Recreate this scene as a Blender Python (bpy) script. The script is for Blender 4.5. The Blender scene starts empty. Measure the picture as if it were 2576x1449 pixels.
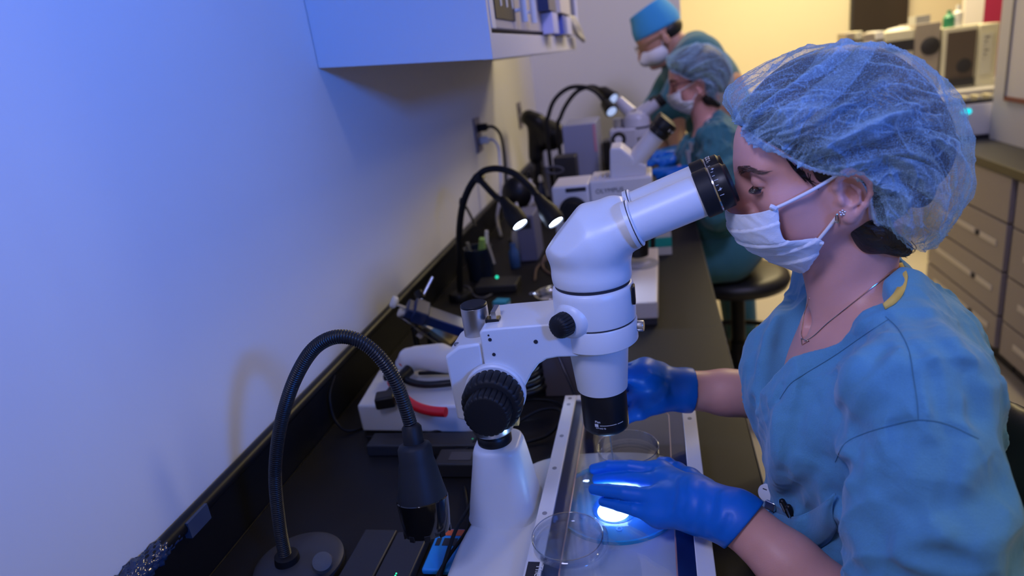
import bpy, bmesh, math, random
import numpy as np
from mathutils import Vector, Matrix

scene = bpy.context.scene
COL = scene.collection
rnd = random.Random(7)
nrg = np.random.default_rng(11)

# ------------------------------------------------------------------ camera
YAW, PITCH, ROLL, FPX = math.radians(-13.46), math.radians(-18.71), math.radians(-7.83), 1683.0
EYE = np.array([0.62, 0.0, 1.39])
_fw = np.array([math.sin(YAW) * math.cos(PITCH), math.cos(YAW) * math.cos(PITCH), math.sin(PITCH)])
_r0 = np.array([math.cos(YAW), -math.sin(YAW), 0.0])
_u0 = np.cross(_r0, _fw)
_rt = math.cos(ROLL) * _r0 + math.sin(ROLL) * _u0
_up = -math.sin(ROLL) * _r0 + math.cos(ROLL) * _u0
cam = bpy.data.cameras.new('camera')
cam.sensor_width = 36.0
cam.lens = FPX * 36.0 / 2576.0
cam.clip_start = 0.02
cam_ob = bpy.data.objects.new('camera', cam)
COL.objects.link(cam_ob)
cam_ob.matrix_world = Matrix(((_rt[0], _up[0], -_fw[0], EYE[0]), (_rt[1], _up[1], -_fw[1], EYE[1]),
                              (_rt[2], _up[2], -_fw[2], EYE[2]), (0, 0, 0, 1)))
cam.dof.use_dof = True
cam.dof.focus_distance = 0.74
cam.dof.aperture_fstop = 3.8
scene.camera = cam_ob

def at(px, py, Y):
    """point of the depth plane y=Y seen at photograph pixel (px, py)"""
    d = _fw + _rt * (px - 1288) / FPX - _up * (py - 724.5) / FPX
    return EYE + d * (Y / d[1])

def atz(px, py, Z):
    d = _fw + _rt * (px - 1288) / FPX - _up * (py - 724.5) / FPX
    return EYE + d * ((Z - EYE[2]) / d[2])

def atx(px, py, X):
    d = _fw + _rt * (px - 1288) / FPX - _up * (py - 724.5) / FPX
    return EYE + d * ((X - EYE[0]) / d[0])

# ------------------------------------------------------------------ world, exposure, lights
scene.view_settings.view_transform = 'Standard'
scene.view_settings.look = 'None'
scene.view_settings.gamma = 1.0
scene.view_settings.exposure = -0.48
scene.view_settings.use_curve_mapping = False
scene.cycles.transparent_max_bounces = 40
scene.cycles.max_bounces = 10
world = bpy.data.worlds.new('world')
scene.world = world
world.use_nodes = True
world.node_tree.nodes['Background'].inputs[0].default_value = (0.30, 0.32, 0.62, 1)
world.node_tree.nodes['Background'].inputs[1].default_value = 0.06

def area(name, loc, target, size, power, col, sy=None, spread=None):
    l = bpy.data.lights.new(name, 'AREA')
    l.energy = power
    l.color = col
    l.size = size
    if sy:
        l.shape = 'RECTANGLE'
        l.size_y = sy
    if spread:
        l.spread = math.radians(spread)
    o = bpy.data.objects.new(name, l)
    COL.objects.link(o)
    o.location = loc
    o.rotation_euler = (Vector(target) - Vector(loc)).to_track_quat('-Z', 'Y').to_euler()
    return o

def spot(name, loc, target, power, col, angle, blend=0.5, radius=0.02):
    l = bpy.data.lights.new(name, 'SPOT')
    l.energy = power
    l.color = col
    l.spot_size = math.radians(angle)
    l.spot_blend = blend
    l.shadow_soft_size = radius
    o = bpy.data.objects.new(name, l)
    COL.objects.link(o)
    o.location = loc
    o.rotation_euler = (Vector(target) - Vector(loc)).to_track_quat('-Z', 'Y').to_euler()
    return o

# saturated blue lamp on the right behind the photographer
area('blue_lamp', (1.60, -0.45, 1.75), (0.0, 0.72, 1.68), 0.22, 9.0, (0.012, 0.18, 1.0), None, 66)
# neutral downlight on the right: its cone meets the white wall just under the cabinet
spot('downlight', (1.90, 0.30, 1.875), (1.90, 0.301, 0.0), 7.5, (1.0, 0.95, 0.88), 148, 0.12, 0.22)
area('lavender_bounce_fill', (0.26, 0.0, 1.98), (0.72, 0.72, 1.10), 0.25, 1.7, (0.56, 0.58, 1.0), None, 76)  # added fill, stands in for light bounced onto the face and microscope
area('lavender_ceiling_lamp', (1.2, 1.2, 2.44), (0.35, 3.7, 1.3), 0.35, 11.0, (0.52, 0.50, 1.0), None, 110)
area('warm_wall_fill', (1.45, 3.35, 2.5), (0.2, 2.4, 1.1), 0.3, 7.0, (1.0, 0.80, 0.42), None, 120)  # added unseen light, put in to warm the wall and bench end
# warm ceiling lights of the aisle and the room behind
area('warm_ceiling_lamp', (1.9, 4.7, 2.55), (1.9, 4.9, 0.0), 1.2, 90.0, (1.0, 0.80, 0.44))
area('warm_aisle_lamp', (2.4, 0.95, 2.4), (1.0, 0.7, 1.0), 0.45, 17.0, (1.0, 0.88, 0.56))

# ------------------------------------------------------------------ materials
def lin(c):
    return tuple((x / 12.92 if x <= 0.04045 else ((x + 0.055) / 1.055) ** 2.4) for x in c)

MATS = {}
def mat(name, col, rough=0.5, metal=0.0, spec=0.5, var=0.0, vscale=8.0, bump=0.0, bscale=60.0, emis=None, estr=0.0,
        coat=0.0, sheen=0.0, sss=0.0, aniso=None):
    if name in MATS:
        return MATS[name]
    m = bpy.data.materials.new(name)
    m.use_nodes = True
    nt = m.node_tree
    b = nt.nodes['Principled BSDF']
    b.inputs['Base Color'].default_value = (*col, 1)
    b.inputs['Roughness'].default_value = rough
    b.inputs['Metallic'].default_value = metal
    b.inputs['Specular IOR Level'].default_value = spec
    b.inputs['Coat Weight'].default_value = coat
    b.inputs['Sheen Weight'].default_value = sheen
    if sss:
        b.inputs['Subsurface Weight'].default_value = sss
        b.inputs['Subsurface Radius'].default_value = (0.012, 0.005, 0.003)
        b.inputs['Subsurface Scale'].default_value = 0.6
    tc = nt.nodes.new('ShaderNodeTexCoord')
    if var > 0:
        n = nt.nodes.new('ShaderNodeTexNoise')
        n.inputs['Scale'].default_value = vscale
        n.inputs['Detail'].default_value = 5
        nt.links.new(tc.outputs['Object'], n.inputs['Vector'])
        mx = nt.nodes.new('ShaderNodeMixRGB')
        mx.inputs[1].default_value = (*[c * (1 - var) for c in col], 1)
        mx.inputs[2].default_value = (*[min(1, c * (1 + var)) for c in col], 1)
        nt.links.new(n.outputs['Fac'], mx.inputs[0])
        nt.links.new(mx.outputs[0], b.inputs['Base Color'])
    if bump > 0:
        n = nt.nodes.new('ShaderNodeTexNoise')
        n.inputs['Scale'].default_value = bscale
        n.inputs['Detail'].default_value = 4
        nt.links.new(tc.outputs['Object'], n.inputs['Vector'])
        bp = nt.nodes.new('ShaderNodeBump')
        bp.inputs['Strength'].default_value = bump
        bp.inputs['Distance'].default_value = 0.002
        nt.links.new(n.outputs['Fac'], bp.inputs['Height'])
        nt.links.new(bp.outputs[0], b.inputs['Normal'])
    if emis:
        b.inputs['Emission Color'].default_value = (*emis, 1)
        b.inputs['Emission Strength'].default_value = estr
    MATS[name] = m
    return m

def glassy(name, col=(0.9, 0.95, 1.0), clear=0.8, rough=0.03):
    """thin clear plastic / pane: mostly see-through with a glossy fresnel skin"""
    if name in MATS:
        return MATS[name]
    m = bpy.data.materials.new(name)
    m.use_nodes = True
    nt = m.node_tree
    nt.nodes.clear()
    out = nt.nodes.new('ShaderNodeOutputMaterial')
    tr = nt.nodes.new('ShaderNodeBsdfTransparent')
    tr.inputs[0].default_value = (*col, 1)
    gl = nt.nodes.new('ShaderNodeBsdfGlossy')
    gl.inputs['Roughness'].default_value = rough
    fr = nt.nodes.new('ShaderNodeLayerWeight')
    fr.inputs['Blend'].default_value = 0.5
    pw = nt.nodes.new('ShaderNodeMath')
    pw.operation = 'POWER'
    pw.inputs[1].default_value = 3.2
    mul = nt.nodes.new('ShaderNodeMath')
    mul.operation = 'MULTIPLY_ADD'
    mul.inputs[1].default_value = 0.95
    mul.inputs[2].default_value = max(0.05, 1.0 - clear - 0.05)
    nt.links.new(fr.outputs['Facing'], pw.inputs[0])
    nt.links.new(pw.outputs[0], mul.inputs[0])
    mix = nt.nodes.new('ShaderNodeMixShader')
    nt.links.new(mul.outputs[0], mix.inputs[0])
    nt.links.new(tr.outputs[0], mix.inputs[1])
    nt.links.new(gl.outputs[0], mix.inputs[2])
    nt.links.new(mix.outputs[0], out.inputs[0])
    MATS[name] = m
    return m

# ------------------------------------------------------------------ object helpers
def tag(o, label=None, cat=None, group=None, kind=None):
    if label: o['label'] = label
    if cat: o['category'] = cat
    if group: o['group'] = group
    if kind: o['kind'] = kind
    return o

def thing(name, label, cat, loc=(0, 0, 0), group=None):
    o = bpy.data.objects.new(name, None)
    o.empty_display_size = 0.02
    COL.objects.link(o)
    o.location = tuple(float(v) for v in loc)
    return tag(o, label, cat, group)

def wloc(o):
    l = Vector(o.location)
    while o.parent:
        l = o.parent.location + l
        o = o.parent
    return l

def link_mesh(name, me, m, parent=None, label=None):
    o = bpy.data.objects.new(name, me)
    COL.objects.link(o)
    if m:
        me.materials.append(m)
    if parent:
        o.parent = parent
        o.matrix_parent_inverse = Matrix.Translation(-wloc(parent)) if parent.type == 'EMPTY' else Matrix.Identity(4)
    if label:
        o['label'] = label
    return o

def sharpen(me, ang=38):
    bm = bmesh.new()
    bm.from_mesh(me)
    a = math.radians(ang)
    for f in bm.faces:
        f.smooth = True
    for e in bm.edges:
        if len(e.link_faces) == 2 and e.calc_face_angle(0) > a:
            e.smooth = False
    bm.to_mesh(me)
    bm.free()

def basis(ax):
    ax = np.asarray(ax, float)
    ax = ax / np.linalg.norm(ax)
    t = np.array([0, 0, 1.0]) if abs(ax[2]) < 0.9 else np.array([1.0, 0, 0])
    u = np.cross(t, ax)
    u /= np.linalg.norm(u)
    return u, np.cross(ax, u), ax

class MB:
    def __init__(s):
        s.v = []
        s.f = []
    def add(s, vs, fs):
        n = len(s.v)
        s.v.extend([tuple(float(c) for c in p) for p in vs])
        s.f.extend([tuple(i + n for i in f) for f in fs])
        return s
    def box(s, lo, hi):
        x0, y0, z0 = lo
        x1, y1, z1 = hi
        return s.add([(x0, y0, z0), (x1, y0, z0), (x1, y1, z0), (x0, y1, z0), (x0, y0, z1), (x1, y0, z1), (x1, y1, z1), (x0, y1, z1)],
                     [(0, 3, 2, 1), (4, 5, 6, 7), (0, 1, 5, 4), (1, 2, 6, 5), (2, 3, 7, 6), (3, 0, 4, 7)])
    def obox(s, c, ax, ay, az, h):
        """oriented box: centre, three unit axes, three half sizes"""
        c = np.asarray(c, float)
        A = [np.asarray(a, float) / np.linalg.norm(a) * hh for a, hh in zip((ax, ay, az), h)]
        vs = [c + sx * A[0] + sy * A[1] + sz * A[2] for sz in (-1, 1) for sx, sy in ((-1, -1), (1, -1), (1, 1), (-1, 1))]
        return s.add(vs, [(0, 3, 2, 1), (4, 5, 6, 7), (0, 1, 5, 4), (1, 2, 6, 5), (2, 3, 7, 6), (3, 0, 4, 7)])
    def lathe(s, p, ax, prof, n=40, u=None):
        """prof: (radius, height along ax) list; caps closed when the radius is not 0"""
        if u is None:
            u, w, ax = basis(ax)
        else:
            ax = np.asarray(ax, float) / np.linalg.norm(ax)
            u = np.asarray(u, float)
            u = u - ax * (u @ ax)
            u /= np.linalg.norm(u)
            w = np.cross(ax, u)
        p = np.asarray(p, float)
        th = np.arange(n) * 2 * math.pi / n
        vs = []
        for r, h in prof:
            r = max(r, 1e-5)
            for t in th:
                vs.append(p + ax * h + (u * math.cos(t) + w * math.sin(t)) * r)
        fs = []
        for i in range(len(prof) - 1):
            for j in range(n):
                k = (j + 1) % n
                fs.append((i * n + j, i * n + k, (i + 1) * n + k, (i + 1) * n + j))
        fs.append(tuple(range(n - 1, -1, -1)))
        fs.append(tuple((len(prof) - 1) * n + j for j in range(n)))
        return s.add(vs, fs)
    def cyl(s, p0, p1, r0, r1=None, n=32, ch=0.0):
        p0 = np.asarray(p0, float)
        p1 = np.asarray(p1, float)
        r1 = r0 if r1 is None else r1
        L = np.linalg.norm(p1 - p0)
        if ch:
            pr = [(r0 - ch, 0), (r0 - ch * .3, ch * .3), (r0, ch), (r1, L - ch), (r1 - ch * .3, L - ch * .3), (r1 - ch, L)]
        else:
            pr = [(r0, 0), (r1, L)]
        return s.lathe(p0, p1 - p0, pr, n)
    def knurl(s, p, ax, prof, n=24, depth=0.06):
        """lathe with n rounded flutes around it"""
        u, w, ax = basis(ax)
        p = np.asarray(p, float)
        N = n * 6
        vs = []
        for r, h, k in prof:
            for j in range(N):
                t = j * 2 * math.pi / N
                rr = r * (1 - k * depth * max(0, math.cos(t * n)) ** 3)
                vs.append(p + ax * h + (u * math.cos(t) + w * math.sin(t)) * rr)
        fs = []
        for i in range(len(prof) - 1):
            for j in range(N):
                q = (j + 1) % N
                fs.append((i * N + j, i * N + q, (i + 1) * N + q, (i + 1) * N + j))
        fs.append(tuple(range(N - 1, -1, -1)))
        fs.append(tuple((len(prof) - 1) * N + j for j in range(N)))
        return s.add(vs, fs)
    def tube(s, path, r, n=14, caps=True):
        P = np.asarray(path, float)
        m = len(P)
        R = np.full(m, r, float) if np.isscalar(r) else np.asarray(r, float)
        T = np.gradient(P, axis=0)
        T /= np.linalg.norm(T, axis=1)[:, None] + 1e-12
        u = basis(T[0])[0]
        vs = []
        for i in range(m):
            u = u - T[i] * (u @ T[i])
            u /= np.linalg.norm(u)
            w = np.cross(T[i], u)
            for j in range(n):
                t = 2 * math.pi * j / n
                vs.append(P[i] + (u * math.cos(t) + w * math.sin(t)) * R[i])
        fs = []
        for i in range(m - 1):
            for j in range(n):
                k = (j + 1) % n
                fs.append((i * n + j, i * n + k, (i + 1) * n + k, (i + 1) * n + j))
        if caps:
            fs.append(tuple(range(n - 1, -1, -1)))
            fs.append(tuple((m - 1) * n + j for j in range(n)))
        return s.add(vs, fs)
    def prism(s, poly, d):
        """closed planar polygon of 3-D points, extruded by the vector d"""
        P = [np.asarray(p, float) for p in poly]
        d = np.asarray(d, float)
        n = len(P)
        fs = [tuple(range(n - 1, -1, -1)), tuple(range(n, 2 * n))]
        for i in range(n):
            j = (i + 1) % n
            fs.append((i, j, n + j, n + i))
        return s.add(P + [p + d for p in P], fs)
    def loft(s, rings, caps=True):
        n = len(rings[0])
        vs = [p for r in rings for p in r]
        fs = []
        for i in range(len(rings) - 1):
            for j in range(n):
                k = (j + 1) % n
                fs.append((i * n + j, i * n + k, (i + 1) * n + k, (i + 1) * n + j))
        if caps:
            fs.append(tuple(range(n - 1, -1, -1)))
            fs.append(tuple((len(rings) - 1) * n + j for j in range(n)))
        return s.add(vs, fs)
    def ball(s, c, r, n=20, sq=(1, 1, 1)):
        pr = [(math.sin(t) , -math.cos(t)) for t in np.linspace(0, math.pi, n // 2 + 1)]
        a = MB().lathe((0, 0, 0), (0, 0, 1), pr, n)
        r = np.asarray(sq, float) * r
        return s.add([np.asarray(p) * r + np.asarray(c, float) for p in a.v], a.f)
    def build(s, name, m, parent=None, label=None, ang=38, bevel=0.0, seg=2):
        me = bpy.data.meshes.new(name)
        v = s.v
        if parent is not None and parent.type != 'EMPTY':
            pass
        me.from_pydata(v, [], s.f)
        bm = bmesh.new()
        bm.from_mesh(me)
        bmesh.ops.recalc_face_normals(bm, faces=bm.faces)
        bm.to_mesh(me)
        bm.free()
        sharpen(me, ang)
        o = link_mesh(name, me, m, parent, label)
        if bevel:
            b = o.modifiers.new('bevel', 'BEVEL')
            b.width = bevel
            b.segments = seg
            b.limit_method = 'ANGLE'
            b.angle_limit = math.radians(30)
            b.use_clamp_overlap = True
        return o

def spline(pts, n=12, closed=False):
    """Catmull-Rom through the points"""
    P = [np.asarray(p, float) for p in pts]
    if closed:
        P = [P[-1]] + P + [P[0], P[1]]
    else:
        P = [2 * P[0] - P[1]] + P + [2 * P[-1] - P[-2]]
    out = []
    for i in range(1, len(P) - 2):
        a, b, c, d = P[i - 1:i + 3]
        for k in range(n):
            t = k / n
            out.append(0.5 * ((2 * b) + (c - a) * t + (2 * a - 5 * b + 4 * c - d) * t * t + (3 * b - a - 3 * c + d) * t ** 3))
    if not closed:
        out.append(P[-2])
    return np.array(out)

def rrect(w, h, r, n=6):
    """rounded rectangle outline in 2-D, centred"""
    out = []
    for cx, cy, a0 in ((w - r, h - r, 0), (-w + r, h - r, 90), (-w + r, -h + r, 180), (w - r, -h + r, 270)):
        for k in range(n + 1):
            a = math.radians(a0 + 90 * k / n)
            out.append((cx + r * math.cos(a), cy + r * math.sin(a)))
    return out

def copy_thing(root, loc, label=None, group=None):
    c = root.copy()
    COL.objects.link(c)
    c.location = loc
    if label: c['label'] = label
    if group: c['group'] = group
    for ch in root.children:
        d = ch.copy()
        COL.objects.link(d)
        d.parent = c
        d.matrix_parent_inverse = ch.matrix_parent_inverse.copy()
        for g in ch.children:
            e = g.copy()
            COL.objects.link(e)
            e.parent = d
            e.matrix_parent_inverse = g.matrix_parent_inverse.copy()
    return c

def lettering(name, txt, p, right, up, size, m, parent, depth=0.0002, align='LEFT'):
    """raised letters standing on a surface"""
    cu = bpy.data.curves.new(name, 'FONT')
    cu.body = txt
    cu.size = size
    cu.extrude = depth
    cu.align_x = align
    t = bpy.data.objects.new(name, cu)
    COL.objects.link(t)
    bpy.context.view_layer.update()
    me = bpy.data.meshes.new_from_object(t.evaluated_get(bpy.context.evaluated_depsgraph_get()))
    bpy.data.objects.remove(t)
    me.materials.clear()
    me.materials.append(m)
    o = bpy.data.objects.new(name, me)
    COL.objects.link(o)
    r = Vector(right).normalized()
    n = r.cross(Vector(up)).normalized()
    u = n.cross(r)
    M = Matrix(((r.x, u.x, n.x, p[0]), (r.y, u.y, n.y, p[1]), (r.z, u.z, n.z, p[2]), (0, 0, 0, 1)))
    o.parent = parent
    o.matrix_parent_inverse = Matrix.Translation(-wloc(parent)) if parent.type == 'EMPTY' else Matrix.Identity(4)
    o.matrix_basis = M
    return o

# ------------------------------------------------------------------ signed-distance bodies
class Field:
    """distance field on a grid; shapes are blended in, then skinned with surface nets"""
    def __init__(s, lo, hi, h):
        s.lo = np.asarray(lo, float)
        s.h = h
        s.n = np.ceil((np.asarray(hi, float) - s.lo) / h).astype(int) + 1
        s.D = np.full(s.n, 0.2, np.float32)
    def sub(s, lo, hi):
        a = np.clip(np.floor((np.asarray(lo) - s.lo) / s.h).astype(int), 0, s.n)
        b = np.clip(np.ceil((np.asarray(hi) - s.lo) / s.h).astype(int) + 1, 0, s.n)
        if np.any(b <= a):
            return None
        ax = [(s.lo[i] + np.arange(a[i], b[i]) * s.h).astype(np.float32) for i in range(3)]
        X, Y, Z = np.meshgrid(*ax, indexing='ij', sparse=True)
        return (slice(a[0], b[0]), slice(a[1], b[1]), slice(a[2], b[2])), X, Y, Z
    def put(s, lo, hi, fn, k=0.01, mode='add'):
        m = k + 4 * s.h + 0.006
        r = s.sub(np.asarray(lo) - m, np.asarray(hi) + m)
        if r is None:
            return s
        sl, X, Y, Z = r
        d = fn(X, Y, Z).astype(np.float32)
        a = s.D[sl]
        if mode == 'add':
            hh = np.clip(0.5 + 0.5 * (a - d) / k, 0, 1)
            s.D[sl] = a + (d - a) * hh - k * hh * (1 - hh)
        elif mode == 'cut':
            d = -d
            hh = np.clip(0.5 - 0.5 * (a - d) / k, 0, 1)
            s.D[sl] = a + (d - a) * hh + k * hh * (1 - hh)
        else:
            s.D[sl] = a + d
        return s
    def cone(s, a, b, ra, rb, k=0.01, mode='add'):
        a = np.asarray(a, float)
        b = np.asarray(b, float)
        ba = b - a
        L2 = ba @ ba + 1e-12
        def fn(X, Y, Z):
            t = np.clip(((X - a[0]) * ba[0] + (Y - a[1]) * ba[1] + (Z - a[2]) * ba[2]) / L2, 0, 1)
            return np.sqrt((X - a[0] - ba[0] * t) ** 2 + (Y - a[1] - ba[1] * t) ** 2 + (Z - a[2] - ba[2] * t) ** 2) - (ra + (rb - ra) * t)
        R = max(ra, rb)
        return s.put(np.minimum(a, b) - R, np.maximum(a, b) + R, fn, k, mode)
    def chain(s, pts, rs, k=0.008, mode='add'):
        for i in range(len(pts) - 1):
            s.cone(pts[i], pts[i + 1], rs[i], rs[i + 1], k, mode)
        return s
    def ell(s, c, r, axes=None, k=0.01, mode='add'):
        c = np.asarray(c, float)
        r = np.asarray(r, float)
        A = np.eye(3) if axes is None else np.array([np.asarray(a, float) / np.linalg.norm(a) for a in axes])
        def fn(X, Y, Z):
            q = [(X - c[0]) * A[i][0] + (Y - c[1]) * A[i][1] + (Z - c[2]) * A[i][2] for i in range(3)]
            k0 = np.sqrt(sum((q[i] / r[i]) ** 2 for i in range(3)))
            k1 = np.sqrt(sum((q[i] / r[i] ** 2) ** 2 for i in range(3))) + 1e-9
            return k0 * (k0 - 1) / k1
        e = np.sqrt(((A * r[:, None]) ** 2).sum(0))
        return s.put(c - e, c + e, fn, k, mode)
    def crease(s, pts, amt, w, n=8):
        """groove (amt>0) or ridge (amt<0) along a polyline"""
        P = spline(pts, n) if len(pts) > 2 else np.asarray(pts, float)
        lo = P.min(0) - 3 * w
        hi = P.max(0) + 3 * w
        r = s.sub(lo, hi)
        if r is None:
            return s
        sl, X, Y, Z = r
        best = None
        for i in range(len(P) - 1):
            a = P[i]
            ba = P[i + 1] - a
            t = np.clip(((X - a[0]) * ba[0] + (Y - a[1]) * ba[1] + (Z - a[2]) * ba[2]) / (ba @ ba + 1e-12), 0, 1)
            d = (X - a[0] - ba[0] * t) ** 2 + (Y - a[1] - ba[1] * t) ** 2 + (Z - a[2] - ba[2] * t) ** 2
            best = d if best is None else np.minimum(best, d)
        s.D[sl] += (amt * np.exp(-best / (w * w))).astype(np.float32)
        return s
    def skin(s, smooth=2):
        D = s.D
        S = D < 0
        nx, ny, nz = D.shape
        off = [(i, j, k) for i in (0, 1) for j in (0, 1) for k in (0, 1)]
        cnt = np.zeros((nx - 1, ny - 1, nz - 1), np.int8)
        for i, j, k in off:
            cnt += S[i:nx - 1 + i, j:ny - 1 + j, k:nz - 1 + k]
        act = (cnt > 0) & (cnt < 8)
        I = np.argwhere(act)
        idx = np.full(act.shape, -1, np.int64)
        idx[act] = np.arange(len(I))
        pos = np.zeros((len(I), 3))
        num = np.zeros(len(I))
        for a in off:
            for ax in range(3):
                if a[ax]:
                    continue
                b = list(a)
                b[ax] = 1
                da = D[I[:, 0] + a[0], I[:, 1] + a[1], I[:, 2] + a[2]]
                db = D[I[:, 0] + b[0], I[:, 1] + b[1], I[:, 2] + b[2]]
                m = (da < 0) != (db < 0)
                t = np.where(m, da / np.where(m, da - db, 1), 0)
                p = np.tile(np.array(a, float), (len(I), 1))
                p[:, ax] += t
                pos[m] += p[m]
                num[m] += 1
        V = s.lo + (I + pos / num[:, None]) * s.h
        F = []
        for ax in range(3):
            sl0 = [slice(1, -1)] * 3
            sl0[ax] = slice(0, -1)
            sl1 = [slice(1, -1)] * 3
            sl1[ax] = slice(1, None)
            A, B = S[tuple(sl0)], S[tuple(sl1)]
            E = np.argwhere(A != B)
            fl = A[tuple(E.T)]
            base = E + 1
            base[:, ax] -= 1
            u, v = [(1, 2), (2, 0), (0, 1)][ax]
            def at_(du, dv):
                q = base.copy()
                q[:, u] -= du
                q[:, v] -= dv
                return idx[q[:, 0], q[:, 1], q[:, 2]]
            q = np.stack([at_(1, 1), at_(0, 1), at_(0, 0), at_(1, 0)], 1)
            q[~fl] = q[~fl][:, ::-1]
            F.append(q)
        F = np.concatenate(F)
        F = F[(F >= 0).all(1)]
        for _ in range(smooth):
            acc = np.zeros_like(V)
            n = np.zeros(len(V))
            for i in range(4):
                a, b = F[:, i], F[:, (i + 1) % 4]
                np.add.at(acc, a, V[b])
                np.add.at(acc, b, V[a])
                np.add.at(n, a, 1)
                np.add.at(n, b, 1)
            V = V * 0.5 + 0.5 * acc / np.maximum(n, 1)[:, None]
        return V, F

def mesh_np(name, V, F, m, parent=None, label=None):
    me = bpy.data.meshes.new(name)
    me.vertices.add(len(V))
    me.vertices.foreach_set('co', np.asarray(V, np.float32).ravel())
    nf = len(F)
    F = np.asarray(F)
    k = F.shape[1]
    me.loops.add(nf * k)
    me.loops.foreach_set('vertex_index', F.ravel().astype(np.int32))
    me.polygons.add(nf)
    me.polygons.foreach_set('loop_start', np.arange(0, nf * k, k, dtype=np.int32))
    me.polygons.foreach_set('loop_total', np.full(nf, k, np.int32))
    me.polygons.foreach_set('use_smooth', np.ones(nf, bool))
    me.update(calc_edges=True)
    me.validate()
    return link_mesh(name, me, m, parent, label)

# ================================================================== ROOM
BENCH = 0.80
m_wall = mat('white_plaster', (0.74, 0.74, 0.76), 0.75, var=0.03, vscale=3, bump=0.06, bscale=180)
m_cream = mat('cream_plaster', (0.78, 0.72, 0.55), 0.8, var=0.03, vscale=2)
m_floor = mat('vinyl_floor', (0.55, 0.50, 0.42), 0.45, var=0.05, vscale=5)
m_ceil = mat('ceiling_white', (0.8, 0.8, 0.8), 0.9)
m_black_lam = mat('black_laminate', (0.014, 0.013, 0.014), 0.5, spec=0.2, var=0.25, vscale=300, bump=0.05, bscale=900)
m_splash = mat('black_resin', (0.005, 0.006, 0.009), 0.38, spec=.3, bump=0.03, bscale=25)
m_grey_panel = mat('grey_white_panel', (0.60, 0.60, 0.66), 0.55)
m_steel = mat('painted_taupe_steel', (0.30, 0.262, 0.26), 0.45)
m_steel_d = mat('taupe_steel_recess', (0.20, 0.175, 0.175), 0.5)
m_blackp = mat('black_plastic', (0.007, 0.007, 0.009), 0.40, spec=.35)
m_rubber = mat('black_rubber', (0.007, 0.007, 0.009), 0.55, spec=.3)
m_white = mat('white_enamel', (0.68, 0.69, 0.71), 0.36, bump=0.05, bscale=500)
m_chrome = mat('polished_metal', (0.72, 0.72, 0.74), 0.16, metal=1.0)
m_satin = mat('satin_metal', (0.55, 0.54, 0.54), 0.34, metal=1.0)
m_whitep = mat('white_plastic', (0.80, 0.80, 0.82), 0.4)
m_print = mat('white_print', (0.75, 0.75, 0.75), 0.6)
m_ink = mat('dark_ink', (0.02, 0.02, 0.03), 0.6)
m_navy = mat('navy_anodised', (0.010, 0.028, 0.12), 0.3, spec=0.6)

def struct(name, mb, m, bevel=0.0, seg=2):
    o = mb.build(name, m, bevel=bevel, seg=seg)
    o['kind'] = 'structure'
    return o

struct('floor', MB().box((-0.2, -1.8, -0.1), (4.6, 6.4, 0.0)), m_floor)
struct('ceiling', MB().box((-0.2, -1.8, 2.7), (4.6, 6.4, 2.8)), m_ceil)
struct('wall_left', MB().box((-0.15, -1.8, 0.0), (0.0, 3.88, 2.7)), m_wall)
XB = at(1713, 60, 3.73)[0]
struct('wall_back', MB().box((0.0, 3.73, 0.0), (XB, 3.88, 2.7)), m_wall)
struct('wall_far', MB().box((XB - 0.2, 6.2, 0.0), (4.6, 6.35, 2.7)), m_cream)
struct('wall_far_return', MB().box((XB - 0.12, 3.88, 0.0), (XB, 6.2, 2.7)), m_cream)
struct('wall_right', MB().box((4.5, -1.8, 0.0), (4.6, 6.2, 2.7)), m_cream)
struct('wall_front', MB().box((-0.15, -1.8, 0.0), (4.6, -1.7, 2.7)), m_wall)
# black splashback against the wall: straight board with a rounded top roll
sp = MB()
sp.box((0.0, -0.6, BENCH), (0.012, 3.73, 0.888))
sp.tube([(0.010, y, 0.890) for y in np.linspace(-0.6, 3.73, 30)], 0.0105, 12)
struct('trim_1', sp, m_splash)
bn = MB().box((0.0125, -0.6, BENCH - 0.035), (0.737, 3.7285, BENCH))
b_ob = tag(bn.build('lab_bench', m_black_lam, bevel=0.002), 'long black laminate workbench top along the white wall', 'bench')
for y in (-0.58, 0.25, 1.25, 2.3, 3.55):
    MB().box((0.03, y, 0.0), (0.66, y + 0.03, BENCH - 0.035)).build('support_panel', m_grey_panel, b_ob)
MB().box((0.737, -0.6, BENCH - 0.033), (0.7385, 3.7285, BENCH - 0.001)).build('edge_band', mat('grey_edge_band', (0.045, 0.045, 0.05), 0.6), b_ob)
MB().box((0.02, 1.370, BENCH), (0.735, 1.3712, BENCH + 0.0002)).build('joint', m_ink, b_ob)
# crumpled glossy foil bunched on the splashback near the camera
V, F = [], []
nu, nv = 60, 22
for i in range(nu):
    for j in range(nv):
        y = 0.37 + 0.22 * i / (nu - 1)
        a = -0.6 + 3.0 * j / (nv - 1)
        r = 0.016 + 0.0035 * math.sin(i * 0.9 + j * 0.7) * math.sin(j * 0.8 + i * 0.23) + 0.002 * math.sin(i * 1.7 - j)
        r *= 0.45 + 0.55 * min(1, (nu - 1 - i) / 22)
        V.append((0.010 + r * math.cos(a), y, 0.888 + r * math.sin(a) * (1.0 if a < 1.57 else 1.0)))
for i in range(nu - 1):
    for j in range(nv - 1):
        F.append((i * nv + j, i * nv + j + 1, (i + 1) * nv + j + 1, (i + 1) * nv + j))
tape = tag(mesh_np('foil_wrap', V, F, mat('glossy_black_foil', (0.01, 0.03, 0.09), 0.12, spec=0.9)),
           'crumpled shiny dark tape bunched over the splashback edge, bottom left', 'tape')
sm = tape.modifiers.new('thickness', 'SOLIDIFY')
sm.thickness = 0.0006
MB().box((0.0125, 0.595, 0.874), (0.0222, 0.635, 0.8965)).build('tape_patch', mat('clear_tape', (0.05, 0.07, 0.12), 0.2), tape)

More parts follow.
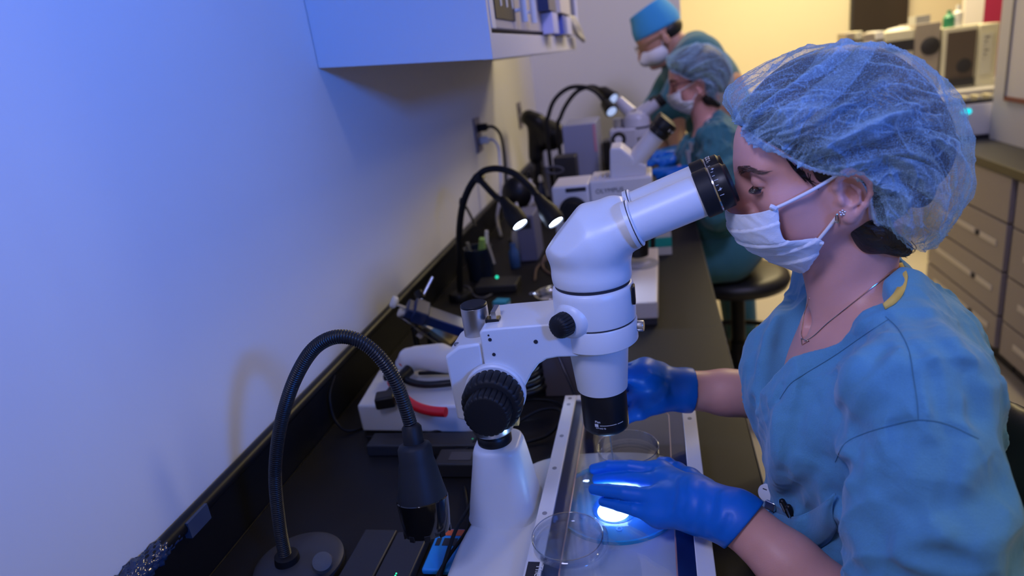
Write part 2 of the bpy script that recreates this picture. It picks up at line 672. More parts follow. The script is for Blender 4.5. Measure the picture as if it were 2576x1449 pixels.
# ---------------------------------------------------------------- wall cabinet, upper left
m_cab = mat('cabinet_white_laminate', (0.72, 0.72, 0.76), 0.45)
m_cabdoor = mat('cabinet_door_grey', (0.52, 0.49, 0.50), 0.5)
cab = thing('wall_cabinet', 'white wall cabinet hung above the bench at the top left', 'cabinet', (0.17, 2.0, 1.4))
CY0, CY1, CX = 1.255, 2.80, 0.338
zl, zr = at(800, 172, CY0)[2], at(1240, 149, CY0)[2]
tl, tr_ = at(752, 0, CY0), at(1217, 0, CY0)
bl, br = at(800, 172, CY0), at(1240, 149, CY0)
side = [(0.001, CY0, bl[2]), (br[0], CY0, br[2]), (br[0] + 0.002, CY0, 2.05), (0.001, CY0, 2.05)]
MB().prism(side, (0, 0.02, 0)).build('side_panel', m_cab, cab, bevel=0.001)
MB().box((0.001, CY1 - 0.02, br[2]), (CX - 0.02, CY1, 2.05)).build('side_panel', m_cab, cab)
MB().box((0.001, CY0 + 0.02, bl[2] + 0.004), (CX - 0.019, CY1 - 0.02, bl[2] + 0.022)).build('bottom_panel', m_cab, cab)
MB().box((0.001, CY0 + 0.02, 2.03), (CX, CY1 - 0.02, 2.05)).build('top_panel', m_cab, cab)
MB().box((CX - 0.018, CY0 + 0.02, br[2] + 0.0), (CX + 0.001, CY1, br[2] + 0.046)).build('bottom_rail', m_cab, cab, bevel=0.001)
MB().box((CX - 0.024, CY0 + 0.02, br[2] + 0.047), (CX - 0.016, CY1, br[2] + 0.055)).build('shadow_gap', m_ink, cab)  # black strip set into the gap to paint its shade
zb = br[2] + 0.055
for (y0, y1, hy) in ((1.277, 1.622, 1.562), (1.626, 2.200, 1.690), (2.204, 2.778, 2.72)):
    d = MB().box((CX - 0.018, y0, zb), (CX + 0.001, y1, 2.045)).build('door', m_cabdoor, cab, bevel=0.0015)
    h = MB().cyl((CX + 0.020, hy, zb + 0.014), (CX + 0.020, hy, zb + 0.24), 0.0075, n=14)
    for z in (zb + 0.04, zb + 0.22):
        h.cyl((CX, hy, z), (CX + 0.020, hy, z), 0.004, n=10)
    h.build('handle', m_whitep, d, 'white bar handle')
# papers and pouches hung on the cabinet doors
def hung(name, label, cat, y0, y1, z0, z1, m, t=0.003):
    return tag(MB().box((CX + 0.0015, y0, z0), (CX + 0.0015 + t, y1, z1)).build(name, m, bevel=0.0006), label, cat)
pz = zb + 0.035
po = hung('poster', 'black and white poster taped to the wall cabinet door, nearest of its papers', 'poster', 1.333, 1.535, pz - 0.018, pz + 0.28, m_ink)
st = MB()
for y in (1.385, 1.445, 1.505):
    st.prism([(CX + 0.005, y, pz + 0.005), (CX + 0.005, y + 0.014, pz + 0.008), (CX + 0.005, y + 0.032, pz + 0.26), (CX + 0.005, y - 0.022, pz + 0.26)], (0.0006, 0, 0))
st.build('pale_figures', m_print, po, 'pale shapes on black')
hung('paper_strip', 'narrow white paper strip on the front corner of the wall cabinet', 'paper', 1.290, 1.326, pz - 0.036, pz + 0.33, m_whitep, 0.002)
pch = hung('blue_pouch', 'dark blue pouch hanging on the middle of the wall cabinet front', 'pouch', 1.895, 2.046, pz + 0.015, pz + 0.32, m_navy, 0.03)
hung('beige_carton', 'beige carton fixed to the wall cabinet front past the blue pouch', 'carton', 2.107, 2.375, pz + 0.016, pz + 0.34, mat('beige_card', (0.70, 0.66, 0.60), 0.7), 0.035)
for i, (y, w, c) in enumerate(((1.945, .115, (.62, .64, .95)), (2.185, .085, (.10, .15, .55)), (2.285, .14, (.72, .74, .95)))):
    lab = ('pale blue clip tray low on the wall cabinet front under the blue pouch', 'small navy clip tray low on the wall cabinet front under the beige carton',
           'white clip tray low on the wall cabinet front, right of the navy one')[i]
    o = hung('clip_tray', lab, 'tray', y, y + w, pz - 0.042, pz + 0.012, mat('tray_plastic_%s' % 'abc'[i], c, 0.3), 0.03)
hung('black_label_card', 'small navy and grey card at the far end of the wall cabinet front', 'card', 2.56, 2.78, pz + 0.026, pz + 0.14, m_navy, 0.012)
cc = MB()
for k in range(5):
    y0 = 2.50 + .05 * k
    cc.tube(spline([(CX + 0.012, y0, pz + 0.02), (CX + 0.025, y0 + .03, pz - 0.01), (CX + 0.03, y0 + .07, pz - 0.035), (CX + 0.035, min(2.79, y0 + .14), pz - 0.05 - .004 * k)]), 0.008, 8)
cc.tube([(CX + 0.012, 2.49, pz + 0.02), (CX + 0.014, 2.72, pz + 0.02)], .008, 8)
tag(cc.build('cream_cord', mat('cream_cable', (0.6, 0.58, 0.48), 0.5)), 'cream cord looped at the far end of the wall cabinet', 'cord')

# ================================================================== MAIN MICROSCOPE
YM = 0.73
ms = thing('stereo_microscope', 'white stereo microscope with black focus knobs that the front woman looks into', 'microscope', (0.5, YM, BENCH))
# base plate: boat shaped outline
bo = [(0.352, 0.52), (0.349, 0.60), (0.352, 0.67), (0.366, 0.735), (0.392, 0.795), (0.43, 0.838), (0.50, 0.855), (0.58, 0.855), (0.622, 0.835), (0.632, 0.78), (0.632, 0.56)]
bo = [tuple(p[:2]) for p in spline([np.array((*p, 0.0)) for p in bo], 6)] + [(0.632, 0.44), (0.362, 0.44)]
rings = []
for z, ins in ((BENCH + 0.001, 0.004), (BENCH + 0.004, 0.0), (BENCH + 0.020, 0.0), (BENCH + 0.0255, 0.0018), (BENCH + 0.0285, 0.0055), (BENCH + 0.0295, 0.010)):
    cx, cy = 0.492, 0.65
    rings.append([(p[0] + (cx - p[0]) * ins / 0.14, p[1] + (cy - p[1]) * ins / 0.2, z) for p in bo])
base = MB().loft(rings).build('base_plate', m_white, ms, ang=50)
# round glass stage disc and the lit port in the base
DC = np.array([0.545, 0.735])
zt = BENCH + 0.0295
m_aqua = glassy('pale_aqua_glass', (0.62, 0.84, 0.92), 0.9, 0.02)
dm = MB()
dm.lathe((DC[0], DC[1], zt), (0, 0, 1), [(0.079, 0.0003), (0.080, 0.001), (0.080, 0.003), (0.079, 0.0036)], 72)
dm.build('stage_glass', m_aqua, ms, 'pale aqua glass disc')
rg = MB()
n = 72
for R0, R1, zz in ((0.0785, 0.0812, zt + 0.0002),):
    vs = []
    for k in range(n):
        a = 2 * math.pi * k / n
        for R_, z_ in ((R0, zz), (R1, zz), (R1, zz + 0.0046), (R0, zz + 0.0046)):
            vs.append((DC[0] + R_ * math.cos(a), DC[1] + R_ * math.sin(a), z_))
    fs = []
    for k in range(n):
        q = (k + 1) % n
        for e in range(4):
            g = (e + 1) % 4
            fs.append((k * 4 + e, q * 4 + e, q * 4 + g, k * 4 + g))
    rg.add(vs, fs)
rg.build('glass_rim', mat('cyan_glass_edge', (0.05, 0.42, 0.62), 0.15), ms, 'cyan edge of the glass disc')
m_lit = mat('lit_lamp', (0.9, 0.95, 1.0), 0.4, emis=(0.80, 0.88, 1.0), estr=9.0)
m_bluering = mat('blue_port_ring', (0.04, 0.16, 0.45), 0.2)
MB().lathe((0.543, 0.722, zt + 0.0002), (0, 0, 1), [(0.029, 0), (0.029, 0.0004)], 48).build('port_ring', m_bluering, ms)
MB().lathe((0.541, 0.716, zt + 0.0007), (0, 0, 1), [(0.020, 0), (0.0205, 0.0003), (0.017, 0.0008), (0.010, 0.0012)], 48).build('light_port', m_lit, ms, 'glowing white light port')
lp_ = area('stage_port_lamp', (0.541, 0.716, zt + 0.003), (0.541, 0.75, zt + 1.0), 0.034, 0.25, (0.50, 0.62, 1.0))
for a in (20, 140, 215, 275, 330):
    MB().lathe((DC[0] + 0.052 * math.cos(math.radians(a)), DC[1] + 0.052 * math.sin(math.radians(a)), zt + 0.0002), (0, 0, 1), [(0.0042, 0), (0.0042, 0.0006), (0.002, 0.0007), (0.0018, 0.0002)], 20).build('screw', mat('dull_screw', (0.30, 0.42, 0.55), 0.4), ms)
# pillar foot
PX, PY = 0.397, YM
fr = []
for z, wx, wy, cxo in ((zt - 0.001, .046, .052, .0), (zt + .004, .0445, .050, 0), (0.85, .0420, .046, 0), (0.88, .0375, .040, .001), (0.905, .0335, .036, .002), (0.921, .0310, .033, .002), (0.9265, .0290, .031, .002), (0.9280, .0255, .0275, .002)):
    fr.append([(PX + cxo + p[0], PY + p[1], z) for p in rrect(wx, wy, min(wx, wy) * 0.62, 7)])
MB().loft(fr).build('pillar_foot', m_white, ms, ang=50)
cx_, cy_ = PX - 0.002, PY
MB().lathe((cx_, cy_, 0.924), (0, 0, 1), [(0.0225, 0), (0.0225, 0.012), (0.0205, 0.015)], 40).build('column_collar', m_blackp, ms)
MB().lathe((cx_, cy_, 0.930), (0, 0, 1), [(0.0165, 0), (0.0165, 0.186), (0.0158, 0.1868)], 48).build('column', m_satin, ms, 'polished steel column')
MB().lathe((cx_, cy_, 1.1165), (0, 0, 1), [(0.0164, -0.004), (0.0164, 0.0015), (0.0152, 0.0026)], 48).build('column_cap', m_blackp, ms)
cr = MB()
cr.lathe((cx_, cy_, 0.945), (0, 0, 1), [(0.0255, 0), (0.0268, 0.002), (0.0268, 0.024), (0.0255, 0.026)], 48)
cr.build('clamp_ring', m_satin, ms)
MB().cyl((cx_ + 0.02, cy_ - 0.017, 0.957), (cx_ + 0.0212, cy_ - 0.0182, 0.957), 0.003, n=14).build('clamp_screw', m_chrome, ms)
MB().cyl((cx_ + 0.022, cy_ + 0.004, 0.957), (cx_ + 0.034, cy_ + 0.004, 0.957), 0.009, n=20).build('clamp_knob', mat('amber_plastic', (0.5, 0.36, 0.12), 0.4), ms)
# focus block (rear) and the moving arm
FY0, FY1 = 0.694, 0.766
blk = [(0.3655, FY0, 0.985), (0.406, FY0, 0.972), (0.412, FY0, 1.068), (0.366, FY0, 1.063)]
rb = [(0.362, 0.981), (0.404, 0.968), (0.408, 1.082), (0.379, 1.079), (0.360, 1.066)]
MB().prism([(x, FY0, z) for x, z in rb], (0, FY1 - FY0, 0)).build('focus_block', m_white, ms, bevel=0.0035, seg=3)
MB().cyl((0.372, FY0 + 0.016, 1.074), (0.3718, FY0 + 0.016, 1.0765), 0.0032, n=16).build('block_screw', m_satin, ms)
# arm profile in x-z, swept through y and pinched towards the pod
ap = [(0.4085, 0.985), (0.4085, 1.097), (0.412, 1.1005), (0.437, 1.102), (0.500, 1.104), (0.522, 1.104), (0.522, 1.062), (0.497, 1.062), (0.484, 1.060), (0.474, 1.054), (0.464, 1.042), (0.455, 1.027), (0.447, 1.012), (0.440, 0.998), (0.430, 0.988)]
AY0, AY1 = 0.690, 0.770
MB().prism([(x, AY0, z) for x, z in ap], (0, AY1 - AY0, 0)).build('arm', m_white, ms, bevel=0.0045, seg=3)
MB().box((0.412, AY0 + 0.021, 1.099), (0.4285, AY0 + 0.033, 1.1045)).build('arm_slot', m_blackp, ms)
MB().box((0.4195, AY0 + 0.022, 1.1005), (0.4255, AY0 + 0.046, 1.1135)).build('slot_wedge', m_satin, ms)
for x, z, r in ((0.4205, 1.088, .0021), (0.4195, 1.0935, .0011), (0.4225, 1.069, .0021), (0.474, 1.083, .0025)):
    MB().cyl((x, AY0 - 0.0006, z), (x, AY0 + 0.001, z), r, n=16).build('arm_screw', m_ink, ms)
# big coaxial focus knobs, near and far side
def knob(p, ax, parts, n, m=m_rubber):
    b = MB()
    b.knurl(p, ax, parts, n, 0.07)
    return b
KX, KZ = 0.418, 1.018
MB().lathe((KX, AY0 + 0.001, KZ + 0.003), (0, -1, 0), [(0.037, 0), (0.037, 0.006), (0.035, 0.008)], 48).build('knob_plate', m_white, ms)
knob((KX, AY0 - 0.006, KZ), (0, -1, 0), [(0.031, 0, 0), (0.0355, 0.002, 1), (0.0362, 0.010, 1), (0.0355, 0.023, 1), (0.0335, 0.0265, .5), (0.030, 0.028, 0)], 26).build('coarse_knob', m_rubber, ms, 'large ribbed black knob', ang=50)
knob((KX, AY0 - 0.031, KZ), (0, -1, 0), [(0.024, 0, 0), (0.0265, 0.001, 1), (0.0270, 0.018, 1), (0.0262, 0.0225, 1), (0.0245, 0.0245, .4), (0.022, 0.0250, 0), (0.003, 0.0252, 0)], 24).build('fine_knob', m_rubber, ms, 'smaller ribbed black knob', ang=50)
knob((0.390, 0.766, 1.035), (-0.35, 1, 0), [(0.026, 0, 0), (0.0300, 0.002, 1), (0.0300, 0.034, 1), (0.028, 0.037, .5)], 26).build('coarse_knob', m_rubber, ms, ang=50)
# zoom body
AX = 0.5405
MB().lathe((AX, YM, 1.066), (0, 0, 1), [(0.0465, 0), (0.0478, 0.0012), (0.0478, 0.0245), (0.0468, 0.0262)], 72).build('arm_ring', m_white, ms, ang=40)
MB().lathe((AX, YM, 1.002), (0, 0, 1), [(0.0290, 0), (0.0305, 0.001), (0.0345, 0.045), (0.0365, 0.068)], 72).build('zoom_cone', m_white, ms)
ob = MB().lathe((AX + 0.0005, YM, 0.9485), (0, 0, 1), [(0.0225, 0.002), (0.0235, 0.0), (0.0260, 0.0003), (0.0276, 0.002), (0.0280, 0.006), (0.0280, 0.056), (0.0270, 0.058)], 72).build('objective', m_blackp, ms, 'black objective barrel')
MB().lathe((AX + 0.0005, YM, 0.9483), (0, 0, 1), [(0.0242, 0.0), (0.0242, 0.0015)], 48).build('objective_ring', m_chrome, ob)
ln = MB()
for a0, a1, z0, z1 in ((-100, -58, 0.9635, 0.9641), (-113, -104, 0.9620, 0.9658), (-55, -38, 0.9633, 0.9639)):
    aa = np.radians(np.linspace(a0, a1, 14))
    vs = [(AX + .0005 + R_ * math.cos(a), YM + R_ * math.sin(a), z) for a in aa for R_, z in ((.0279, z0), (.02815, z0), (.02815, z1), (.0279, z1))]
    fs = [(i * 4 + e, i * 4 + 4 + e, i * 4 + 4 + (e + 1) % 4, i * 4 + (e + 1) % 4) for i in range(13) for e in range(4)]
    ln.add(vs, fs + [(0, 1, 2, 3), (52, 53, 54, 55)])
ln.build('engraved_line', m_print, ob)
for txt, a, z, sz in (('Plan', -112, 0.9675, 0.0042), ('WF', -111, 0.9595, 0.0026), ('WD 70', -102, 0.9593, 0.0026)):
    ar = math.radians(a)
    lettering('engraving', txt, (AX + .0005 + .0281 * math.cos(ar), YM + .0281 * math.sin(ar), z), (-math.sin(ar + .08), math.cos(ar + .08), 0), (0, 0, 1), sz, m_print, ob)
pr = [(0.0455, 0), (0.0470, 0.0012), (0.0474, 0.006), (0.0474, 0.034), (0.0462, 0.0405), (0.0445, 0.0425), (0.0415, 0.0433)]
MB().lathe((AX, YM, 1.0936), (0, 0, 1), pr, 72).build('zoom_body', m_white, ms, ang=40)
MB().lathe((AX, YM, 1.0915), (0, 0, 1), [(0.0455, 0), (0.0455, 0.0045)], 72).build('seam', m_ink, ms)
MB().lathe((AX, YM, 1.1355), (0, 0, 1), [(0.0432, 0), (0.0432, 0.0065)], 72).build('head_seam', m_ink, ms)
# boss with the small zoom knob on the near left face
kd = np.array([-0.55, -0.83, 0.0])
kp = np.array([AX, YM, 1.1055]) + kd / np.linalg.norm(kd) * 0.030
MB().lathe(kp, kd, [(0.024, 0), (0.0235, 0.010), (0.0205, 0.017), (0.0165, 0.0215)], 40).build('knob_boss', m_white, ms, ang=60)
b = MB()
b.knurl(kp + kd / np.linalg.norm(kd) * 0.021, kd, [(0.0125, 0, 0), (0.0142, 0.002, 1), (0.0138, 0.013, 1), (0.0125, 0.0162, .7), (0.0095, 0.0180, 0), (0.003, 0.0186, 0)], 20, 0.08)
b.build('zoom_knob', m_rubber, ms, 'small fluted black knob', ang=50)
kr = MB()
kr.knurl((AX + 0.046, YM - 0.003, 1.0815), (1, -0.15, 0), [(0.005, 0, 0), (0.0066, 0.001, 1), (0.0066, 0.008, 1), (0.006, 0.009, 0)], 18, 0.1)
kr.build('clamp_knob', m_satin, ms, 'small metal clamp knob')
MB().box((AX + 0.0445, YM - 0.02, 1.114), (AX + 0.0482, YM - 0.006, 1.135)).build('zoom_scale', m_blackp, ms, bevel=0.001)
# tilting binocular head: a rounded wedge body blended in a distance field
hf = Field((AX - 0.075, YM - 0.065, 1.125), (AX + 0.09, YM + 0.065, 1.275), 0.0013)
hf.cone((AX, YM, 1.150), (AX + 0.002, YM, 1.186), 0.0460, 0.0430, 0.004)
hf.ell((AX + 0.004, YM, 1.184), (0.0465, 0.0460, 0.034), k=0.010)
hf.cone((AX + 0.012, YM - 0.019, 1.190), (AX + 0.047, YM - 0.019, 1.2035), 0.0265, 0.0255, 0.010)
hf.cone((AX + 0.012, YM + 0.019, 1.190), (AX + 0.047, YM + 0.019, 1.2035), 0.0265, 0.0255, 0.010)
hf.cone((AX - 0.022, YM, 1.180), (AX + 0.030, YM, 1.213), 0.0250, 0.0225, 0.012)
hf.ell((AX - 0.0125, YM, 1.184), (0.034, 0.044, 0.028), k=0.008)
# flat cuts: bottom seat, sloping rear facet, front face square to the tubes
def halfspace(fld, p, nrm, k=0.003):
    p = np.asarray(p, float)
    nrm = np.asarray(nrm, float) / np.linalg.norm(nrm)
    lo = fld.lo + 0.02
    hi = fld.lo + fld.n * fld.h - 0.02
    fld.put(lo, hi, lambda X, Y, Z: -((X - p[0]) * nrm[0] + (Y - p[1]) * nrm[1] + (Z - p[2]) * nrm[2]), k, 'cut')
TD = np.array([math.cos(math.radians(19)), 0, math.sin(math.radians(19))])
halfspace(hf, (AX, YM, 1.1398), (0, 0, -1), 0.002)
halfspace(hf, (AX + 0.052, YM, 1.205), TD, 0.003)
halfspace(hf, (AX - 0.0375, YM, 1.1935), (-0.74, 0, 0.67), 0.0022)
halfspace(hf, (AX - 0.022, YM - 0.032, 1.1985), (-0.50, -0.66, 0.56), 0.0018)
halfspace(hf, (AX - 0.022, YM + 0.032, 1.1985), (-0.50, 0.66, 0.56), 0.0018)
V, F = hf.skin(2)
mesh_np('binocular_head', V, F, m_white, ms)
# eyepiece tubes
tu = np.array([-TD[2], 0, TD[0]])
tb = np.array([AX + 0.052, YM, 1.2095])
for sy in (-1, 1):
    p0 = tb + np.array([0, sy * 0.0275, 0]) - TD * 0.004
    t = MB().lathe(p0, TD, [(0.0262, 0), (0.0262, 0.0065), (0.0250, 0.0075), (0.0225, 0.0075), (0.0225, 0.078), (0.0215, 0.0785)], 48).build('eyepiece_tube', m_white, ms, ang=40)
    MB().lathe(p0 + TD * 0.0045, TD, [(0.0264, 0), (0.0264, 0.0010)], 48).build('tube_seam', m_ink, t)
    e = MB()
    e.lathe(p0 + TD * 0.0775, TD, [(0.0235, 0), (0.0250, 0.001), (0.0250, 0.0145), (0.0238, 0.0155)], 48)
    eo = e.build('eyepiece', m_rubber, ms, 'black eyepiece', ang=40)
    MB().lathe(p0 + TD * 0.0928, TD, [(0.0234, 0), (0.0234, 0.0016)], 48).build('steel_ring', m_chrome, eo)
    MB().lathe(p0 + TD * 0.0942, TD, [(0.0232, 0), (0.0238, 0.0008), (0.0232, 0.0125), (0.0205, 0.0145), (0.0200, 0.0172), (0.0175, 0.0175), (0.014, 0.015)], 48).build('eyecup', m_blackp, eo, ang=40)
    # engraved marks round the dioptre ring
    mk = MB()
    for k, a in enumerate(range(-96, -20, 13)):
        ar = math.radians(a)
        rad = tu * math.sin(-ar - math.pi / 2) * 0 + np.array([0, math.sin(ar), 0]) + 0
        dv = np.array([0, 1, 0]) * math.sin(ar) + tu * math.cos(ar)
        tn = np.array([0, 1, 0]) * math.cos(ar) - tu * math.sin(ar)
        L_ = 0.0042 if k % 3 == 0 else 0.0026
        mk.obox(p0 + TD * (0.0955 + L_ / 2) + dv * 0.02345, TD, tn, dv, (L_ / 2, 0.0002, 0.0004))
    mk.build('dioptre_mark', m_print, eo)
    for txt, a in (('+', -80), ('122', -30)) if sy > 0 else (('+', -85), ('+', -25)):
        ar = math.radians(a)
        dv = np.array([0, 1, 0]) * math.sin(ar) + tu * math.cos(ar)
        tn = np.array([0, 1, 0]) * math.cos(ar) - tu * math.sin(ar)
        pp = p0 + TD * 0.1005 + dv * 0.0238
        lettering('engraving', txt, tuple(pp), tuple(tn), tuple(-TD), 0.0062, m_print, eo)

# ================================================================== HEATED GLASS STAGE PLATE
TZ = 0.836
tray = thing('heated_stage_plate', 'white framed heated glass plate lying on the microscope base', 'heated plate', (0.55, 0.75, TZ))
x0, x1, y0, y1 = 0.4475, 0.657, 0.50, 0.996
m_frame = mat('white_frame_plastic', (0.78, 0.78, 0.82), 0.4)
MB().box((x0, y0, TZ), (x0 + 0.020, y1, TZ + 0.010)).build('frame_bar', m_frame, tray, bevel=0.0012)
MB().box((x1 - 0.020, y0, TZ), (x1, y1, TZ + 0.010)).build('frame_bar', m_frame, tray, bevel=0.0012)
MB().box((x0 + 0.020, y1 - 0.016, TZ), (x1 - 0.020, y1, TZ + 0.010)).build('frame_bar', m_frame, tray, bevel=0.0012)
MB().box((x0 + 0.020, y0, TZ), (x1 - 0.020, y0 + 0.016, TZ + 0.010)).build('frame_bar', m_frame, tray, bevel=0.0012)
gz = TZ + 0.0062
MB().box((x0 + 0.020, y0 + 0.016, gz), (x1 - 0.020, y1 - 0.016, gz + 0.003)).build('glass_pane', glassy('heater_glass', (0.93, 0.96, 1.0), 0.9, 0.015), tray, 'clear glass pane')
hx0, hx1, hy0, hy1 = 0.487, 0.6165, 0.575, 0.948
m_border = mat('dark_heater_border', (0.012, 0.02, 0.075), 0.28, var=0.2, vscale=600)
bx = MB()
bz0, bz1 = gz - 0.0012, gz - 0.0004
out = [(x0 + 0.0195, y0 + 0.0155), (x1 - 0.0195, y0 + 0.0155), (x1 - 0.0195, y1 - 0.0155), (x0 + 0.0195, y1 - 0.0155)]
inn = [((hx0 + hx1) / 2 + p[0], (hy0 + hy1) / 2 + p[1]) for p in rrect((hx1 - hx0) / 2, (hy1 - hy0) / 2, 0.018, 8)]
# border: quads between the rounded window and its projection on the outer rectangle
def toedge(p):
    x, y = p
    fx = (x1 - 0.0195) if x > (hx0 + hx1) / 2 else (x0 + 0.0195)
    fy = (y1 - 0.0155) if y > (hy0 + hy1) / 2 else (y0 + 0.0155)
    return fx, fy
nI = len(inn)
oo = []
for k, p in enumerate(inn):
    q = k // 9
    t = (k % 9) / 8
    c = [(x1 - .0195, y1 - .0155), (x0 + .0195, y1 - .0155), (x0 + .0195, y0 + .0155), (x1 - .0195, y0 + .0155)][q]
    a = [(c[0], p[1]), (p[0], c[1])]
    if q in (1, 3):
        a = a[::-1]
    if t < 0.5:
        s_ = t * 2
        oo.append((a[0][0] + (c[0] - a[0][0]) * s_, a[0][1] + (c[1] - a[0][1]) * s_))
    else:
        s_ = t * 2 - 1
        oo.append((c[0] + (a[1][0] - c[0]) * s_, c[1] + (a[1][1] - c[1]) * s_))
vs = [(*p, bz1) for p in inn] + [(*p, bz1) for p in oo] + [(*p, bz0) for p in inn] + [(*p, bz0) for p in oo]
fs = []
for k in range(nI):
    q = (k + 1) % nI
    fs += [(k, q, nI + q, nI + k), (2 * nI + k, 3 * nI + k, 3 * nI + q, 2 * nI + q), (k, 2 * nI + k, 2 * nI + q, q), (nI + k, nI + q, 3 * nI + q, 3 * nI + k)]
bx.add(vs, fs)
bx.build('heater_border', m_border, tray, 'dark blue border under the glass')
loop = [np.array((*p, gz - 0.0003)) for p in inn]
loop.append(loop[0])
cu = MB().tube([np.array((*q, gz - 0.0010)) for q in inn] + [np.array((*inn[0], gz - 0.0010))], 0.00115, 8, False)
cu.build('copper_line', mat('copper_trace', (0.62, 0.30, 0.22), 0.4), tray, 'copper coloured heater line')
for x, y in ((x0 + .0095, 0.985), (x0 + .0095, 0.965), (x0 + .0095, 0.870), (x0 + .0095, 0.787), (x0 + .0095, 0.690), (x1 - .010, 0.915)):
    MB().cyl((x, y, TZ + 0.0095), (x, y, TZ + 0.0104), 0.0032, n=16).build('frame_screw', mat('grey_screw', (0.28, 0.28, 0.33), 0.4), tray)
lb = MB().box((x0 + 0.003, 0.535, TZ + 0.0101), (x0 + 0.0165, 0.604, TZ + 0.0105)).build('maker_label', m_ink, tray, 'black label with white lettering')
lettering('label_lettering', 'Thermo', (x0 + 0.0135, 0.600, TZ + 0.0106), (0, -1, 0), (1, 0, 0), 0.012, m_print, lb, 0.0001)
MB().box((x1, 0.742, TZ + 0.001), (x1 + 0.012, 0.756, TZ + 0.011)).build('probe_socket', m_blackp, tray, 'black plug on the plate edge', bevel=0.0015)

# ------------------------------------------------------------------ petri dishes
m_dish = glassy('clear_polystyrene', (0.95, 0.97, 1.0), 0.9, 0.04)
m_rim = glassy('polystyrene_rim', (0.92, 0.96, 1.0), 0.55, 0.08)
def dish(name, label, p, r, h, lidded=False):
    t = thing(name, label, 'petri dish', p, 'petri dishes on the heated plate')
    def cup(r, h, up=1):
        w = 0.0011
        return [(r - 0.001, 0), (r, 0.0008), (r, h - 0.0004), (r - 0.0004, h), (r - w + .0003, h), (r - w, h - .0004), (r - w, 0.0013), (r - w - 0.001, 0.0011)]
    MB().lathe(p, (0, 0, 1), cup(r, h), 72).build('bottom', m_dish, t, ang=30)
    MB().tube([(p[0] + r * math.cos(a), p[1] + r * math.sin(a), p[2] + h) for a in np.linspace(0, 2 * math.pi, 73)], 0.0007, 6, False).build('rim', m_rim, t)
    if lidded:
        MB().lathe((p[0] + 0.004, p[1] - 0.003, p[2] + h + 0.0008), (0, 0, -1), cup(r + 0.0025, 0.008), 72).build('lid', m_dish, t, ang=30)
    return t
PZ = gz + 0.0032
dish('petri_dish', 'empty clear petri dish at the front left corner of the heated plate', (0.4935, 0.634, TZ + 0.0108), 0.0415, 0.013, True)
dish('petri_dish', 'clear petri dish under the gloved left hand', (0.558, 0.820, PZ), 0.0425, 0.014)
cp = MB()
cp.tube([at(1534, 1092, 0.735), at(1540, 1140, 0.77), at(1546, 1172, 0.80)], 0.0009, 8)
tag(cp.build('glass_pipette', glassy('capillary_glass', (0.9, 0.95, 1), 0.75, 0.02)), 'thin clear glass pipette dipping into the dish below the objective', 'pipette')

# ================================================================== FOREGROUND LAMP (unlit gooseneck)
def gooseneck_hose(path, r, pitch, n=14, depth=0.16):
    """ribbed hose: radius ripples along the path"""
    P = spline(path, 40)
    seg = np.r_[0, np.cumsum(np.linalg.norm(np.diff(P, axis=0), axis=1))]
    m = int(seg[-1] / pitch * 6)
    s_ = np.linspace(0, seg[-1], m)
    Q = np.stack([np.interp(s_, seg, P[:, i]) for i in range(3)], 1)
    R = r * (1 - depth * np.abs(np.sin(math.pi * s_ / pitch)) ** 0.6 + depth * 0.5)
    return MB().tube(Q, R, n)

YG = 0.625
gl = thing('gooseneck_lamp', 'unlit black gooseneck lamp arching at the front left, glossy head hanging down', 'lamp', (0.125, YG, BENCH))
gp = [at(716, 1392, YG), at(703, 1320, YG), at(692, 1200, YG), at(702, 1090, YG), at(728, 990, YG), at(762, 915, YG), at(800, 868, YG), at(850, 847, YG), at(905, 858, YG), at(955, 898, YG), at(993, 955, YG), at(1018, 1020, YG), at(1035, 1075, YG)]
m_hose = mat('black_ribbed_hose', (0.007, 0.0075, 0.010), 0.36, spec=0.4)
gooseneck_hose(gp, 0.0079, 0.0029, 16).build('gooseneck', m_hose, gl, ang=60)
b0 = at(722, 1405, YG)
bd = at(703, 1320, YG) - b0
bd /= np.linalg.norm(bd)
MB().lathe(b0 - bd * 0.018, bd, [(0.0165, 0), (0.0158, 0.018), (0.0150, 0.024), (0.012, 0.0255)], 28).build('neck_socket', m_rubber, gl)
MB().lathe((b0[0] + 0.012, YG + 0.005, BENCH + 0.0005), (0, 0, 1), [(0.058, 0), (0.058, 0.010), (0.052, 0.014), (0.02, 0.016)], 56).build('base', mat('dark_grey_cast', (0.045, 0.046, 0.055), 0.5), gl)
MB().lathe(np.array([b0[0] + 0.058, YG - 0.012, BENCH + 0.024]), (0.35, -0.5, 0.9), [(0.004, -0.012), (0.005, -0.004), (0.010, -0.003), (0.0135, 0.004), (0.012, 0.011), (0.006, 0.0135)], 28).build('adjusting_knob', mat('grey_rubber', (0.10, 0.10, 0.105), 0.6), gl)
h0, h1 = at(1034, 1068, YG), at(1075, 1330, YG - 0.03)
hd = (h1 - h0) / np.linalg.norm(h1 - h0)
HL = np.linalg.norm(h1 - h0)
MB().lathe(h0, hd, [(0.0088, 0), (0.0112, 0.003), (0.0118, 0.022), (0.0120, 0.028)], 32).build('neck_sleeve', m_rubber, gl)
MB().lathe(h0 + hd * 0.021, hd, [(0.011, 0), (0.0175, 0.002), (0.0195, 0.006), (0.0200, 0.020), (0.0215, 0.026), (0.0262, 0.052), (0.0285, 0.062), (0.0288, 0.066)], 40).build('boot', mat('soft_black_boot', (0.012, 0.014, 0.019), 0.55, spec=.3), gl, 'matt rubber boot', ang=60)
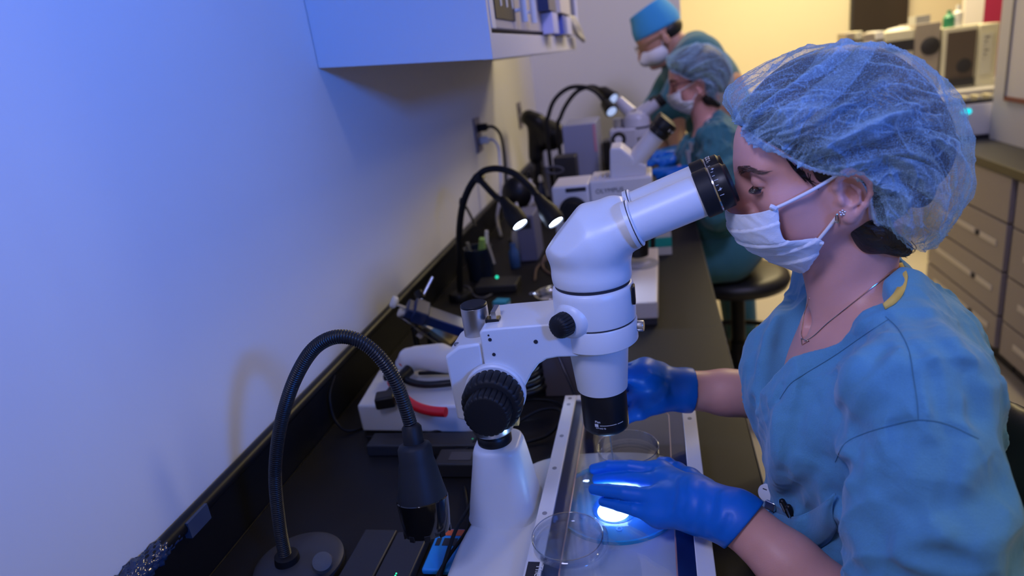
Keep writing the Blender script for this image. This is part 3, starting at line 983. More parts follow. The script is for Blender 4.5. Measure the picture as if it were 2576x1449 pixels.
sh = MB().lathe(h0 + hd * 0.085, hd, [(0.0288, 0.0), (0.0296, 0.001), (0.0288, 0.02), (0.0272, 0.036), (0.0262, 0.040), (0.0225, 0.0415), (0.0222, 0.034), (0.004, 0.030)], 48).build('lamp_head', mat('gloss_black', (0.004, 0.004, 0.005), 0.09, spec=0.8), gl, 'glossy black lamp head', ang=40)
for k in range(9):
    a = 2 * math.pi * k / 9
    u_, w_, _ = basis(hd)
    c = h0 + hd * 0.1235 + (u_ * math.cos(a) + w_ * math.sin(a)) * 0.0262
    MB().obox(c, hd, u_ * math.cos(a) + w_ * math.sin(a), np.cross(hd, u_ * math.cos(a) + w_ * math.sin(a)), (0.0035, 0.0012, 0.0035)).build('vent_tooth', m_blackp, sh, bevel=0.0006)

# ------------------------------------------------------------------ black boxes, packet and cables, bottom left
m_boxtop = mat('black_box_paint', (0.022, 0.022, 0.026), 0.5, var=0.1, vscale=400)
pu = thing('power_unit', 'flat black power unit with a green light in front of the gooseneck lamp', 'power unit', (0.25, 0.62, BENCH))
MB().box((0.2055, 0.548, BENCH + 0.001), (0.252, 0.690, BENCH + 0.016)).build('case', m_boxtop, pu, bevel=0.002)
MB().box((0.2535, 0.548, BENCH + 0.001), (0.299, 0.686, BENCH + 0.016)).build('end_case', m_boxtop, pu, bevel=0.002)
m_green = mat('green_led', (0.02, 0.5, 0.2), 0.4, emis=(0.03, 1.0, 0.35), estr=2.5)
gp_ = atz(997, 1443, BENCH + 0.016)
for k in (0, 1):
    MB().lathe((gp_[0], gp_[1] - k * 0.0035, BENCH + 0.0158), (0, 0, 1), [(0.0011, 0), (0.0009, 0.0009)], 12).build('status_light', m_green, pu, 'green status light')
pk = thing('packet', 'small bright blue packet with an orange band beside the microscope base', 'packet', (0.326, 0.665, BENCH))
MB().box((0.306, 0.625, BENCH + 0.001), (0.345, 0.702, BENCH + 0.010)).build('wrapper', mat('cyan_packet', (0.02, 0.30, 0.75), 0.35), pk, bevel=0.003, seg=3)
MB().box((0.3075, 0.687, BENCH + 0.0102), (0.344, 0.6985, BENCH + 0.0107)).build('band', mat('orange_print', (0.85, 0.14, 0.03), 0.4), pk, 'orange band')
for x_, w_ in ((0.311, .006), (0.3205, .009), (0.332, .007)):
    MB().box((x_, 0.668, BENCH + 0.0102), (x_ + w_, 0.682, BENCH + 0.0106)).build('figure', m_ink, pk, 'dark printed figure')
def cable(name, label, pts, r, m=m_rubber, cat='cable', n=9):
    return tag(MB().tube(spline(pts, 10), r, n).build(name, m, ang=60), label, cat)
bz = BENCH + 0.004
cable('cable', 'black cable running down beside the blue packet to the front edge', [(0.315, 0.80, bz), (0.330, 0.76, bz + .004), (0.345, 0.715, bz + .01), (0.351, 0.685, bz + .016), (0.338, 0.64, bz + .012), (0.325, 0.60, bz), (0.318, 0.55, bz)], 0.0024)
cable('cable', 'black cable crossing over the blue packet, left of the microscope foot', [(0.325, 0.82, bz), (0.338, 0.775, bz + .012), (0.347, 0.73, bz + .024), (0.342, 0.67, bz + .028), (0.334, 0.62, bz + .006), (0.330, 0.56, bz)], 0.0026)
cable('cable', 'thin black cable hugging the white microscope base on its left', [(0.335, 0.79, bz), (0.3435, 0.74, bz + .004), (0.3455, 0.69, bz + .002), (0.3425, 0.62, bz), (0.340, 0.55, bz)], 0.0018)
cable('cable', 'black cable looping behind the microscope foot toward the heated plate', [(0.33, 0.93, bz), (0.36, 0.97, bz + .004), (0.40, 1.0, bz + .012), (0.437, 0.985, bz + .02), (0.44, 0.95, bz + .016), (0.42, 0.93, bz + .004), (0.38, 0.915, bz)], 0.0028)
cable('cable', 'thin black cable lying beyond the heated plate, left of its corner', [(0.32, 1.03, bz), (0.37, 1.06, bz), (0.42, 1.05, bz), (0.445, 1.02, bz), (0.46, 1.06, bz)], 0.0022)
cable('cable', 'black cable looped below the white box with pliers', [(0.16, 0.93, bz), (0.24, 0.955, bz + .004), (0.30, 0.95, bz + .02), (0.318, 0.915, bz + .025), (0.300, 0.885, bz + .012), (0.27, 0.89, bz + .01), (0.27, 0.92, bz + .012)], 0.0026)
cable('cable', 'black cable running in front of the white box toward the lamp', [(0.10, 0.94, bz), (0.18, 0.925, bz + .002), (0.23, 0.90, bz), (0.26, 0.85, bz), (0.22, 0.78, bz)], 0.0024)
cable('cable', 'black cable strung down the splashback behind the gooseneck lamp', [(0.020, 1.02, 0.885), (0.021, 0.985, 0.86), (0.03, 0.97, 0.82), (0.06, 0.96, bz), (0.10, 1.0, bz)], 0.0024)
ad = thing('power_adapter', 'black power adapter lying left of the white microscope foot', 'adapter', (0.30, 0.85, BENCH))
MB().box((0.262, 0.826, BENCH + 0.001), (0.338, 0.868, BENCH + 0.026)).build('case', m_boxtop, ad, bevel=0.003, seg=3)
MB().box((0.283, 0.836, BENCH + 0.0262), (0.318, 0.858, BENCH + 0.0266)).build('rating_label', mat('grey_print', (0.06, 0.06, 0.075), 0.5), ad)
ps = thing('power_strip', 'long black power strip in front of the white box with pliers', 'power strip', (0.24, 0.90, BENCH))
MB().box((0.125, 0.884, BENCH + 0.001), (0.352, 0.924, BENCH + 0.022)).build('case', m_boxtop, ps, bevel=0.003, seg=3)
MB().lathe((0.305, 0.902, BENCH + 0.0215), (0, 0, 1), [(0.0016, 0), (0.0012, 0.001)], 12).build('status_light', mat('dim_green_led', (0.02, 0.3, 0.1), 0.4, emis=(0.03, 0.6, 0.25), estr=0.5), ps, 'dim green light')
cable('coiled_hose', 'dark corrugated hose coiled on the bench behind the microscope column', [(0.362 + (0.040 - .0015 * (k / 16)) * math.cos(k * 2 * math.pi / 16), 1.10 + 0.048 * math.sin(k * 2 * math.pi / 16), BENCH + 0.008 + 0.0155 * k / 16) for k in range(66)], 0.0068, m_hose, 'hose', 12)

# ------------------------------------------------------------------ white box with pliers and pipette controller
wb = thing('control_box', 'flat white control box under the red handled pliers', 'box', (0.20, 1.03, BENCH))
cs = [(0.085, 0.958), (0.303, 0.948), (0.303, 1.085), (0.070, 1.10)]
MB().prism([(x, y, BENCH + 0.004) for x, y in cs], (0, 0, 0.052)).build('case', m_white, wb, bevel=0.004, seg=3)
for x, y in ((0.10, 0.975), (0.285, 0.965), (0.285, 1.07), (0.09, 1.08)):
    MB().cyl((x, y, BENCH), (x, y, BENCH + 0.006), 0.008, n=14).build('foot', m_rubber, wb)
WZ = BENCH + 0.0565
pl = thing('pliers', 'black pliers with red sleeved handles lying on the white box', 'pliers', (0.2, 0.98, WZ))
m_red = mat('red_grip', (0.62, 0.008, 0.018), 0.35)
def pz_(px, py, h=0.012):
    return atz(px, py, WZ + h)
MB().tube(spline([pz_(985, 962), pz_(1003, 985), pz_(1022, 1006), pz_(1050, 1024), pz_(1085, 1034), pz_(1122, 1037)], 8), 0.0082, 14).build('handle', m_red, pl, 'red sleeve handle')
MB().tube(spline([pz_(968, 950, .014), pz_(1000, 945, .018), pz_(1035, 962, .014), pz_(1080, 968, .014), pz_(1150, 962, .014)], 8), 0.0065, 14).build('handle', m_blackp, pl, 'black handle')
MB().tube([pz_(1008, 920, .022), pz_(1022, 905, .03)], [0.005, 0.0035], 12).build('spring_tab', m_red, pl, 'red tip')
jw = MB()
jw.tube(spline([pz_(1030, 930, .024), pz_(1005, 955, .018), pz_(985, 985, .014), pz_(955, 1010, .012)], 6), np.linspace(0.011, 0.0075, 19), 12)
jw.build('jaw', m_blackp, pl)
MB().obox(pz_(970, 1005, .012), (1, 0.3, 0), (-0.3, 1, 0), (0, 0, 1), (0.017, 0.016, 0.011)).build('jaw', m_blackp, pl, bevel=0.004)
pc = thing('pipette_controller', 'white handheld pipette controller lying behind the pliers', 'pipette controller', (0.2, 1.06, WZ))
f = Field((0.10, 0.98, WZ), (0.32, 1.16, WZ + 0.09), 0.0022)
f.cone((0.145, 1.080, WZ + 0.030), (0.275, 1.050, WZ + 0.033), 0.020, 0.026, 0.01)
f.cone((0.165, 1.077, WZ + 0.036), (0.215, 1.067, WZ + 0.045), 0.017, 0.017, 0.01)
f.cone((0.128, 1.083, WZ + 0.018), (0.15, 1.077, WZ + 0.022), 0.013, 0.018, 0.008)
V, F = f.skin(2)
mesh_np('body', V, F, m_whitep, pc)
MB().lathe((0.272, 1.050, WZ + 0.033), (1, -0.2, 0), [(0.0262, 0), (0.0262, 0.012), (0.02, 0.016)], 32).build('end_cap', m_whitep, pc)
MB().box((0.17, 1.049, WZ + 0.008), (0.235, 1.055, WZ + 0.015)).build('trigger', m_blackp, pc, bevel=0.002)

# ------------------------------------------------------------------ navy clamp rack with acrylic plate
rk = thing('micromanipulator', 'navy blue clamp instrument with white knob on a tilted clear plate', 'instrument', (0.12, 1.3, BENCH))
r0_, r1_ = at(1022, 775, 1.22), at(1168, 826, 1.26)
rd = (r1_ - r0_) / np.linalg.norm(r1_ - r0_)
ru = np.array([0, -0.35, 1.0])
ru -= rd * (ru @ rd)
ru /= np.linalg.norm(ru)
rn = np.cross(rd, ru)
MB().obox((r0_ + r1_) / 2, rd, ru, rn, (np.linalg.norm(r1_ - r0_) / 2, 0.013, 0.018)).build('rail', m_navy, rk, bevel=0.003)
MB().obox(r0_ + rd * 0.030 + ru * 0.002, rd, ru, rn, (0.016, 0.017, 0.022)).build('clamp_block', m_navy, rk, bevel=0.003)
k0 = r0_ - rd * 0.004
MB().cyl(k0 - rd * 0.022, k0 + rd * 0.02, 0.0035, n=12).build('spindle', m_chrome, rk)
MB().lathe(k0 - rd * 0.020 + ru * 0.004, -rd, [(0.006, -0.004), (0.0125, 0.0), (0.0135, 0.004), (0.0125, 0.009), (0.006, 0.011)], 28).build('knob', m_whitep, rk, 'white knob')
MB().lathe(k0 + rd * 0.004 - ru * 0.016, -rd, [(0.006, -0.002), (0.010, 0.0), (0.010, 0.010), (0.006, 0.012)], 24).build('knob', m_whitep, rk, 'white knob')
MB().cyl(at(1058, 757, 1.27), at(1089, 697, 1.30), 0.0035, n=12).build('rod', m_chrome, rk)
MB().cyl(at(1060, 752, 1.27), at(1052, 735, 1.28), 0.010, n=16).build('clamp_screw', m_blackp, rk)
for t_ in (0.62, 0.9):
    c = r0_ + (r1_ - r0_) * t_ - rn * 0.018
    MB().cyl(c, c - rn * 0.004, 0.004, n=12).build('screw', m_chrome, rk)
pa, pb, pc_, pd_ = at(1003, 800, 1.20), at(1118, 882, 1.20), at(1160, 850, 1.32), at(1060, 760, 1.32)
pn = np.cross(pb - pa, pd_ - pa)
pn /= np.linalg.norm(pn)
MB().prism([pa, pb, pb + (pd_ - pa), pd_], pn * 0.005).build('plate', glassy('brown_acrylic', (0.62, 0.60, 0.55), 0.8, 0.06), rk, 'clear acrylic plate', bevel=0.001)
MB().obox((pa + pb) / 2 + (pd_ - pa) * 0.15, pb - pa, pd_ - pa, pn, (0.006, 0.03, 0.004)).build('plate_bracket', m_satin, rk)
for q in (pa * .7 + pb * .3, pa * .2 + pb * .8, pd_):
    MB().cyl((q[0] * .98 + .002, q[1] + .008, BENCH), (q[0] * .98 + .002, q[1] + .008, q[2]), 0.006, n=12).build('leg', m_blackp, rk)

# ------------------------------------------------------------------ lit double gooseneck lamp
m_led = mat('led_face', (0.9, 0.93, 1.0), 0.3, emis=(0.55, 0.68, 1.0), estr=60.0)
dl = thing('double_gooseneck_lamp', 'black double gooseneck lamp with both lamp heads lit, by the wall', 'lamp', (0.09, 1.62, BENCH))
YL = 1.60
stem = [at(1158, 742, 1.63), at(1156, 660, 1.62), at(1155, 590, 1.61), at(1162, 525, 1.60), at(1178, 478, 1.59), at(1200, 443, 1.58)]
MB().tube(spline(stem, 8), 0.0088, 12).build('stem', m_rubber, dl)
MB().lathe((stem[0][0], stem[0][1], BENCH), (0, 0, 1), [(0.032, 0), (0.032, 0.014), (0.028, 0.02), (0.014, 0.024)], 32).build('base', m_blackp, dl)
def lit_head(path, tip, tipdir, spot_target):
    MB().tube(spline(path, 8), 0.0080, 12).build('gooseneck', m_rubber, dl)
    d = np.asarray(tipdir, float)
    d /= np.linalg.norm(d)
    tip = np.asarray(tip, float)
    hd_ = MB().lathe(tip - d * 0.078, d, [(0.009, 0), (0.0115, 0.004), (0.0135, 0.018), (0.023, 0.046), (0.0235, 0.070), (0.0220, 0.078), (0.0175, 0.0785), (0.0175, 0.073)], 32).build('lamp_head', m_rubber, dl, ang=50)
    MB().lathe(tip - d * 0.0045, d, [(0.0172, 0), (0.0172, 0.001)], 32).build('led', m_led, hd_, 'glowing white led face')
    spot('gooseneck_led', tuple(tip + d * 0.004), tuple(np.asarray(spot_target, float)), 1.9, (0.45, 0.58, 1.0), 110, 0.8, 0.015)
t1, t2 = at(1309, 566, 1.47), at(1399, 560, 1.45)
d1 = t1 - at(1268, 505, 1.50)
d2 = t2 - at(1352, 492, 1.48)
d1 = d1 / np.linalg.norm(d1) + np.array([0.12, -0.12, -0.12])
d2 = d2 / np.linalg.norm(d2) + np.array([0.12, -0.12, -0.12])
d1 /= np.linalg.norm(d1)
d2 /= np.linalg.norm(d2)
lit_head([stem[-1], at(1220, 466, 1.56), at(1250, 497, 1.53), t1 - d1 * 0.077], t1, d1, t1 + d1)
lit_head([stem[-1], at(1222, 428, 1.57), at(1258, 425, 1.55), at(1300, 440, 1.53), at(1335, 472, 1.51), t2 - d2 * 0.077], t2, d2, t2 + d2)
MB().lathe(stem[-1] - np.array([0, 0, .012]), stem[-1] - stem[-2], [(0.0105, 0), (0.0115, 0.004), (0.0105, 0.02)], 18).build('fork', m_blackp, dl)
MB().lathe(at(1164, 515, 1.60), stem[3] - stem[2], [(0.0095, 0), (0.0105, 0.004), (0.0095, 0.016)], 18).build('collar', m_blackp, dl)

# ------------------------------------------------------------------ mid bench clutter
def cylt(name, label, cat, p, prof, m, n=28, group=None):
    return tag(MB().lathe(p, (0, 0, 1), prof, n).build(name, m, ang=40), label, cat, group)
cup = thing('pen_cup', 'dark cup of pens by the wall under the lit lamp', 'cup', (0.105, 1.80, BENCH))
MB().lathe((0.105, 1.80, BENCH), (0, 0, 1), [(0.036, 0), (0.038, 0.002), (0.041, 0.095), (0.038, 0.095), (0.035, 0.004)], 32).build('cup_wall', mat('smoky_cup', (0.012, 0.02, 0.04), 0.25), cup)
def pen(label, a, b, r, m, m2=None):
    a, b = np.asarray(a, float), np.asarray(b, float)
    t = thing('pen', label, 'pen', a, 'pens standing in the dark cup')
    d = b - a
    MB().cyl(a, a + d * 0.72, r, n=14).build('barrel', m, t)
    MB().cyl(a + d * 0.72, b, r * 1.12, r * 0.9, n=14).build('cap', m2 or m, t)
m_lime = mat('lime_marker', (0.35, 0.62, 0.16), 0.4)
pen('lime green marker standing in the dark pen cup', (0.105, 1.795, BENCH + .008), at(1213, 600, 1.77), 0.0095, m_lime)
pen('grey pen leaning left in the dark pen cup', (0.09, 1.79, BENCH + .008), at(1176, 610, 1.79), 0.0055, m_satin)
pen('silver pen with a pale tip leaning right in the dark pen cup', (0.118, 1.80, BENCH + .008), at(1224, 580, 1.80), 0.0055, m_satin, m_whitep)
cable('stylus', 'thin grey stylus leaning outside the pen cup', [at(1243, 664, 1.74), at(1236, 640, 1.745), at(1226, 612, 1.75)], 0.005, m_satin, 'stylus')
ub = thing('usb_hub', 'low black box with a green light behind the pen cup', 'box', (0.16, 1.74, BENCH))
MB().box((0.12, 1.655, BENCH + 0.001), (0.235, 1.735, BENCH + 0.022)).build('case', m_boxtop, ub, bevel=0.003)
gq = atx(1250, 697, 0.15)
gq = at(1250, 697, 1.6545)
MB().lathe(gq, (0, -1, 0), [(0.0045, -0.001), (0.0045, 0.0008), (0.003, 0.0014)], 16).build('status_light', mat('teal_led', (0.02, 0.5, 0.35), 0.4, emis=(0.02, 0.75, 0.45), estr=1.6), ub, 'green status light')
sb = thing('small_carton', 'small white and teal carton on the bench behind the steel column', 'carton', (0.23, 1.5, BENCH))
c0 = atz(1266, 792, BENCH)
MB().obox((c0[0], c0[1], BENCH + 0.016), (1, -.25, 0), (.25, 1, 0), (0, 0, 1), (0.0175, 0.014, 0.0155)).build('carton_body', mat('pale_blue_card', (0.45, 0.62, 0.85), 0.6), sb, bevel=0.001)
MB().obox((c0[0], c0[1], BENCH + 0.0355), (1, -.25, 0), (.25, 1, 0), (0, 0, 1), (0.0178, 0.0143, 0.0038)).build('lid', mat('teal_card', (0.05, 0.42, 0.62), 0.6), sb, 'teal lid', bevel=0.001)
gd = thing('glass_dish', 'clear glass dish glinting behind the microscope, left of its body', 'dish', (0.345, 1.46, BENCH))
gc = atz(1392, 752, BENCH + 0.035)
MB().lathe((gc[0] + .012, gc[1], BENCH + 0.030), (0, 0, 1), [(0.020, 0), (0.046, 0.004), (0.054, 0.014), (0.056, 0.022), (0.0535, 0.022), (0.050, 0.014), (0.040, 0.007), (0.004, 0.005)], 40).build('bowl', glassy('thick_glass', (0.80, 0.86, 1.0), 0.45, 0.12), gd)
MB().lathe((gc[0] + .012, gc[1], BENCH), (0, 0, 1), [(0.034, 0), (0.034, 0.02), (0.026, 0.0305)], 32).build('stand', m_satin, gd)
MB().ball((gc[0] - 0.047, gc[1] + .004, BENCH + 0.05), 0.0075, 14, (1.6, 1, .6)).build('spout', glassy('thick_glass'), gd)
m_brown = mat('brown_cable', (0.20, 0.13, 0.10), 0.5)
cable('cable', 'brown cable looping on the bench below the far microscope', [atz(1345, 705, bz), atz(1352, 672, bz), atz(1385, 648, bz + .01), atz(1415, 650, bz), atz(1425, 675, bz), atz(1390, 690, bz), atz(1366, 672, bz), atz(1372, 645, bz + .02), atz(1400, 640, bz)], 0.0034, m_brown)
cable('cable', 'grey cable lying in a curve behind the pen cup', [(0.06, 1.72, bz), (0.09, 1.70, bz + .004), (0.12, 1.64, bz), (0.15, 1.615, bz), (0.17, 1.64, bz)], 0.003, mat('grey_cable', (0.09, 0.09, 0.11), 0.5))
cable('cable', 'black cable hanging on the wall between outlet and lit lamp', [at(1172, 520, 1.86), at(1185, 545, 1.84), at(1196, 570, 1.82)], 0.004)
bk = tag(MB().box((0.398, 1.075, BENCH + 0.0005), (0.468, 1.15, BENCH + 0.085)).build('grey_block', mat('taupe_block', (0.085, 0.07, 0.075), 0.5), bevel=0.002), 'upright dark taupe block behind the heated plate corner', 'block')
tag(MB().tube([at(1399, 884, 1.062), at(1448, 1000, 1.062)], 0.0022, 10).build('metal_rod', mat('blue_steel', (0.45, 0.47, 0.7), 0.25, metal=1.0)), 'thin shiny metal rod leaning on the taupe block', 'rod')
# dark flask, bottle and instruments between lit lamp and far microscope
vb = thing('vertical_box', 'narrow grey upright instrument box behind the lit lamp heads', 'box', (0.225, 2.0, BENCH))
MB().box((0.196, 1.93, BENCH + .001), (0.252, 2.05, 0.945)).build('case', mat('blue_grey_paint', (0.18, 0.19, 0.30), 0.5), vb, bevel=0.003)
MB().box((0.206, 1.9285, 0.905), (0.242, 1.9302, 0.935)).build('display', m_ink, vb)
fl = thing('dark_round_lamp', 'round black lamp head standing behind the lit lamp, near the wall', 'lamp', (0.17, 2.18, BENCH))
lp = at(1300, 486, 2.18)
MB().ball(lp, 0.052, 24, (1, .9, 1.08)).build('lamp_head', m_blackp, fl)
MB().tube([(lp[0], 2.18, BENCH + .01), (lp[0], 2.18, lp[2] - .04)], 0.010, 12).build('pole', m_blackp, fl)
MB().lathe((lp[0], 2.18, BENCH), (0, 0, 1), [(0.05, 0), (0.05, .012), (0.012, .018)], 28).build('base', m_blackp, fl)
wbn = thing('squeeze_bottle', 'small white plastic bottle in front of the round black lamp', 'bottle', (0.21, 2.06, BENCH))
q = at(1306, 545, 2.06)
MB().lathe((q[0], 2.045, BENCH + .0005), (0, 0, 1), [(0.028, 0), (0.030, .004), (0.030, q[2] - BENCH - .06), (0.024, q[2] - BENCH - .03), (0.010, q[2] - BENCH - .015), (0.010, q[2] - BENCH + .01)], 28).build('bottle_body', m_whitep, wbn)
MB().lathe((q[0], 2.045, q[2] + .010), (0, 0, 1), [(0.012, 0), (0.012, .016), (0.005, .026), (0.004, .04)], 20).build('cap', m_whitep, wbn)
for (px, py, Y, r, h, m_, nm, lab) in ((1336, 486, 2.55, .020, .15, m_whitep, 'spray_bottle', 'tall white bottle standing by the wall below the jointed lamp'),
                                 (1362, 470, 2.62, .016, .12, m_navy, 'blue_bottle', 'slim dark blue bottle standing right of the tall white bottle'),
                                 (1350, 500, 2.45, .022, .09, mat('cream_jar', (.5, .47, .42), .5), 'jar', 'squat cream jar in front of the blue bottle')):
    g = at(px, py, Y)
    t = thing(nm, lab, 'bottle' if 'bottle' in nm else 'jar', (g[0], Y, BENCH))
    MB().lathe((g[0], Y, BENCH + .0005), (0, 0, 1), [(r * .95, 0), (r, .004), (r, h * .75), (r * .45, h * .86), (r * .45, h)], 24).build('bottle_body', m_, t)
    MB().lathe((g[0], Y, BENCH + h - .002), (0, 0, 1), [(r * .55, 0), (r * .55, h * .12), (r * .3, h * .2)], 20).build('cap', m_whitep if m_ is m_navy else m_blackp, t)
lit = cylt('blue_vial', 'small clear blue vial in front of the grey upright box', 'vial', (0.190, 1.88, BENCH + .0005), [(0.014, 0), (0.016, .003), (0.016, .05), (0.009, .06), (0.009, .075)], mat('blue_vial_plastic', (0.06, 0.14, 0.3), 0.2))
tb_ = thing('tissue_box', 'white and teal carton on the bench behind the microscope tubes', 'box', (0.62, 1.93, BENCH))
MB().box((0.555, 1.90, BENCH + .001), (0.650, 1.99, BENCH + 0.075)).build('carton_body', mat('white_card', (0.72, 0.74, 0.78), 0.6), tb_, bevel=0.001)
MB().box((0.5545, 1.8994, BENCH + 0.026), (0.6506, 1.9906, BENCH + 0.054)).build('band', mat('teal_band', (0.02, 0.45, 0.42), 0.5), tb_, 'teal band')

# ------------------------------------------------------------------ wall outlets and plugs
def outlet(label, Y, zc):
    t = thing('wall_outlet', label, 'outlet', (0.0, Y, zc))
    MB().box((0.0, Y - 0.04, zc - 0.06), (0.006, Y + 0.04, zc + 0.06)).build('face_plate', mat('grey_plate', (0.22, 0.20, 0.24), 0.4), t, bevel=0.0015)
    for dz in (-0.022, 0.022):
        MB().box((0.0055, Y - 0.017, zc + dz - .014), (0.0075, Y + 0.017, zc + dz + .014)).build('socket', m_ink, t)
    return t
outlet('grey wall outlet nearer the camera with black and white plugs', 2.38, 1.151)
outlet('dark wall outlet behind the black jointed lamp', 3.22, 1.135)
def plug(label, Y, z, m, cab):
    t = thing('plug', label, 'plug', (0.008, Y, z))
    MB().obox((0.024, Y, z), (1, 0, 0), (0, 1, 0), (0, 0, 1), (0.017, 0.014, 0.013)).build('plug_body', m, t, bevel=0.004)
    MB().tube(spline(cab, 8), 0.0055, 10).build('cord', m, t)
plug('black plug in the upper socket of the nearer wall outlet', 2.38, 1.175, m_rubber, [(0.038, 2.38, 1.175), (0.065, 2.375, 1.172), (0.088, 2.37, 1.14), (0.093, 2.36, 1.06), (0.085, 2.34, 0.95), (0.05, 2.33, 0.86), (0.06, 2.28, 0.806)])
plug('white plug in the lower socket of the nearer wall outlet', 2.38, 1.130, m_whitep, [(0.038, 2.38, 1.130), (0.058, 2.375, 1.128), (0.076, 2.36, 1.10), (0.078, 2.33, 1.02), (0.070, 2.31, 0.93), (0.05, 2.30, 0.86), (0.07, 2.24, 0.806)])

# ------------------------------------------------------------------ jointed black lamp by the wall
jl = thing('jointed_desk_lamp', 'black jointed lamp standing by the wall below the second outlet', 'lamp', (0.14, 2.95, BENCH))
Yj = 2.9
f = Field(at(1310, 420, Yj) - np.array([.08, .14, .1]), at(1420, 270, Yj) + np.array([.08, .14, .1]), 0.006)
f.cone(at(1330, 296, Yj), at(1350, 305, Yj), 0.034, 0.030, 0.02)
f.cone(at(1352, 310, Yj), at(1384, 340, Yj), 0.040, 0.066, 0.02)
f.cone(at(1345, 330, Yj), at(1348, 395, Yj), 0.030, 0.032, 0.02)
V, F = f.skin(2)
mesh_np('lamp_head', V, F, m_blackp, jl, 'glossy black head')
g = at(1350, 390, Yj)
MB().tube([(g[0], Yj, BENCH + .01), (g[0], Yj, g[2])], 0.018, 14).build('pole', m_blackp, jl)
MB().lathe((g[0], Yj, BENCH), (0, 0, 1), [(0.07, 0), (0.07, .015), (0.02, .02)], 32).build('base', m_blackp, jl)
# grey cabinet, black boxes
gb = thing('grey_instrument_box', 'tall blue grey instrument box behind the far white microscope', 'box', (0.36, 2.5, BENCH))
a_, b_ = at(1413, 318, 2.4), at(1502, 318, 2.4)
MB().box((a_[0], 2.4, BENCH + .001), (b_[0] - .004, 2.62, a_[2])).build('case', mat('blue_grey_case', (0.30, 0.32, 0.45), 0.5), gb, bevel=0.003)
MB().box((b_[0] - .016, 2.3985, a_[2] - .10), (b_[0] - .006, 2.4005, a_[2] - .005)).build('edge_strip', mat('pink_strip', (0.60, 0.28, 0.36), 0.5), gb, 'pink strip')
ck = thing('black_charger', 'black charger block with a coiled lead left of the grey instrument box', 'charger', (0.29, 2.25, BENCH))
a_ = at(1395, 436, 2.25)
MB().box((a_[0], 2.25, BENCH + .001), (a_[0] + .075, 2.33, at(1395, 398, 2.25)[2])).build('case', m_boxtop, ck, bevel=0.003)
cable('cable', 'grey lead coiled in front of the black charger', [at(1395 + 22 * math.cos(t), 428 + 9 * math.sin(t), 2.235) for t in np.linspace(0, 9, 20)] + [(0.28, 2.22, bz)], 0.004, mat('grey_cable', (0.09, 0.09, 0.11), 0.5))
bc = tag(MB().box((0.430, 2.53, BENCH + .0005), (0.480, 2.62, at(1515, 365, 2.45)[2])).build('black_box', m_boxtop, bevel=0.003), 'upright black box right of the grey instrument box', 'box')

# ================================================================== SECOND MICROSCOPE (white, middle of bench)
YO = 1.62
om = thing('stereo_microscope', 'white microscope with dark knob and lettering standing in the middle of the bench', 'microscope', (0.5, YO, BENCH))
m_owhite = mat('ivory_enamel', (0.74, 0.71, 0.74), 0.4)
a_, b_ = at(1385, 462, YO), at(1640, 590, YO)
X0, X1, Z0, Z1 = a_[0], at(1640, 440, YO)[0], 0.952, at(1500, 455, YO)[2]
MB().box((X0, YO, Z0), (X0 + 0.093, YO + 0.13, Z1 - 0.006)).build('rear_body', m_owhite, om, bevel=0.006, seg=3)
MB().box((X0 + 0.094, YO - .002, Z0), (X1, YO + 0.13, Z1)).build('body', m_owhite, om, bevel=0.005, seg=3)
MB().box((X0 + 0.098, YO - 0.0026, Z0 + 0.068), (X1 - .004, YO - 0.0016, Z0 + 0.070)).build('panel_seam', m_steel_d, om)
for k in range(7):
    MB().box((X0 + 0.105 + k * .012, YO + 0.03, Z1 - .001), (X0 + 0.111 + k * .012, YO + 0.10, Z1 + .004)).build('top_rib', m_owhite, om)
MB().box((X0 + 0.035, YO - .001, Z1 - .022), (X0 + 0.085, YO + .002, Z1 - .012)).build('slot', m_ink, om)
lettering('maker_lettering', 'OLYMPUS', (X0 + 0.108, YO - 0.0024, Z1 - 0.031), (1, 0, 0), (0, 0, 1), 0.0155, m_ink, om)
kc = at(1441, 533, YO - .02)
kb = MB()
kb.knurl((kc[0], YO + .001, kc[2]), (0, -1, 0), [(0.033, 0, 0), (0.034, .002, 1), (0.034, .020, 1), (0.032, .022, 0), (0.028, .023, 0), (0.0275, .036, 0), (0.025, .039, 0)], 34, 0.05)
kb.build('focus_knob', m_rubber, om, 'dark ribbed knob', ang=50)
MB().lathe((kc[0] + .012, YO - 0.036, kc[2] + 0.006), (0, -1, 0), [(0.010, 0), (0.010, 0.001)], 20).build('knob_mark', m_print, om)
MB().lathe((at(1556, 508, YO)[0], YO + .02, Z0 + 0.052), (0, -1, 0), [(0.030, 0), (0.030, .03), (0.027, .034)], 32).build('side_knob', m_rubber, om)
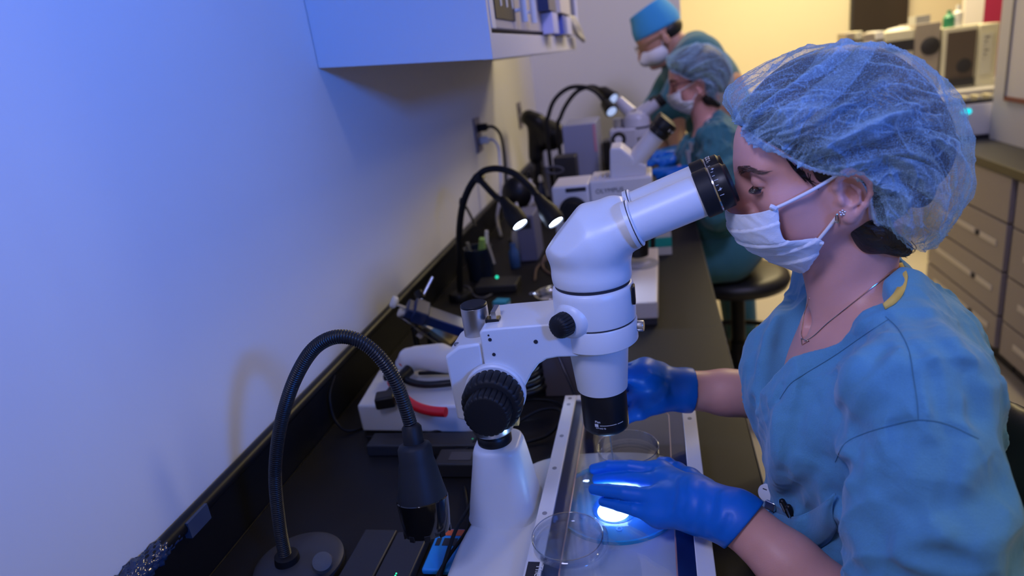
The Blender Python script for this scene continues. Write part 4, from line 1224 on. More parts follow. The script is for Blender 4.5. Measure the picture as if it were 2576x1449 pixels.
# binocular head: wedge block with inclined tube
hb = [at(1534, 450, YO + .02), at(1534, 372, YO + .02), at(1562, 371, YO + .02), at(1600, 402, YO + .02), at(1627, 416, YO + .02), at(1627, 450, YO + .02)]
hb = [(p[0], YO + 0.015, p[2]) for p in hb]
hb[0] = (hb[0][0], YO + .015, Z1 - .002)
hb[-1] = (hb[-1][0], YO + .015, Z1 - .002)
MB().prism(hb, (0, 0.10, 0)).build('binocular_head', m_owhite, om, bevel=0.005, seg=3)
for dy in (0.035, 0.095):
    p0, p1 = at(1600, 405, YO + .035), at(1653, 340, YO + .035)
    d = (p1 - p0) / np.linalg.norm(p1 - p0)
    sh_ = np.array([0, dy - .035, 0])
    tt = MB().lathe(p0 + sh_ - d * .012, d, [(0.021, 0), (0.021, np.linalg.norm(p1 - p0) + .012)], 32).build('eyepiece_tube', m_owhite, om)
    ek = MB().lathe(p1 + sh_, d, [(0.023, 0), (0.025, .001), (0.025, .014), (0.0235, .016), (0.0255, .018), (0.0265, .036), (0.024, .041), (0.015, .042)], 32).build('eyepiece', m_blackp, om, 'black eyepiece', ang=40)
    for j in range(5):
        a = -2.6 + .42 * j
        u_, w_, _ = basis(d)
        dv = u_ * math.cos(a) + w_ * math.sin(a)
        MB().obox(p1 + sh_ + d * .027 + dv * .0263, d, np.cross(d, dv), dv, (.003, .001, .0005)).build('dioptre_mark', m_print, ek)
MB().cyl((0.562, YO + .05, Z0 - .075), (0.562, YO + .05, Z0), 0.026, 0.032, n=32).build('objective', m_blackp, om)
MB().cyl((0.395, YO + .06, BENCH + .02), (0.395, YO + .06, Z0 + .01), 0.022, n=28).build('column', m_blackp, om)
MB().cyl(tuple(at(1642, 648, 1.83)), tuple(at(1642, 560, 1.83)), 0.007, n=14).build('post', m_blackp, om)
by0, by1 = 1.385, 1.80
MB().prism([(x, y, BENCH + .016) for x, y in ((0.45, by0), (0.606, by0), (0.612, by1), (0.36, by1), (0.36, 1.60), (0.45, 1.60))], (0, 0, 0.040)).build('base_plate', mat('beige_enamel', (0.62, 0.56, 0.57), 0.45), om, bevel=0.004, seg=3)
MB().prism([(x, y, BENCH + .001) for x, y in ((0.455, by0 + .004), (0.603, by0 + .004), (0.608, by1), (0.365, by1), (0.365, 1.604), (0.455, 1.604))], (0, 0, 0.0155)).build('base_skirt', mat('dark_skirt', (0.035, 0.035, 0.05), 0.5), om)
MB().lathe((0.562, 1.66, BENCH + .056), (0, 0, 1), [(0.050, 0), (0.050, .0015), (0.046, .002)], 48).build('stage_plate', mat('grey_stage', (0.30, 0.29, 0.32), 0.4), om, 'grey round stage plate')
MB().lathe((0.562, 1.66, BENCH + .058), (0, 0, 1), [(0.030, 0), (0.030, .0012)], 40).build('stage_glass', mat('pale_stage', (0.50, 0.47, 0.52), 0.2), om)

# ================================================================== THIRD MICROSCOPE and its gooseneck lamp
Y3 = 2.35
tm = thing('stereo_microscope', 'silver grey microscope at the far end used by the seated person in glasses', 'microscope', (0.55, Y3, BENCH))
m_sil = mat('silver_grey_enamel', (0.50, 0.50, 0.56), 0.35)
c = at(1603, 330, Y3)
MB().lathe((c[0], Y3, c[2] - .02), (0, 0, 1), [(0.028, -.06), (0.032, -.05), (0.034, 0), (0.047, .004), (0.047, .035), (0.044, .04), (0.044, .062), (0.034, .078), (0.024, .085)], 40).build('zoom_body', m_sil, tm)
MB().lathe((c[0], Y3, c[2] + .012), (0, 0, 1), [(0.0478, 0), (0.0478, .006)], 40).build('black_band', m_ink, tm)
for (q0, q1) in ((at(1615, 290, Y3), at(1655, 258, Y3)), (at(1598, 290, Y3 + .06), at(1640, 262, Y3 + .06))):
    d = q1 - q0
    MB().tube([q0, q1], 0.018, 16).build('eyepiece_tube', m_sil, tm)
    MB().tube([q1, q1 + d * .35], 0.021, 16).build('eyepiece', m_blackp, tm, 'black eyepiece')
q0, q1 = at(1588, 285, Y3 + .03), at(1556, 252, Y3 + .05)
MB().tube([q0, q1], [.024, .017], 16).build('camera_port', m_sil, tm)
kq = at(1556, 352, 2.27)
MB().lathe((kq[0], 2.30, kq[2]), (0, -1, 0), [(0.023, 0), (0.024, .02), (0.022, .028), (0.014, .028), (0.013, .024)], 28).build('focus_knob', m_rubber, tm)
MB().lathe((kq[0], 2.274, kq[2]), (0, -1, 0), [(0.0125, 0), (0.0125, .001)], 24).build('knob_cap', m_whitep, tm)
MB().box((kq[0] - .03, 2.30, kq[2] - .04), (c[0], 2.38, kq[2] + .03)).build('arm', m_sil, tm, bevel=.006)
MB().cyl((kq[0], 2.36, BENCH + .02), (kq[0], 2.36, kq[2] + .06), 0.018, n=24).build('column', m_satin, tm)
MB().box((kq[0] - .055, 2.22, BENCH + .001), (0.66, 2.51, BENCH + .03)).build('base_plate', m_blackp, tm, bevel=.005)
fl2 = thing('double_gooseneck_lamp', 'black double gooseneck lamp arching over the far microscope', 'lamp', (0.25, 2.5, BENCH))
for i, (pts, tip) in enumerate((([(1376, 330), (1380, 290), (1396, 250), (1430, 222), (1470, 219), (1500, 232), (1522, 258)], (1540, 282)), ([(1404, 330), (1410, 295), (1428, 258), (1455, 228), (1490, 218), (1515, 228)], (1545, 250)))):
    Yq = 2.70 + .05 * i
    P_ = [at(*p, Yq) for p in pts]
    g0 = np.array([P_[0][0], Yq, BENCH + .02])
    MB().tube(spline([g0] + P_, 8), 0.0085, 10).build('gooseneck', m_rubber, fl2)
    t_ = at(*tip, Yq - .04)
    d = t_ - P_[-1]
    hh = MB().lathe(P_[-1] - d * .2, d, [(0.010, 0), (0.022, np.linalg.norm(d) * .3), (0.027, np.linalg.norm(d) * 1.1), (0.022, np.linalg.norm(d) * 1.12)], 24).build('lamp_head', m_blackp, fl2)
    MB().lathe(P_[-1] + d * .93, d, [(0.020, 0), (0.020, .002)], 24).build('led', mat('faint_led', (.6, .68, .9), .3, emis=(.5, .65, 1), estr=1.0), hh, 'pale lamp glass')
MB().box((at(1376, 330, 2.70)[0] - .04, 2.65, BENCH + .001), (at(1404, 330, 2.75)[0] + .05, 2.80, BENCH + .05)).build('lamp_box', m_blackp, fl2, bevel=.004)

# ================================================================== RIGHT SIDE: drawer bank, counter, white tall panel, analyser
XR = 1.866
m_ctop = mat('black_counter', (0.018, 0.017, 0.018), 0.4)
m_handle = mat('pale_label_strip', (0.62, 0.57, 0.52), 0.5)
rows = ((0.598, 0.762, False), (0.412, 0.590, True), (0.236, 0.404, True), (0.10, 0.228, True))
units = [(2.635, 3.36), (1.895, 2.625), (1.155, 1.885)]
for ui, (ya, yb) in enumerate(units):
    lab = ('taupe drawer cabinet under the black counter, farthest of the row', 'taupe drawer cabinet under the black counter, next to the farthest one', 'taupe drawer cabinet under the black counter beside the front chair')[ui]
    cb = thing('drawer_cabinet', lab, 'cabinet', (XR + .25, (ya + yb) / 2, 0), 'drawer cabinets under the right counter')
    MB().box((XR + .004, ya, 0.10), (XR + .50, yb, 0.764)).build('carcass', m_steel_d, cb)
    MB().box((XR + .05, ya, 0.0), (XR + .50, yb, 0.0995)).build('plinth', m_ink, cb)
    for (z0, z1, hd_) in rows:
        d = MB().box((XR - .016, ya + .022, z0), (XR + .0035, yb - .012, z1)).build('drawer', m_steel, cb, bevel=.002)
        if hd_:
            zc = (z0 + z1) / 2 + .004
            MB().box((XR - .0185, ya + .085, zc - .0105), (XR - .0158, ya + .218, zc + .0105)).build('label_strip', m_handle, d, 'pale label strip', bevel=.0008)
            MB().box((XR - .0185, ya + .265, zc - .0105), (XR - .0158, yb - .105, zc + .0105)).build('label_strip', m_handle, d, 'pale label strip', bevel=.0008)
            MB().lathe((XR - .016, ya + .242, zc), (-1, 0, 0), [(0.011, -.0005), (0.011, .004), (0.008, .006)], 20).build('lock', m_ink, d, 'dark round lock')
ct = tag(MB().box((XR - .022, 1.0, 0.7665), (2.50, 3.52, BENCH)).build('counter_top', m_ctop, bevel=.002), 'black counter top over the taupe drawer cabinets', 'counter')
# tall white panel standing on the counter
pnl = MB().box((2.035, 0.9, BENCH + .0005), (2.12, 3.288, 2.6)).build('wall_right_panel', m_grey_panel)
pnl['kind'] = 'structure'
fb = thing('notice_frame', 'white notice with red brown lower rail at the right edge', 'notice', (2.033, 2.6, 1.2))
e0, e1 = atx(2552, 60, 2.034), atx(2552, 248, 2.034)
MB().box((2.028, e0[1] - .5, e1[2]), (2.0345, e0[1], e1[2] + .62)).build('sheet', mat('notice_white', (0.66, 0.66, 0.72), 0.5), fb)
MB().box((2.024, e0[1] - .5, e1[2] - .012), (2.0345, e0[1] + .004, e1[2] + .006)).build('rail', mat('red_brown_rail', (0.22, 0.05, 0.03), 0.5), fb, 'red brown rail')
MB().box((2.024, e0[1] - .006, e1[2]), (2.0345, e0[1] + .006, e1[2] + .62)).build('side_rail', mat('grey_rail', (0.16, 0.16, 0.20), 0.5), fb)
# analyser with a cyan light
an = thing('analyser', 'white bench analyser with a glowing cyan button on the right counter', 'machine', (2.0, 3.4, BENCH))
Ya = 3.32
a0, a1, a2 = at(2380, 215, Ya), at(2505, 250, Ya), at(2500, 350, Ya)
MB().box((a0[0] - .06, Ya, BENCH + .012), (2.20, Ya + .16, a1[2] - .01)).build('housing', m_whitep, an, bevel=.008, seg=3)
MB().box((a0[0] - .03, Ya + .005, BENCH + .001), (2.16, Ya + .15, BENCH + .0125)).build('foot_plate', m_ink, an)
MB().box((a0[0] - .045, Ya + .01, a1[2] - .0105), (2.17, Ya + .15, a1[2] + .004)).build('tray', m_ink, an, 'black open tray', bevel=.003)
for k in range(5):
    MB().box((a0[0] + .0 + k * .045, Ya + .02, a1[2] + .0035), (a0[0] + .022 + k * .045, Ya + .10, a1[2] + .02)).build('cartridge', mat('cream_cartridge', (0.66, 0.62, 0.42), 0.5), an, bevel=.002)
lq = at(2430, 281, Ya)
MB().prism([(lq[0] + p[0], Ya + .0005, lq[2] + p[1]) for p in rrect(.021, .0115, .011, 6)], (0, -.003, 0)).build('power_button', mat('cyan_light', (0.0, 0.6, 0.7), 0.3, emis=(0.0, 0.85, 1.0), estr=1.6), an, 'glowing cyan button')
MB().lathe((lq[0] + .02, Ya + .0005, lq[2] - .085), (0, -1, 0), [(0.014, 0), (0.013, .004)], 20).build('dial', m_grey_panel, an)

# ================================================================== BACK ROOM
YF = 6.198
tv = thing('wall_screen', 'black flat screen on the far yellow wall', 'screen', (2.3, YF, 1.35))
p_ = [at(2140, 84, 6.15), at(2282, 75, 6.15), at(2284, 0, 6.15), at(2143, 12, 6.15)]
sx0, sx1, sz0, sz1 = p_[0][0], p_[1][0], (p_[0][2] + p_[1][2]) / 2, p_[0][2] + .28
MB().box((sx0, 6.14, sz0), (sx1, YF, sz0 + .30)).build('housing', m_ink, tv, bevel=.005)
MB().box((sx0 + .012, 6.138, sz0 + .014), (sx1 - .012, 6.1405, sz0 + .288)).build('panel', mat('off_screen', (0.035, 0.028, 0.026), 0.25), tv)
# shelf bench with instruments
YQ = 4.55
sh1 = thing('far_counter', 'long pale counter in the yellow room behind', 'counter', (2.3, 4.7, 0))
MB().box((1.45, 4.45, 0.84), (3.2, 5.05, 0.88)).build('counter_top', m_grey_panel, sh1, bevel=.003)
MB().box((1.50, 4.50, 0.0), (3.15, 5.0, 0.8395)).build('cabinet_body', mat('far_cabinet', (0.45, 0.42, 0.38), 0.6), sh1)
def fbox(name, lab, cat, px0, py0, px1, Yb, depth, m, ztop=None, group=None, bev=.004):
    a, b = at(px0, py0, Yb), at(px1, py0, Yb)
    t = thing(name, lab, cat, ((a[0] + b[0]) / 2, Yb, .88), group)
    o = MB().box((a[0], Yb, .8805), (b[0], Yb + depth, a[2])).build('case', m, t, bevel=bev)
    return t, a, b
m_cream_p = mat('cream_plastic', (0.70, 0.68, 0.55), 0.5)
m_brownp = mat('brown_panel', (0.10, 0.078, 0.070), 0.4)
m_taupe = mat('taupe_plastic', (0.34, 0.30, 0.27), 0.5)
t, a, b = fbox('incubator', 'tall taupe instrument with a round dark port in the far room', 'machine', 2303, 62, 2368, 4.60, .3, m_taupe)
q = at(2340, 116, 4.599)
MB().lathe(q, (0, -1, 0), [(0.052, -.004), (0.052, .004), (0.044, .008)], 32).build('round_port', m_ink, t, 'dark round port')
MB().box((a[0] + .01, 4.63, a[2] + .0005), (b[0] - .05, 4.75, a[2] + .045)).build('top_cap', mat('grey_cap', (.40, .40, .40), .5), t)
t, a, b = fbox('incubator', 'dark brown fronted instrument with white frame in the far room', 'machine', 2374, 72, 2462, 4.60, .3, m_cream_p)
z0 = max(at(2400, 232, 4.6)[2], 0.925)
MB().box((a[0] + .022, 4.594, z0 - .02), (b[0] - .008, 4.5995, a[2] - .025)).build('door', m_brownp, t, 'dark brown door', bevel=.002)
q = at(2425, 165, 4.593)
MB().lathe((q[0], 4.594, q[2]), (0, -1, 0), [(0.04, -.002), (0.04, .004), (0.03, .006)], 32).build('round_port', m_ink, t, 'dark round port')
MB().box((a[0] + .04, 4.58, z0 - .03), (b[0] - .01, 4.594, z0 + .015)).build('shelf', m_ink, t)
t, a, b = fbox('document_rack', 'cream rack with a printed sheet right of the brown fronted instrument', 'rack', 2466, 62, 2516, 4.60, .3, m_cream_p)
MB().box((a[0] + .015, 4.594, a[2] - .28), (b[0] - .03, 4.5995, a[2] - .05)).build('sheet', mat('paper_grey', (.62, .62, .58), .6), t)
for k in range(6):
    MB().box((a[0] + .03, 4.593, a[2] - .075 - .024 * k), (b[0] - .05 - .01 * (k % 3), 4.5942, a[2] - .069 - .024 * k)).build('print_line', m_ink, t)
t, a, b = fbox('centrifuge', 'white and black machine left of the taupe instrument in the far room', 'machine', 2226, 82, 2300, 4.6, .3, m_cream_p)
MB().box((a[0] + .005, 4.595, a[2] - .12), (b[0] - .0, 4.5995, a[2] - .055)).build('dark_panel', m_ink, t)
MB().lathe(((a[0] + b[0]) / 2 + .03, 4.72, a[2] - .004), (0, 0, 1), [(0.07, 0), (0.06, .015), (0.02, .022)], 28).build('lid', m_whitep, t)
for i, (p0, p1, py, m_, lab) in enumerate(((2128, 2150, 84, m_taupe, 'taupe binder, leftmost of the row under the far screen'), (2153, 2170, 80, m_cream_p, 'cream binder, second of the row under the far screen'), (2173, 2200, 86, m_taupe, 'wide taupe binder, third of the row under the far screen'), (2203, 2224, 80, m_whitep, 'white binder, rightmost of the row under the far screen'))):
    t, a, b = fbox('binder', lab, 'binder', p0, py, p1, 4.60, .2, m_, group='binders on the far counter')
    MB().box((a[0] - .001, 4.5985, a[2] - .06), (b[0] + .001, 4.6005, a[2] - .045)).build('label', m_ink if i != 2 else m_whitep, t)
bt = cylt('green_bottle', 'green bottle on top of the taupe instrument in the far room', 'bottle', (at(2386, 60, 4.66)[0], 4.66, at(2386, 72, 4.60)[2] + .0005), [(0.028, 0), (0.03, .004), (0.03, .06), (0.012, .08), (0.012, .1)], mat('green_glass', (0.04, 0.28, 0.16), 0.3), 24)
bt['label'] = 'green bottle on top of the white framed instrument in the far room'
cylt('white_bottle', 'slim white bottle right of the green bottle in the far room', 'bottle', (at(2408, 60, 4.66)[0], 4.66, at(2408, 72, 4.60)[2] + .0005), [(0.026, 0), (0.027, .004), (0.027, .085), (0.012, .10), (0.012, .13)], m_whitep, 24)
# bright white door panel and crimson door at the back right
YD = 5.4
a, b, c_ = at(2425, 60, YD), at(2472, 60, YD), at(2524, 60, YD)
w1 = MB().box((a[0], YD, 0), (b[0], YD + .05, 2.3)).build('door_1', mat('white_door', (0.85, 0.82, 0.85), 0.4))
w1['kind'] = 'structure'
w2 = MB().box((b[0] + .002, YD, 0), (c_[0] + .5, YD + .05, 2.3)).build('door_2', mat('crimson_door', (0.36, 0.018, 0.085), 0.5))
w2['kind'] = 'structure'

# ================================================================== PEOPLE
def fhit(fld, px, py, t0=0.3, t1=2.2, lift=0.0):
    """first point of a distance-field surface along the line of sight through a photograph pixel"""
    d = _fw + _rt * (px - 1288) / FPX - _up * (py - 724.5) / FPX
    d = d / np.linalg.norm(d)
    t = np.arange(t0, t1, fld.h * 0.4)
    P = EYE + t[:, None] * d
    G = (P - fld.lo) / fld.h
    I = np.floor(G).astype(int)
    ok = ((I >= 0) & (I < fld.n - 1)).all(1)
    I = np.clip(I, 0, fld.n - 2)
    f = np.clip(G - I, 0, 1)
    v = np.zeros(len(P))
    for i in (0, 1):
        for j in (0, 1):
            for k in (0, 1):
                w = (f[:, 0] if i else 1 - f[:, 0]) * (f[:, 1] if j else 1 - f[:, 1]) * (f[:, 2] if k else 1 - f[:, 2])
                v += w * fld.D[I[:, 0] + i, I[:, 1] + j, I[:, 2] + k]
    v = np.where(ok, v, 1.0)
    k = np.argmax(v < 0)
    if not (v < 0).any():
        return P[np.argmin(v)] - d * lift
    q = P[k]
    if k > 0:
        q = P[k - 1] + (P[k] - P[k - 1]) * (v[k - 1] / (v[k - 1] - v[k]))
    return q - d * lift

m_skin = mat('skin', (0.74, 0.37, 0.32), 0.42, spec=0.4, var=0.05, vscale=60, bump=0.10, bscale=700, sss=0.12)
m_skin2 = mat('skin_tan', (0.50, 0.27, 0.19), 0.45, spec=0.4, var=0.04, vscale=40, sss=0.1)
m_hair = mat('dark_brown_hair', (0.020, 0.012, 0.010), 0.38, spec=0.5)
m_glove = mat('blue_nitrile', (0.002, 0.135, 0.60), 0.42, spec=0.35, bump=0.12, bscale=140)

def fabric(name, col, weave=900, wr=18):
    m = mat(name, col, 0.85, spec=0.15, sheen=0.25)
    nt = m.node_tree
    b = nt.nodes['Principled BSDF']
    tc = nt.nodes.new('ShaderNodeTexCoord')
    n1 = nt.nodes.new('ShaderNodeTexNoise')
    n1.inputs['Scale'].default_value = weave
    n2 = nt.nodes.new('ShaderNodeTexNoise')
    n2.inputs['Scale'].default_value = wr
    n2.inputs['Detail'].default_value = 5
    n2.inputs['Distortion'].default_value = 1.2
    ad = nt.nodes.new('ShaderNodeMath')
    ad.operation = 'MULTIPLY_ADD'
    ad.inputs[1].default_value = 0.10
    bp = nt.nodes.new('ShaderNodeBump')
    bp.inputs['Strength'].default_value = 0.55
    bp.inputs['Distance'].default_value = 0.004
    mx = nt.nodes.new('ShaderNodeMixRGB')
    mx.inputs[1].default_value = (*[c * .88 for c in col], 1)
    mx.inputs[2].default_value = (*[c * 1.10 for c in col], 1)
    nt.links.new(tc.outputs['Object'], n1.inputs['Vector'])
    nt.links.new(tc.outputs['Object'], n2.inputs['Vector'])
    nt.links.new(n1.outputs['Fac'], ad.inputs[0])
    nt.links.new(n2.outputs['Fac'], ad.inputs[2])
    nt.links.new(ad.outputs[0], bp.inputs['Height'])
    nt.links.new(bp.outputs[0], b.inputs['Normal'])
    nt.links.new(n1.outputs['Fac'], mx.inputs[0])
    nt.links.new(mx.outputs[0], b.inputs['Base Color'])
    return m
m_scrub = fabric('blue_scrub_cotton', (0.105, 0.31, 0.52))
m_scrub_d = fabric('teal_scrub_cotton', (0.045, 0.17, 0.22))
m_thread = mat('seam_thread', (0.05, 0.17, 0.29), 0.8)

# ---------------------------------------------------------------- front woman: head frame
YH = 0.73
HP = math.radians(18)
HO = np.array([0.785, YH, 1.262])
HF = np.array([-math.cos(HP), 0, -math.sin(HP)])
HU = np.array([-math.sin(HP), 0, math.cos(HP)])
HL_ = np.array([0, -1.0, 0])
def H(f, l, u):
    return HO + HF * f + HL_ * l + HU * u
HAX = (HF, HL_, HU)
woman = thing('person', 'woman in blue scrubs, hair net and white mask looking into the front microscope', 'person', (0.9, YH, 0.0))

hf = Field((0.675, 0.575, 0.95), (0.915, 0.885, 1.375), 0.0014)
hf.ell(H(-0.010, 0, 0.021), (0.0845, 0.0690, 0.0700), HAX, 0.01)
hf.ell(H(0.030, 0, -0.020), (0.0500, 0.0570, 0.0640), HAX, 0.025)
hf.ell(H(0.044, 0, 0.025), (0.0300, 0.050, 0.033), HAX, 0.02)
for s in (-1, 1):
    hf.cone(H(0.004, s * 0.050, -0.052), H(0.055, s * 0.022, -0.083), 0.0135, 0.0125, 0.022)
    hf.cone(H(0.006, s * 0.053, -0.022), H(0.004, s * 0.050, -0.052), 0.014, 0.0135, 0.02)
    hf.ell(H(0.050, s * 0.038, -0.024), (0.022, 0.021, 0.018), HAX, 0.016)
    hf.ell(H(0.046, s * 0.028, -0.052), (0.026, 0.026, 0.026), HAX, 0.018)
    hf.cone(H(0.0705, s * 0.008, 0.0165), H(0.0600, s * 0.043, 0.0160), 0.0100, 0.0085, 0.012)
hf.cone(H(0.066, -0.012, -0.081), H(0.066, 0.012, -0.081), 0.0135, 0.0135, 0.015)
hf.ell(H(0.068, 0, -0.052), (0.017, 0.024, 0.020), HAX, 0.012)
# sockets
for s in (-1, 1):
    hf.ell(H(0.0825, s * 0.0320, 0.0015), (0.0125, 0.0185, 0.0105), HAX, 0.012, 'cut')
# nose
hf.cone(H(0.0770, 0, 0.008), H(0.0980, 0, -0.030), 0.0062, 0.0085, 0.012)
for s in (-1, 1):
    hf.ell(H(0.0870, s * 0.0100, -0.033), (0.011, 0.0075, 0.008), HAX, 0.008)
# eyelids: shells round the eyeball, upper one low (gaze into the eyepiece)
EYEC = {}
for s in (-1, 1):
    ec = H(0.0615, s * 0.0310, 0.0030)
    EYEC[s] = ec
    A = np.array(HAX)
    for up_, rr, lim in ((1, 0.0140, -0.0036), (-1, 0.0137, -0.0066)):
        def lid(X, Y, Z, ec=ec, rr=rr, lim=lim, up_=up_):
            q = [(X - ec[0]) * A[i][0] + (Y - ec[1]) * A[i][1] + (Z - ec[2]) * A[i][2] for i in range(3)]
            sph = np.sqrt(q[0] ** 2 + q[1] ** 2 + q[2] ** 2) - rr
            pl_ = (q[2] - lim + 0.10 * (q[1] * s) - 8.0 * q[1] ** 2 * up_ * 0.6) * (-up_)
            return np.maximum(sph, pl_)
        hf.put(ec - 0.016, ec + 0.016, lid, 0.0026)
# brow crease above the lid
    hf.crease([H(0.0765, s * 0.016, 0.0085), H(0.0760, s * 0.030, 0.0110), H(0.0690, s * 0.044, 0.0085)], 0.0010, 0.0022)
# ears: rim, fold, bowl, lobe
for s in (-1, 1):
    def E_(f, u, o):
        return H(f, s * o, u)
    hf.ell(E_(-0.001, -0.034, 0.0670), (0.0120, 0.0050, 0.0195), HAX, 0.005)
    hf.chain([E_(0.0060, -0.0340, 0.0660), E_(0.0095, -0.0280, 0.0680), E_(0.0105, -0.0200, 0.0705), E_(0.0065, -0.0135, 0.0745), E_(-0.0020, -0.0110, 0.0780), E_(-0.0100, -0.0150, 0.0800), E_(-0.0138, -0.0245, 0.0805), E_(-0.0125, -0.0345, 0.0785), E_(-0.0070, -0.0440, 0.0745), E_(0.0005, -0.0510, 0.0715)],
             [0.0022, 0.0028, 0.0031, 0.0032, 0.0033, 0.0034, 0.0034, 0.0032, 0.0031, 0.0030], 0.0018)
    hf.ell(E_(0.0068, -0.0515, 0.0690), (0.0068, 0.0040, 0.0074), HAX, 0.004)
    hf.crease([E_(0.0050, -0.0170, 0.0765), E_(-0.0035, -0.0155, 0.0790), E_(-0.0092, -0.0215, 0.0800), E_(-0.0098, -0.0305, 0.0795), E_(-0.0062, -0.0395, 0.0765)], 0.0034, 0.0024)
    hf.chain([E_(-0.0010, -0.0215, 0.0745), E_(-0.0058, -0.0290, 0.0765), E_(-0.0030, -0.0390, 0.0740), E_(0.0040, -0.0425, 0.0710)], [0.0018, 0.0024, 0.0024, 0.0026], 0.0018)
    hf.ell(E_(0.0030, -0.0320, 0.0760), (0.0062, 0.0085, 0.0088), HAX, 0.0022, 'cut')
    hf.ell(E_(0.0030, -0.0200, 0.0770), (0.0052, 0.0045, 0.0036), HAX, 0.0020, 'cut')
    hf.ell(E_(0.0100, -0.0345, 0.0695), (0.0030, 0.0036, 0.0050), HAX, 0.003)
# neck, throat, chest
hf.cone(H(-0.022, 0, -0.035), (0.818, YH, 1.105), 0.0455, 0.0405, 0.02)
hf.cone(H(0.022, 0, -0.050), (0.813, YH, 1.105), 0.030, 0.034, 0.02)
for s in (-1, 1):
    hf.cone(H(-0.030, s * 0.040, -0.048), (0.785, YH + s * -0.014, 1.072), 0.0125, 0.0075, 0.016)
    hf.cone((0.788, YH - s * 0.016, 1.066), (0.838, YH - s * 0.115, 1.074), 0.0080, 0.0090, 0.012)
    hf.cone((0.826, YH - s * 0.02, 1.100), (0.840, YH - s * 0.130, 1.055), 0.028, 0.026, 0.02)
hf.ell((0.838, YH, 1.018), (0.077, 0.128, 0.080), None, 0.03)
hf.ell((0.815, YH, 0.965), (0.075, 0.105, 0.085), None, 0.03)
hf.ell((0.778, YH, 1.072), (0.012, 0.010, 0.010), None, 0.014, 'cut')
V, F = hf.skin(2)
# arms: forearms reach the hands, upper arms and torso lie under the scrubs
WR = atz(1848, 1300, 0.893)
EL = np.array([0.858, 0.520, 0.770])
SHN = np.array([0.850, 0.580, 1.065])
WF = np.array([0.634, 0.875, 0.917])
EF = np.array([0.862, 0.915, 0.872])
SHF = np.array([0.850, 0.880, 1.065])
af = Field((0.56, 0.44, 0.70), (0.98, 1.0, 1.16), 0.0025)
for (sh_, el_, wr_) in ((SHN, EL, WR), (SHF, EF, WF)):
    m1 = el_ + (wr_ - el_) * 0.30
    af.chain([sh_ + np.array([-.022, 0, -.012]), el_ + (sh_ - el_) * .45 + np.array([-.012, 0, 0]), el_], [0.038, 0.038, 0.036], 0.01)
    af.chain([el_, m1, el_ + (wr_ - el_) * .72, wr_, wr_ + (wr_ - el_) * .03], [0.037, 0.0405, 0.0315, 0.0265, 0.022], 0.012)
af.ell((0.845, YH, 0.92), (0.085, 0.13, 0.20), None, 0.02)
V2, F2 = af.skin(2)
Vb = np.concatenate([V, V2])
Fb = np.concatenate([F, F2 + len(V)])
mesh_np('body', Vb, Fb, m_skin, woman)

# eyeballs
def ball_mesh(c, r, n=24):
    return MB().ball(c, r, n)
m_eye = mat('eye_white', (0.72, 0.66, 0.66), 0.15, spec=0.6)
m_iris = mat('dark_iris', (0.06, 0.035, 0.02), 0.1, spec=0.7)
for s in (-1, 1):
    e = ball_mesh(EYEC[s], 0.0126).build('eye', m_eye, woman)
    gz_ = HF * 0.88 - HU * 0.46
    gz_ = gz_ / np.linalg.norm(gz_)
    MB().lathe(EYEC[s], gz_, [(0.0062, 0.01115), (0.0058, 0.0120), (0.0040, 0.0128), (0.001, 0.0132)], 24).build('iris', m_iris, e, ang=80)
# brows and lashes: short hairs laid on the brow ridge
def snap(fld, p, n, out=0.0):
    """walk along n until the field surface is met from outside"""
    p = np.asarray(p, float)
    n = np.asarray(n, float) / np.linalg.norm(n)
    t = np.arange(0.03, -0.03, -fld.h * 0.3)
    P = p + t[:, None] * n
    I = np.clip(np.round((P - fld.lo) / fld.h).astype(int), 0, fld.n - 1)
    v = fld.D[I[:, 0], I[:, 1], I[:, 2]]
    k = np.argmax(v < 0)
    return P[k] + n * out
for s in (-1, 1):
    b = MB()
    for k in range(230):
        t = rnd.random()
        l0 = 0.010 + 0.040 * t
        u0 = 0.0165 + 0.0042 * math.sin(min(1, t * 1.1) * 2.6) - 0.0085 * max(0, t - .55) + (rnd.random() - .5) * 0.0088 * (1.05 - .75 * t)
        q = snap(hf, H(0.074 - 0.42 * max(0, l0 - .012), s * l0, u0), HF * .85 + HL_ * s * .5, 0.0004)
        dr = HL_ * s * (.65 + t) + HU * (.35 - .75 * t) - HF * (.25 + .7 * t)
        dr /= np.linalg.norm(dr)
        e = q + dr * (0.0050 + .003 * rnd.random())
        e = snap(hf, e, HF * .85 + HL_ * s * .5, 0.0009)
        b.tube([q, (q + e) / 2 + (HF * .6 + HL_ * s * .4) * .0004, e], [0.00021, 0.00019, 0.00006], 4, False)
    b.build('eyebrow', mat('brow_hair', (0.15, 0.09, 0.075), 0.7), woman, 'dark brown eyebrow')['kind'] = 'stuff'
    b = MB()
    for k in range(34):
        a = -1.05 + 2.0 * k / 33
        q = EYEC[s] + (HF * math.cos(a) + HL_ * s * math.sin(a)) * 0.0140 + HU * (-0.0044 - .10 * math.sin(a) * .014)
        o = (HF * math.cos(a) + HL_ * s * math.sin(a))
        b.tube([q, q + o * .0032 - HU * .0026, q + o * .0058 - HU * .0028], [0.00042, 0.00032, 0.00008], 4, False)
    b.build('eyelash', m_hair, woman)['kind'] = 'stuff'

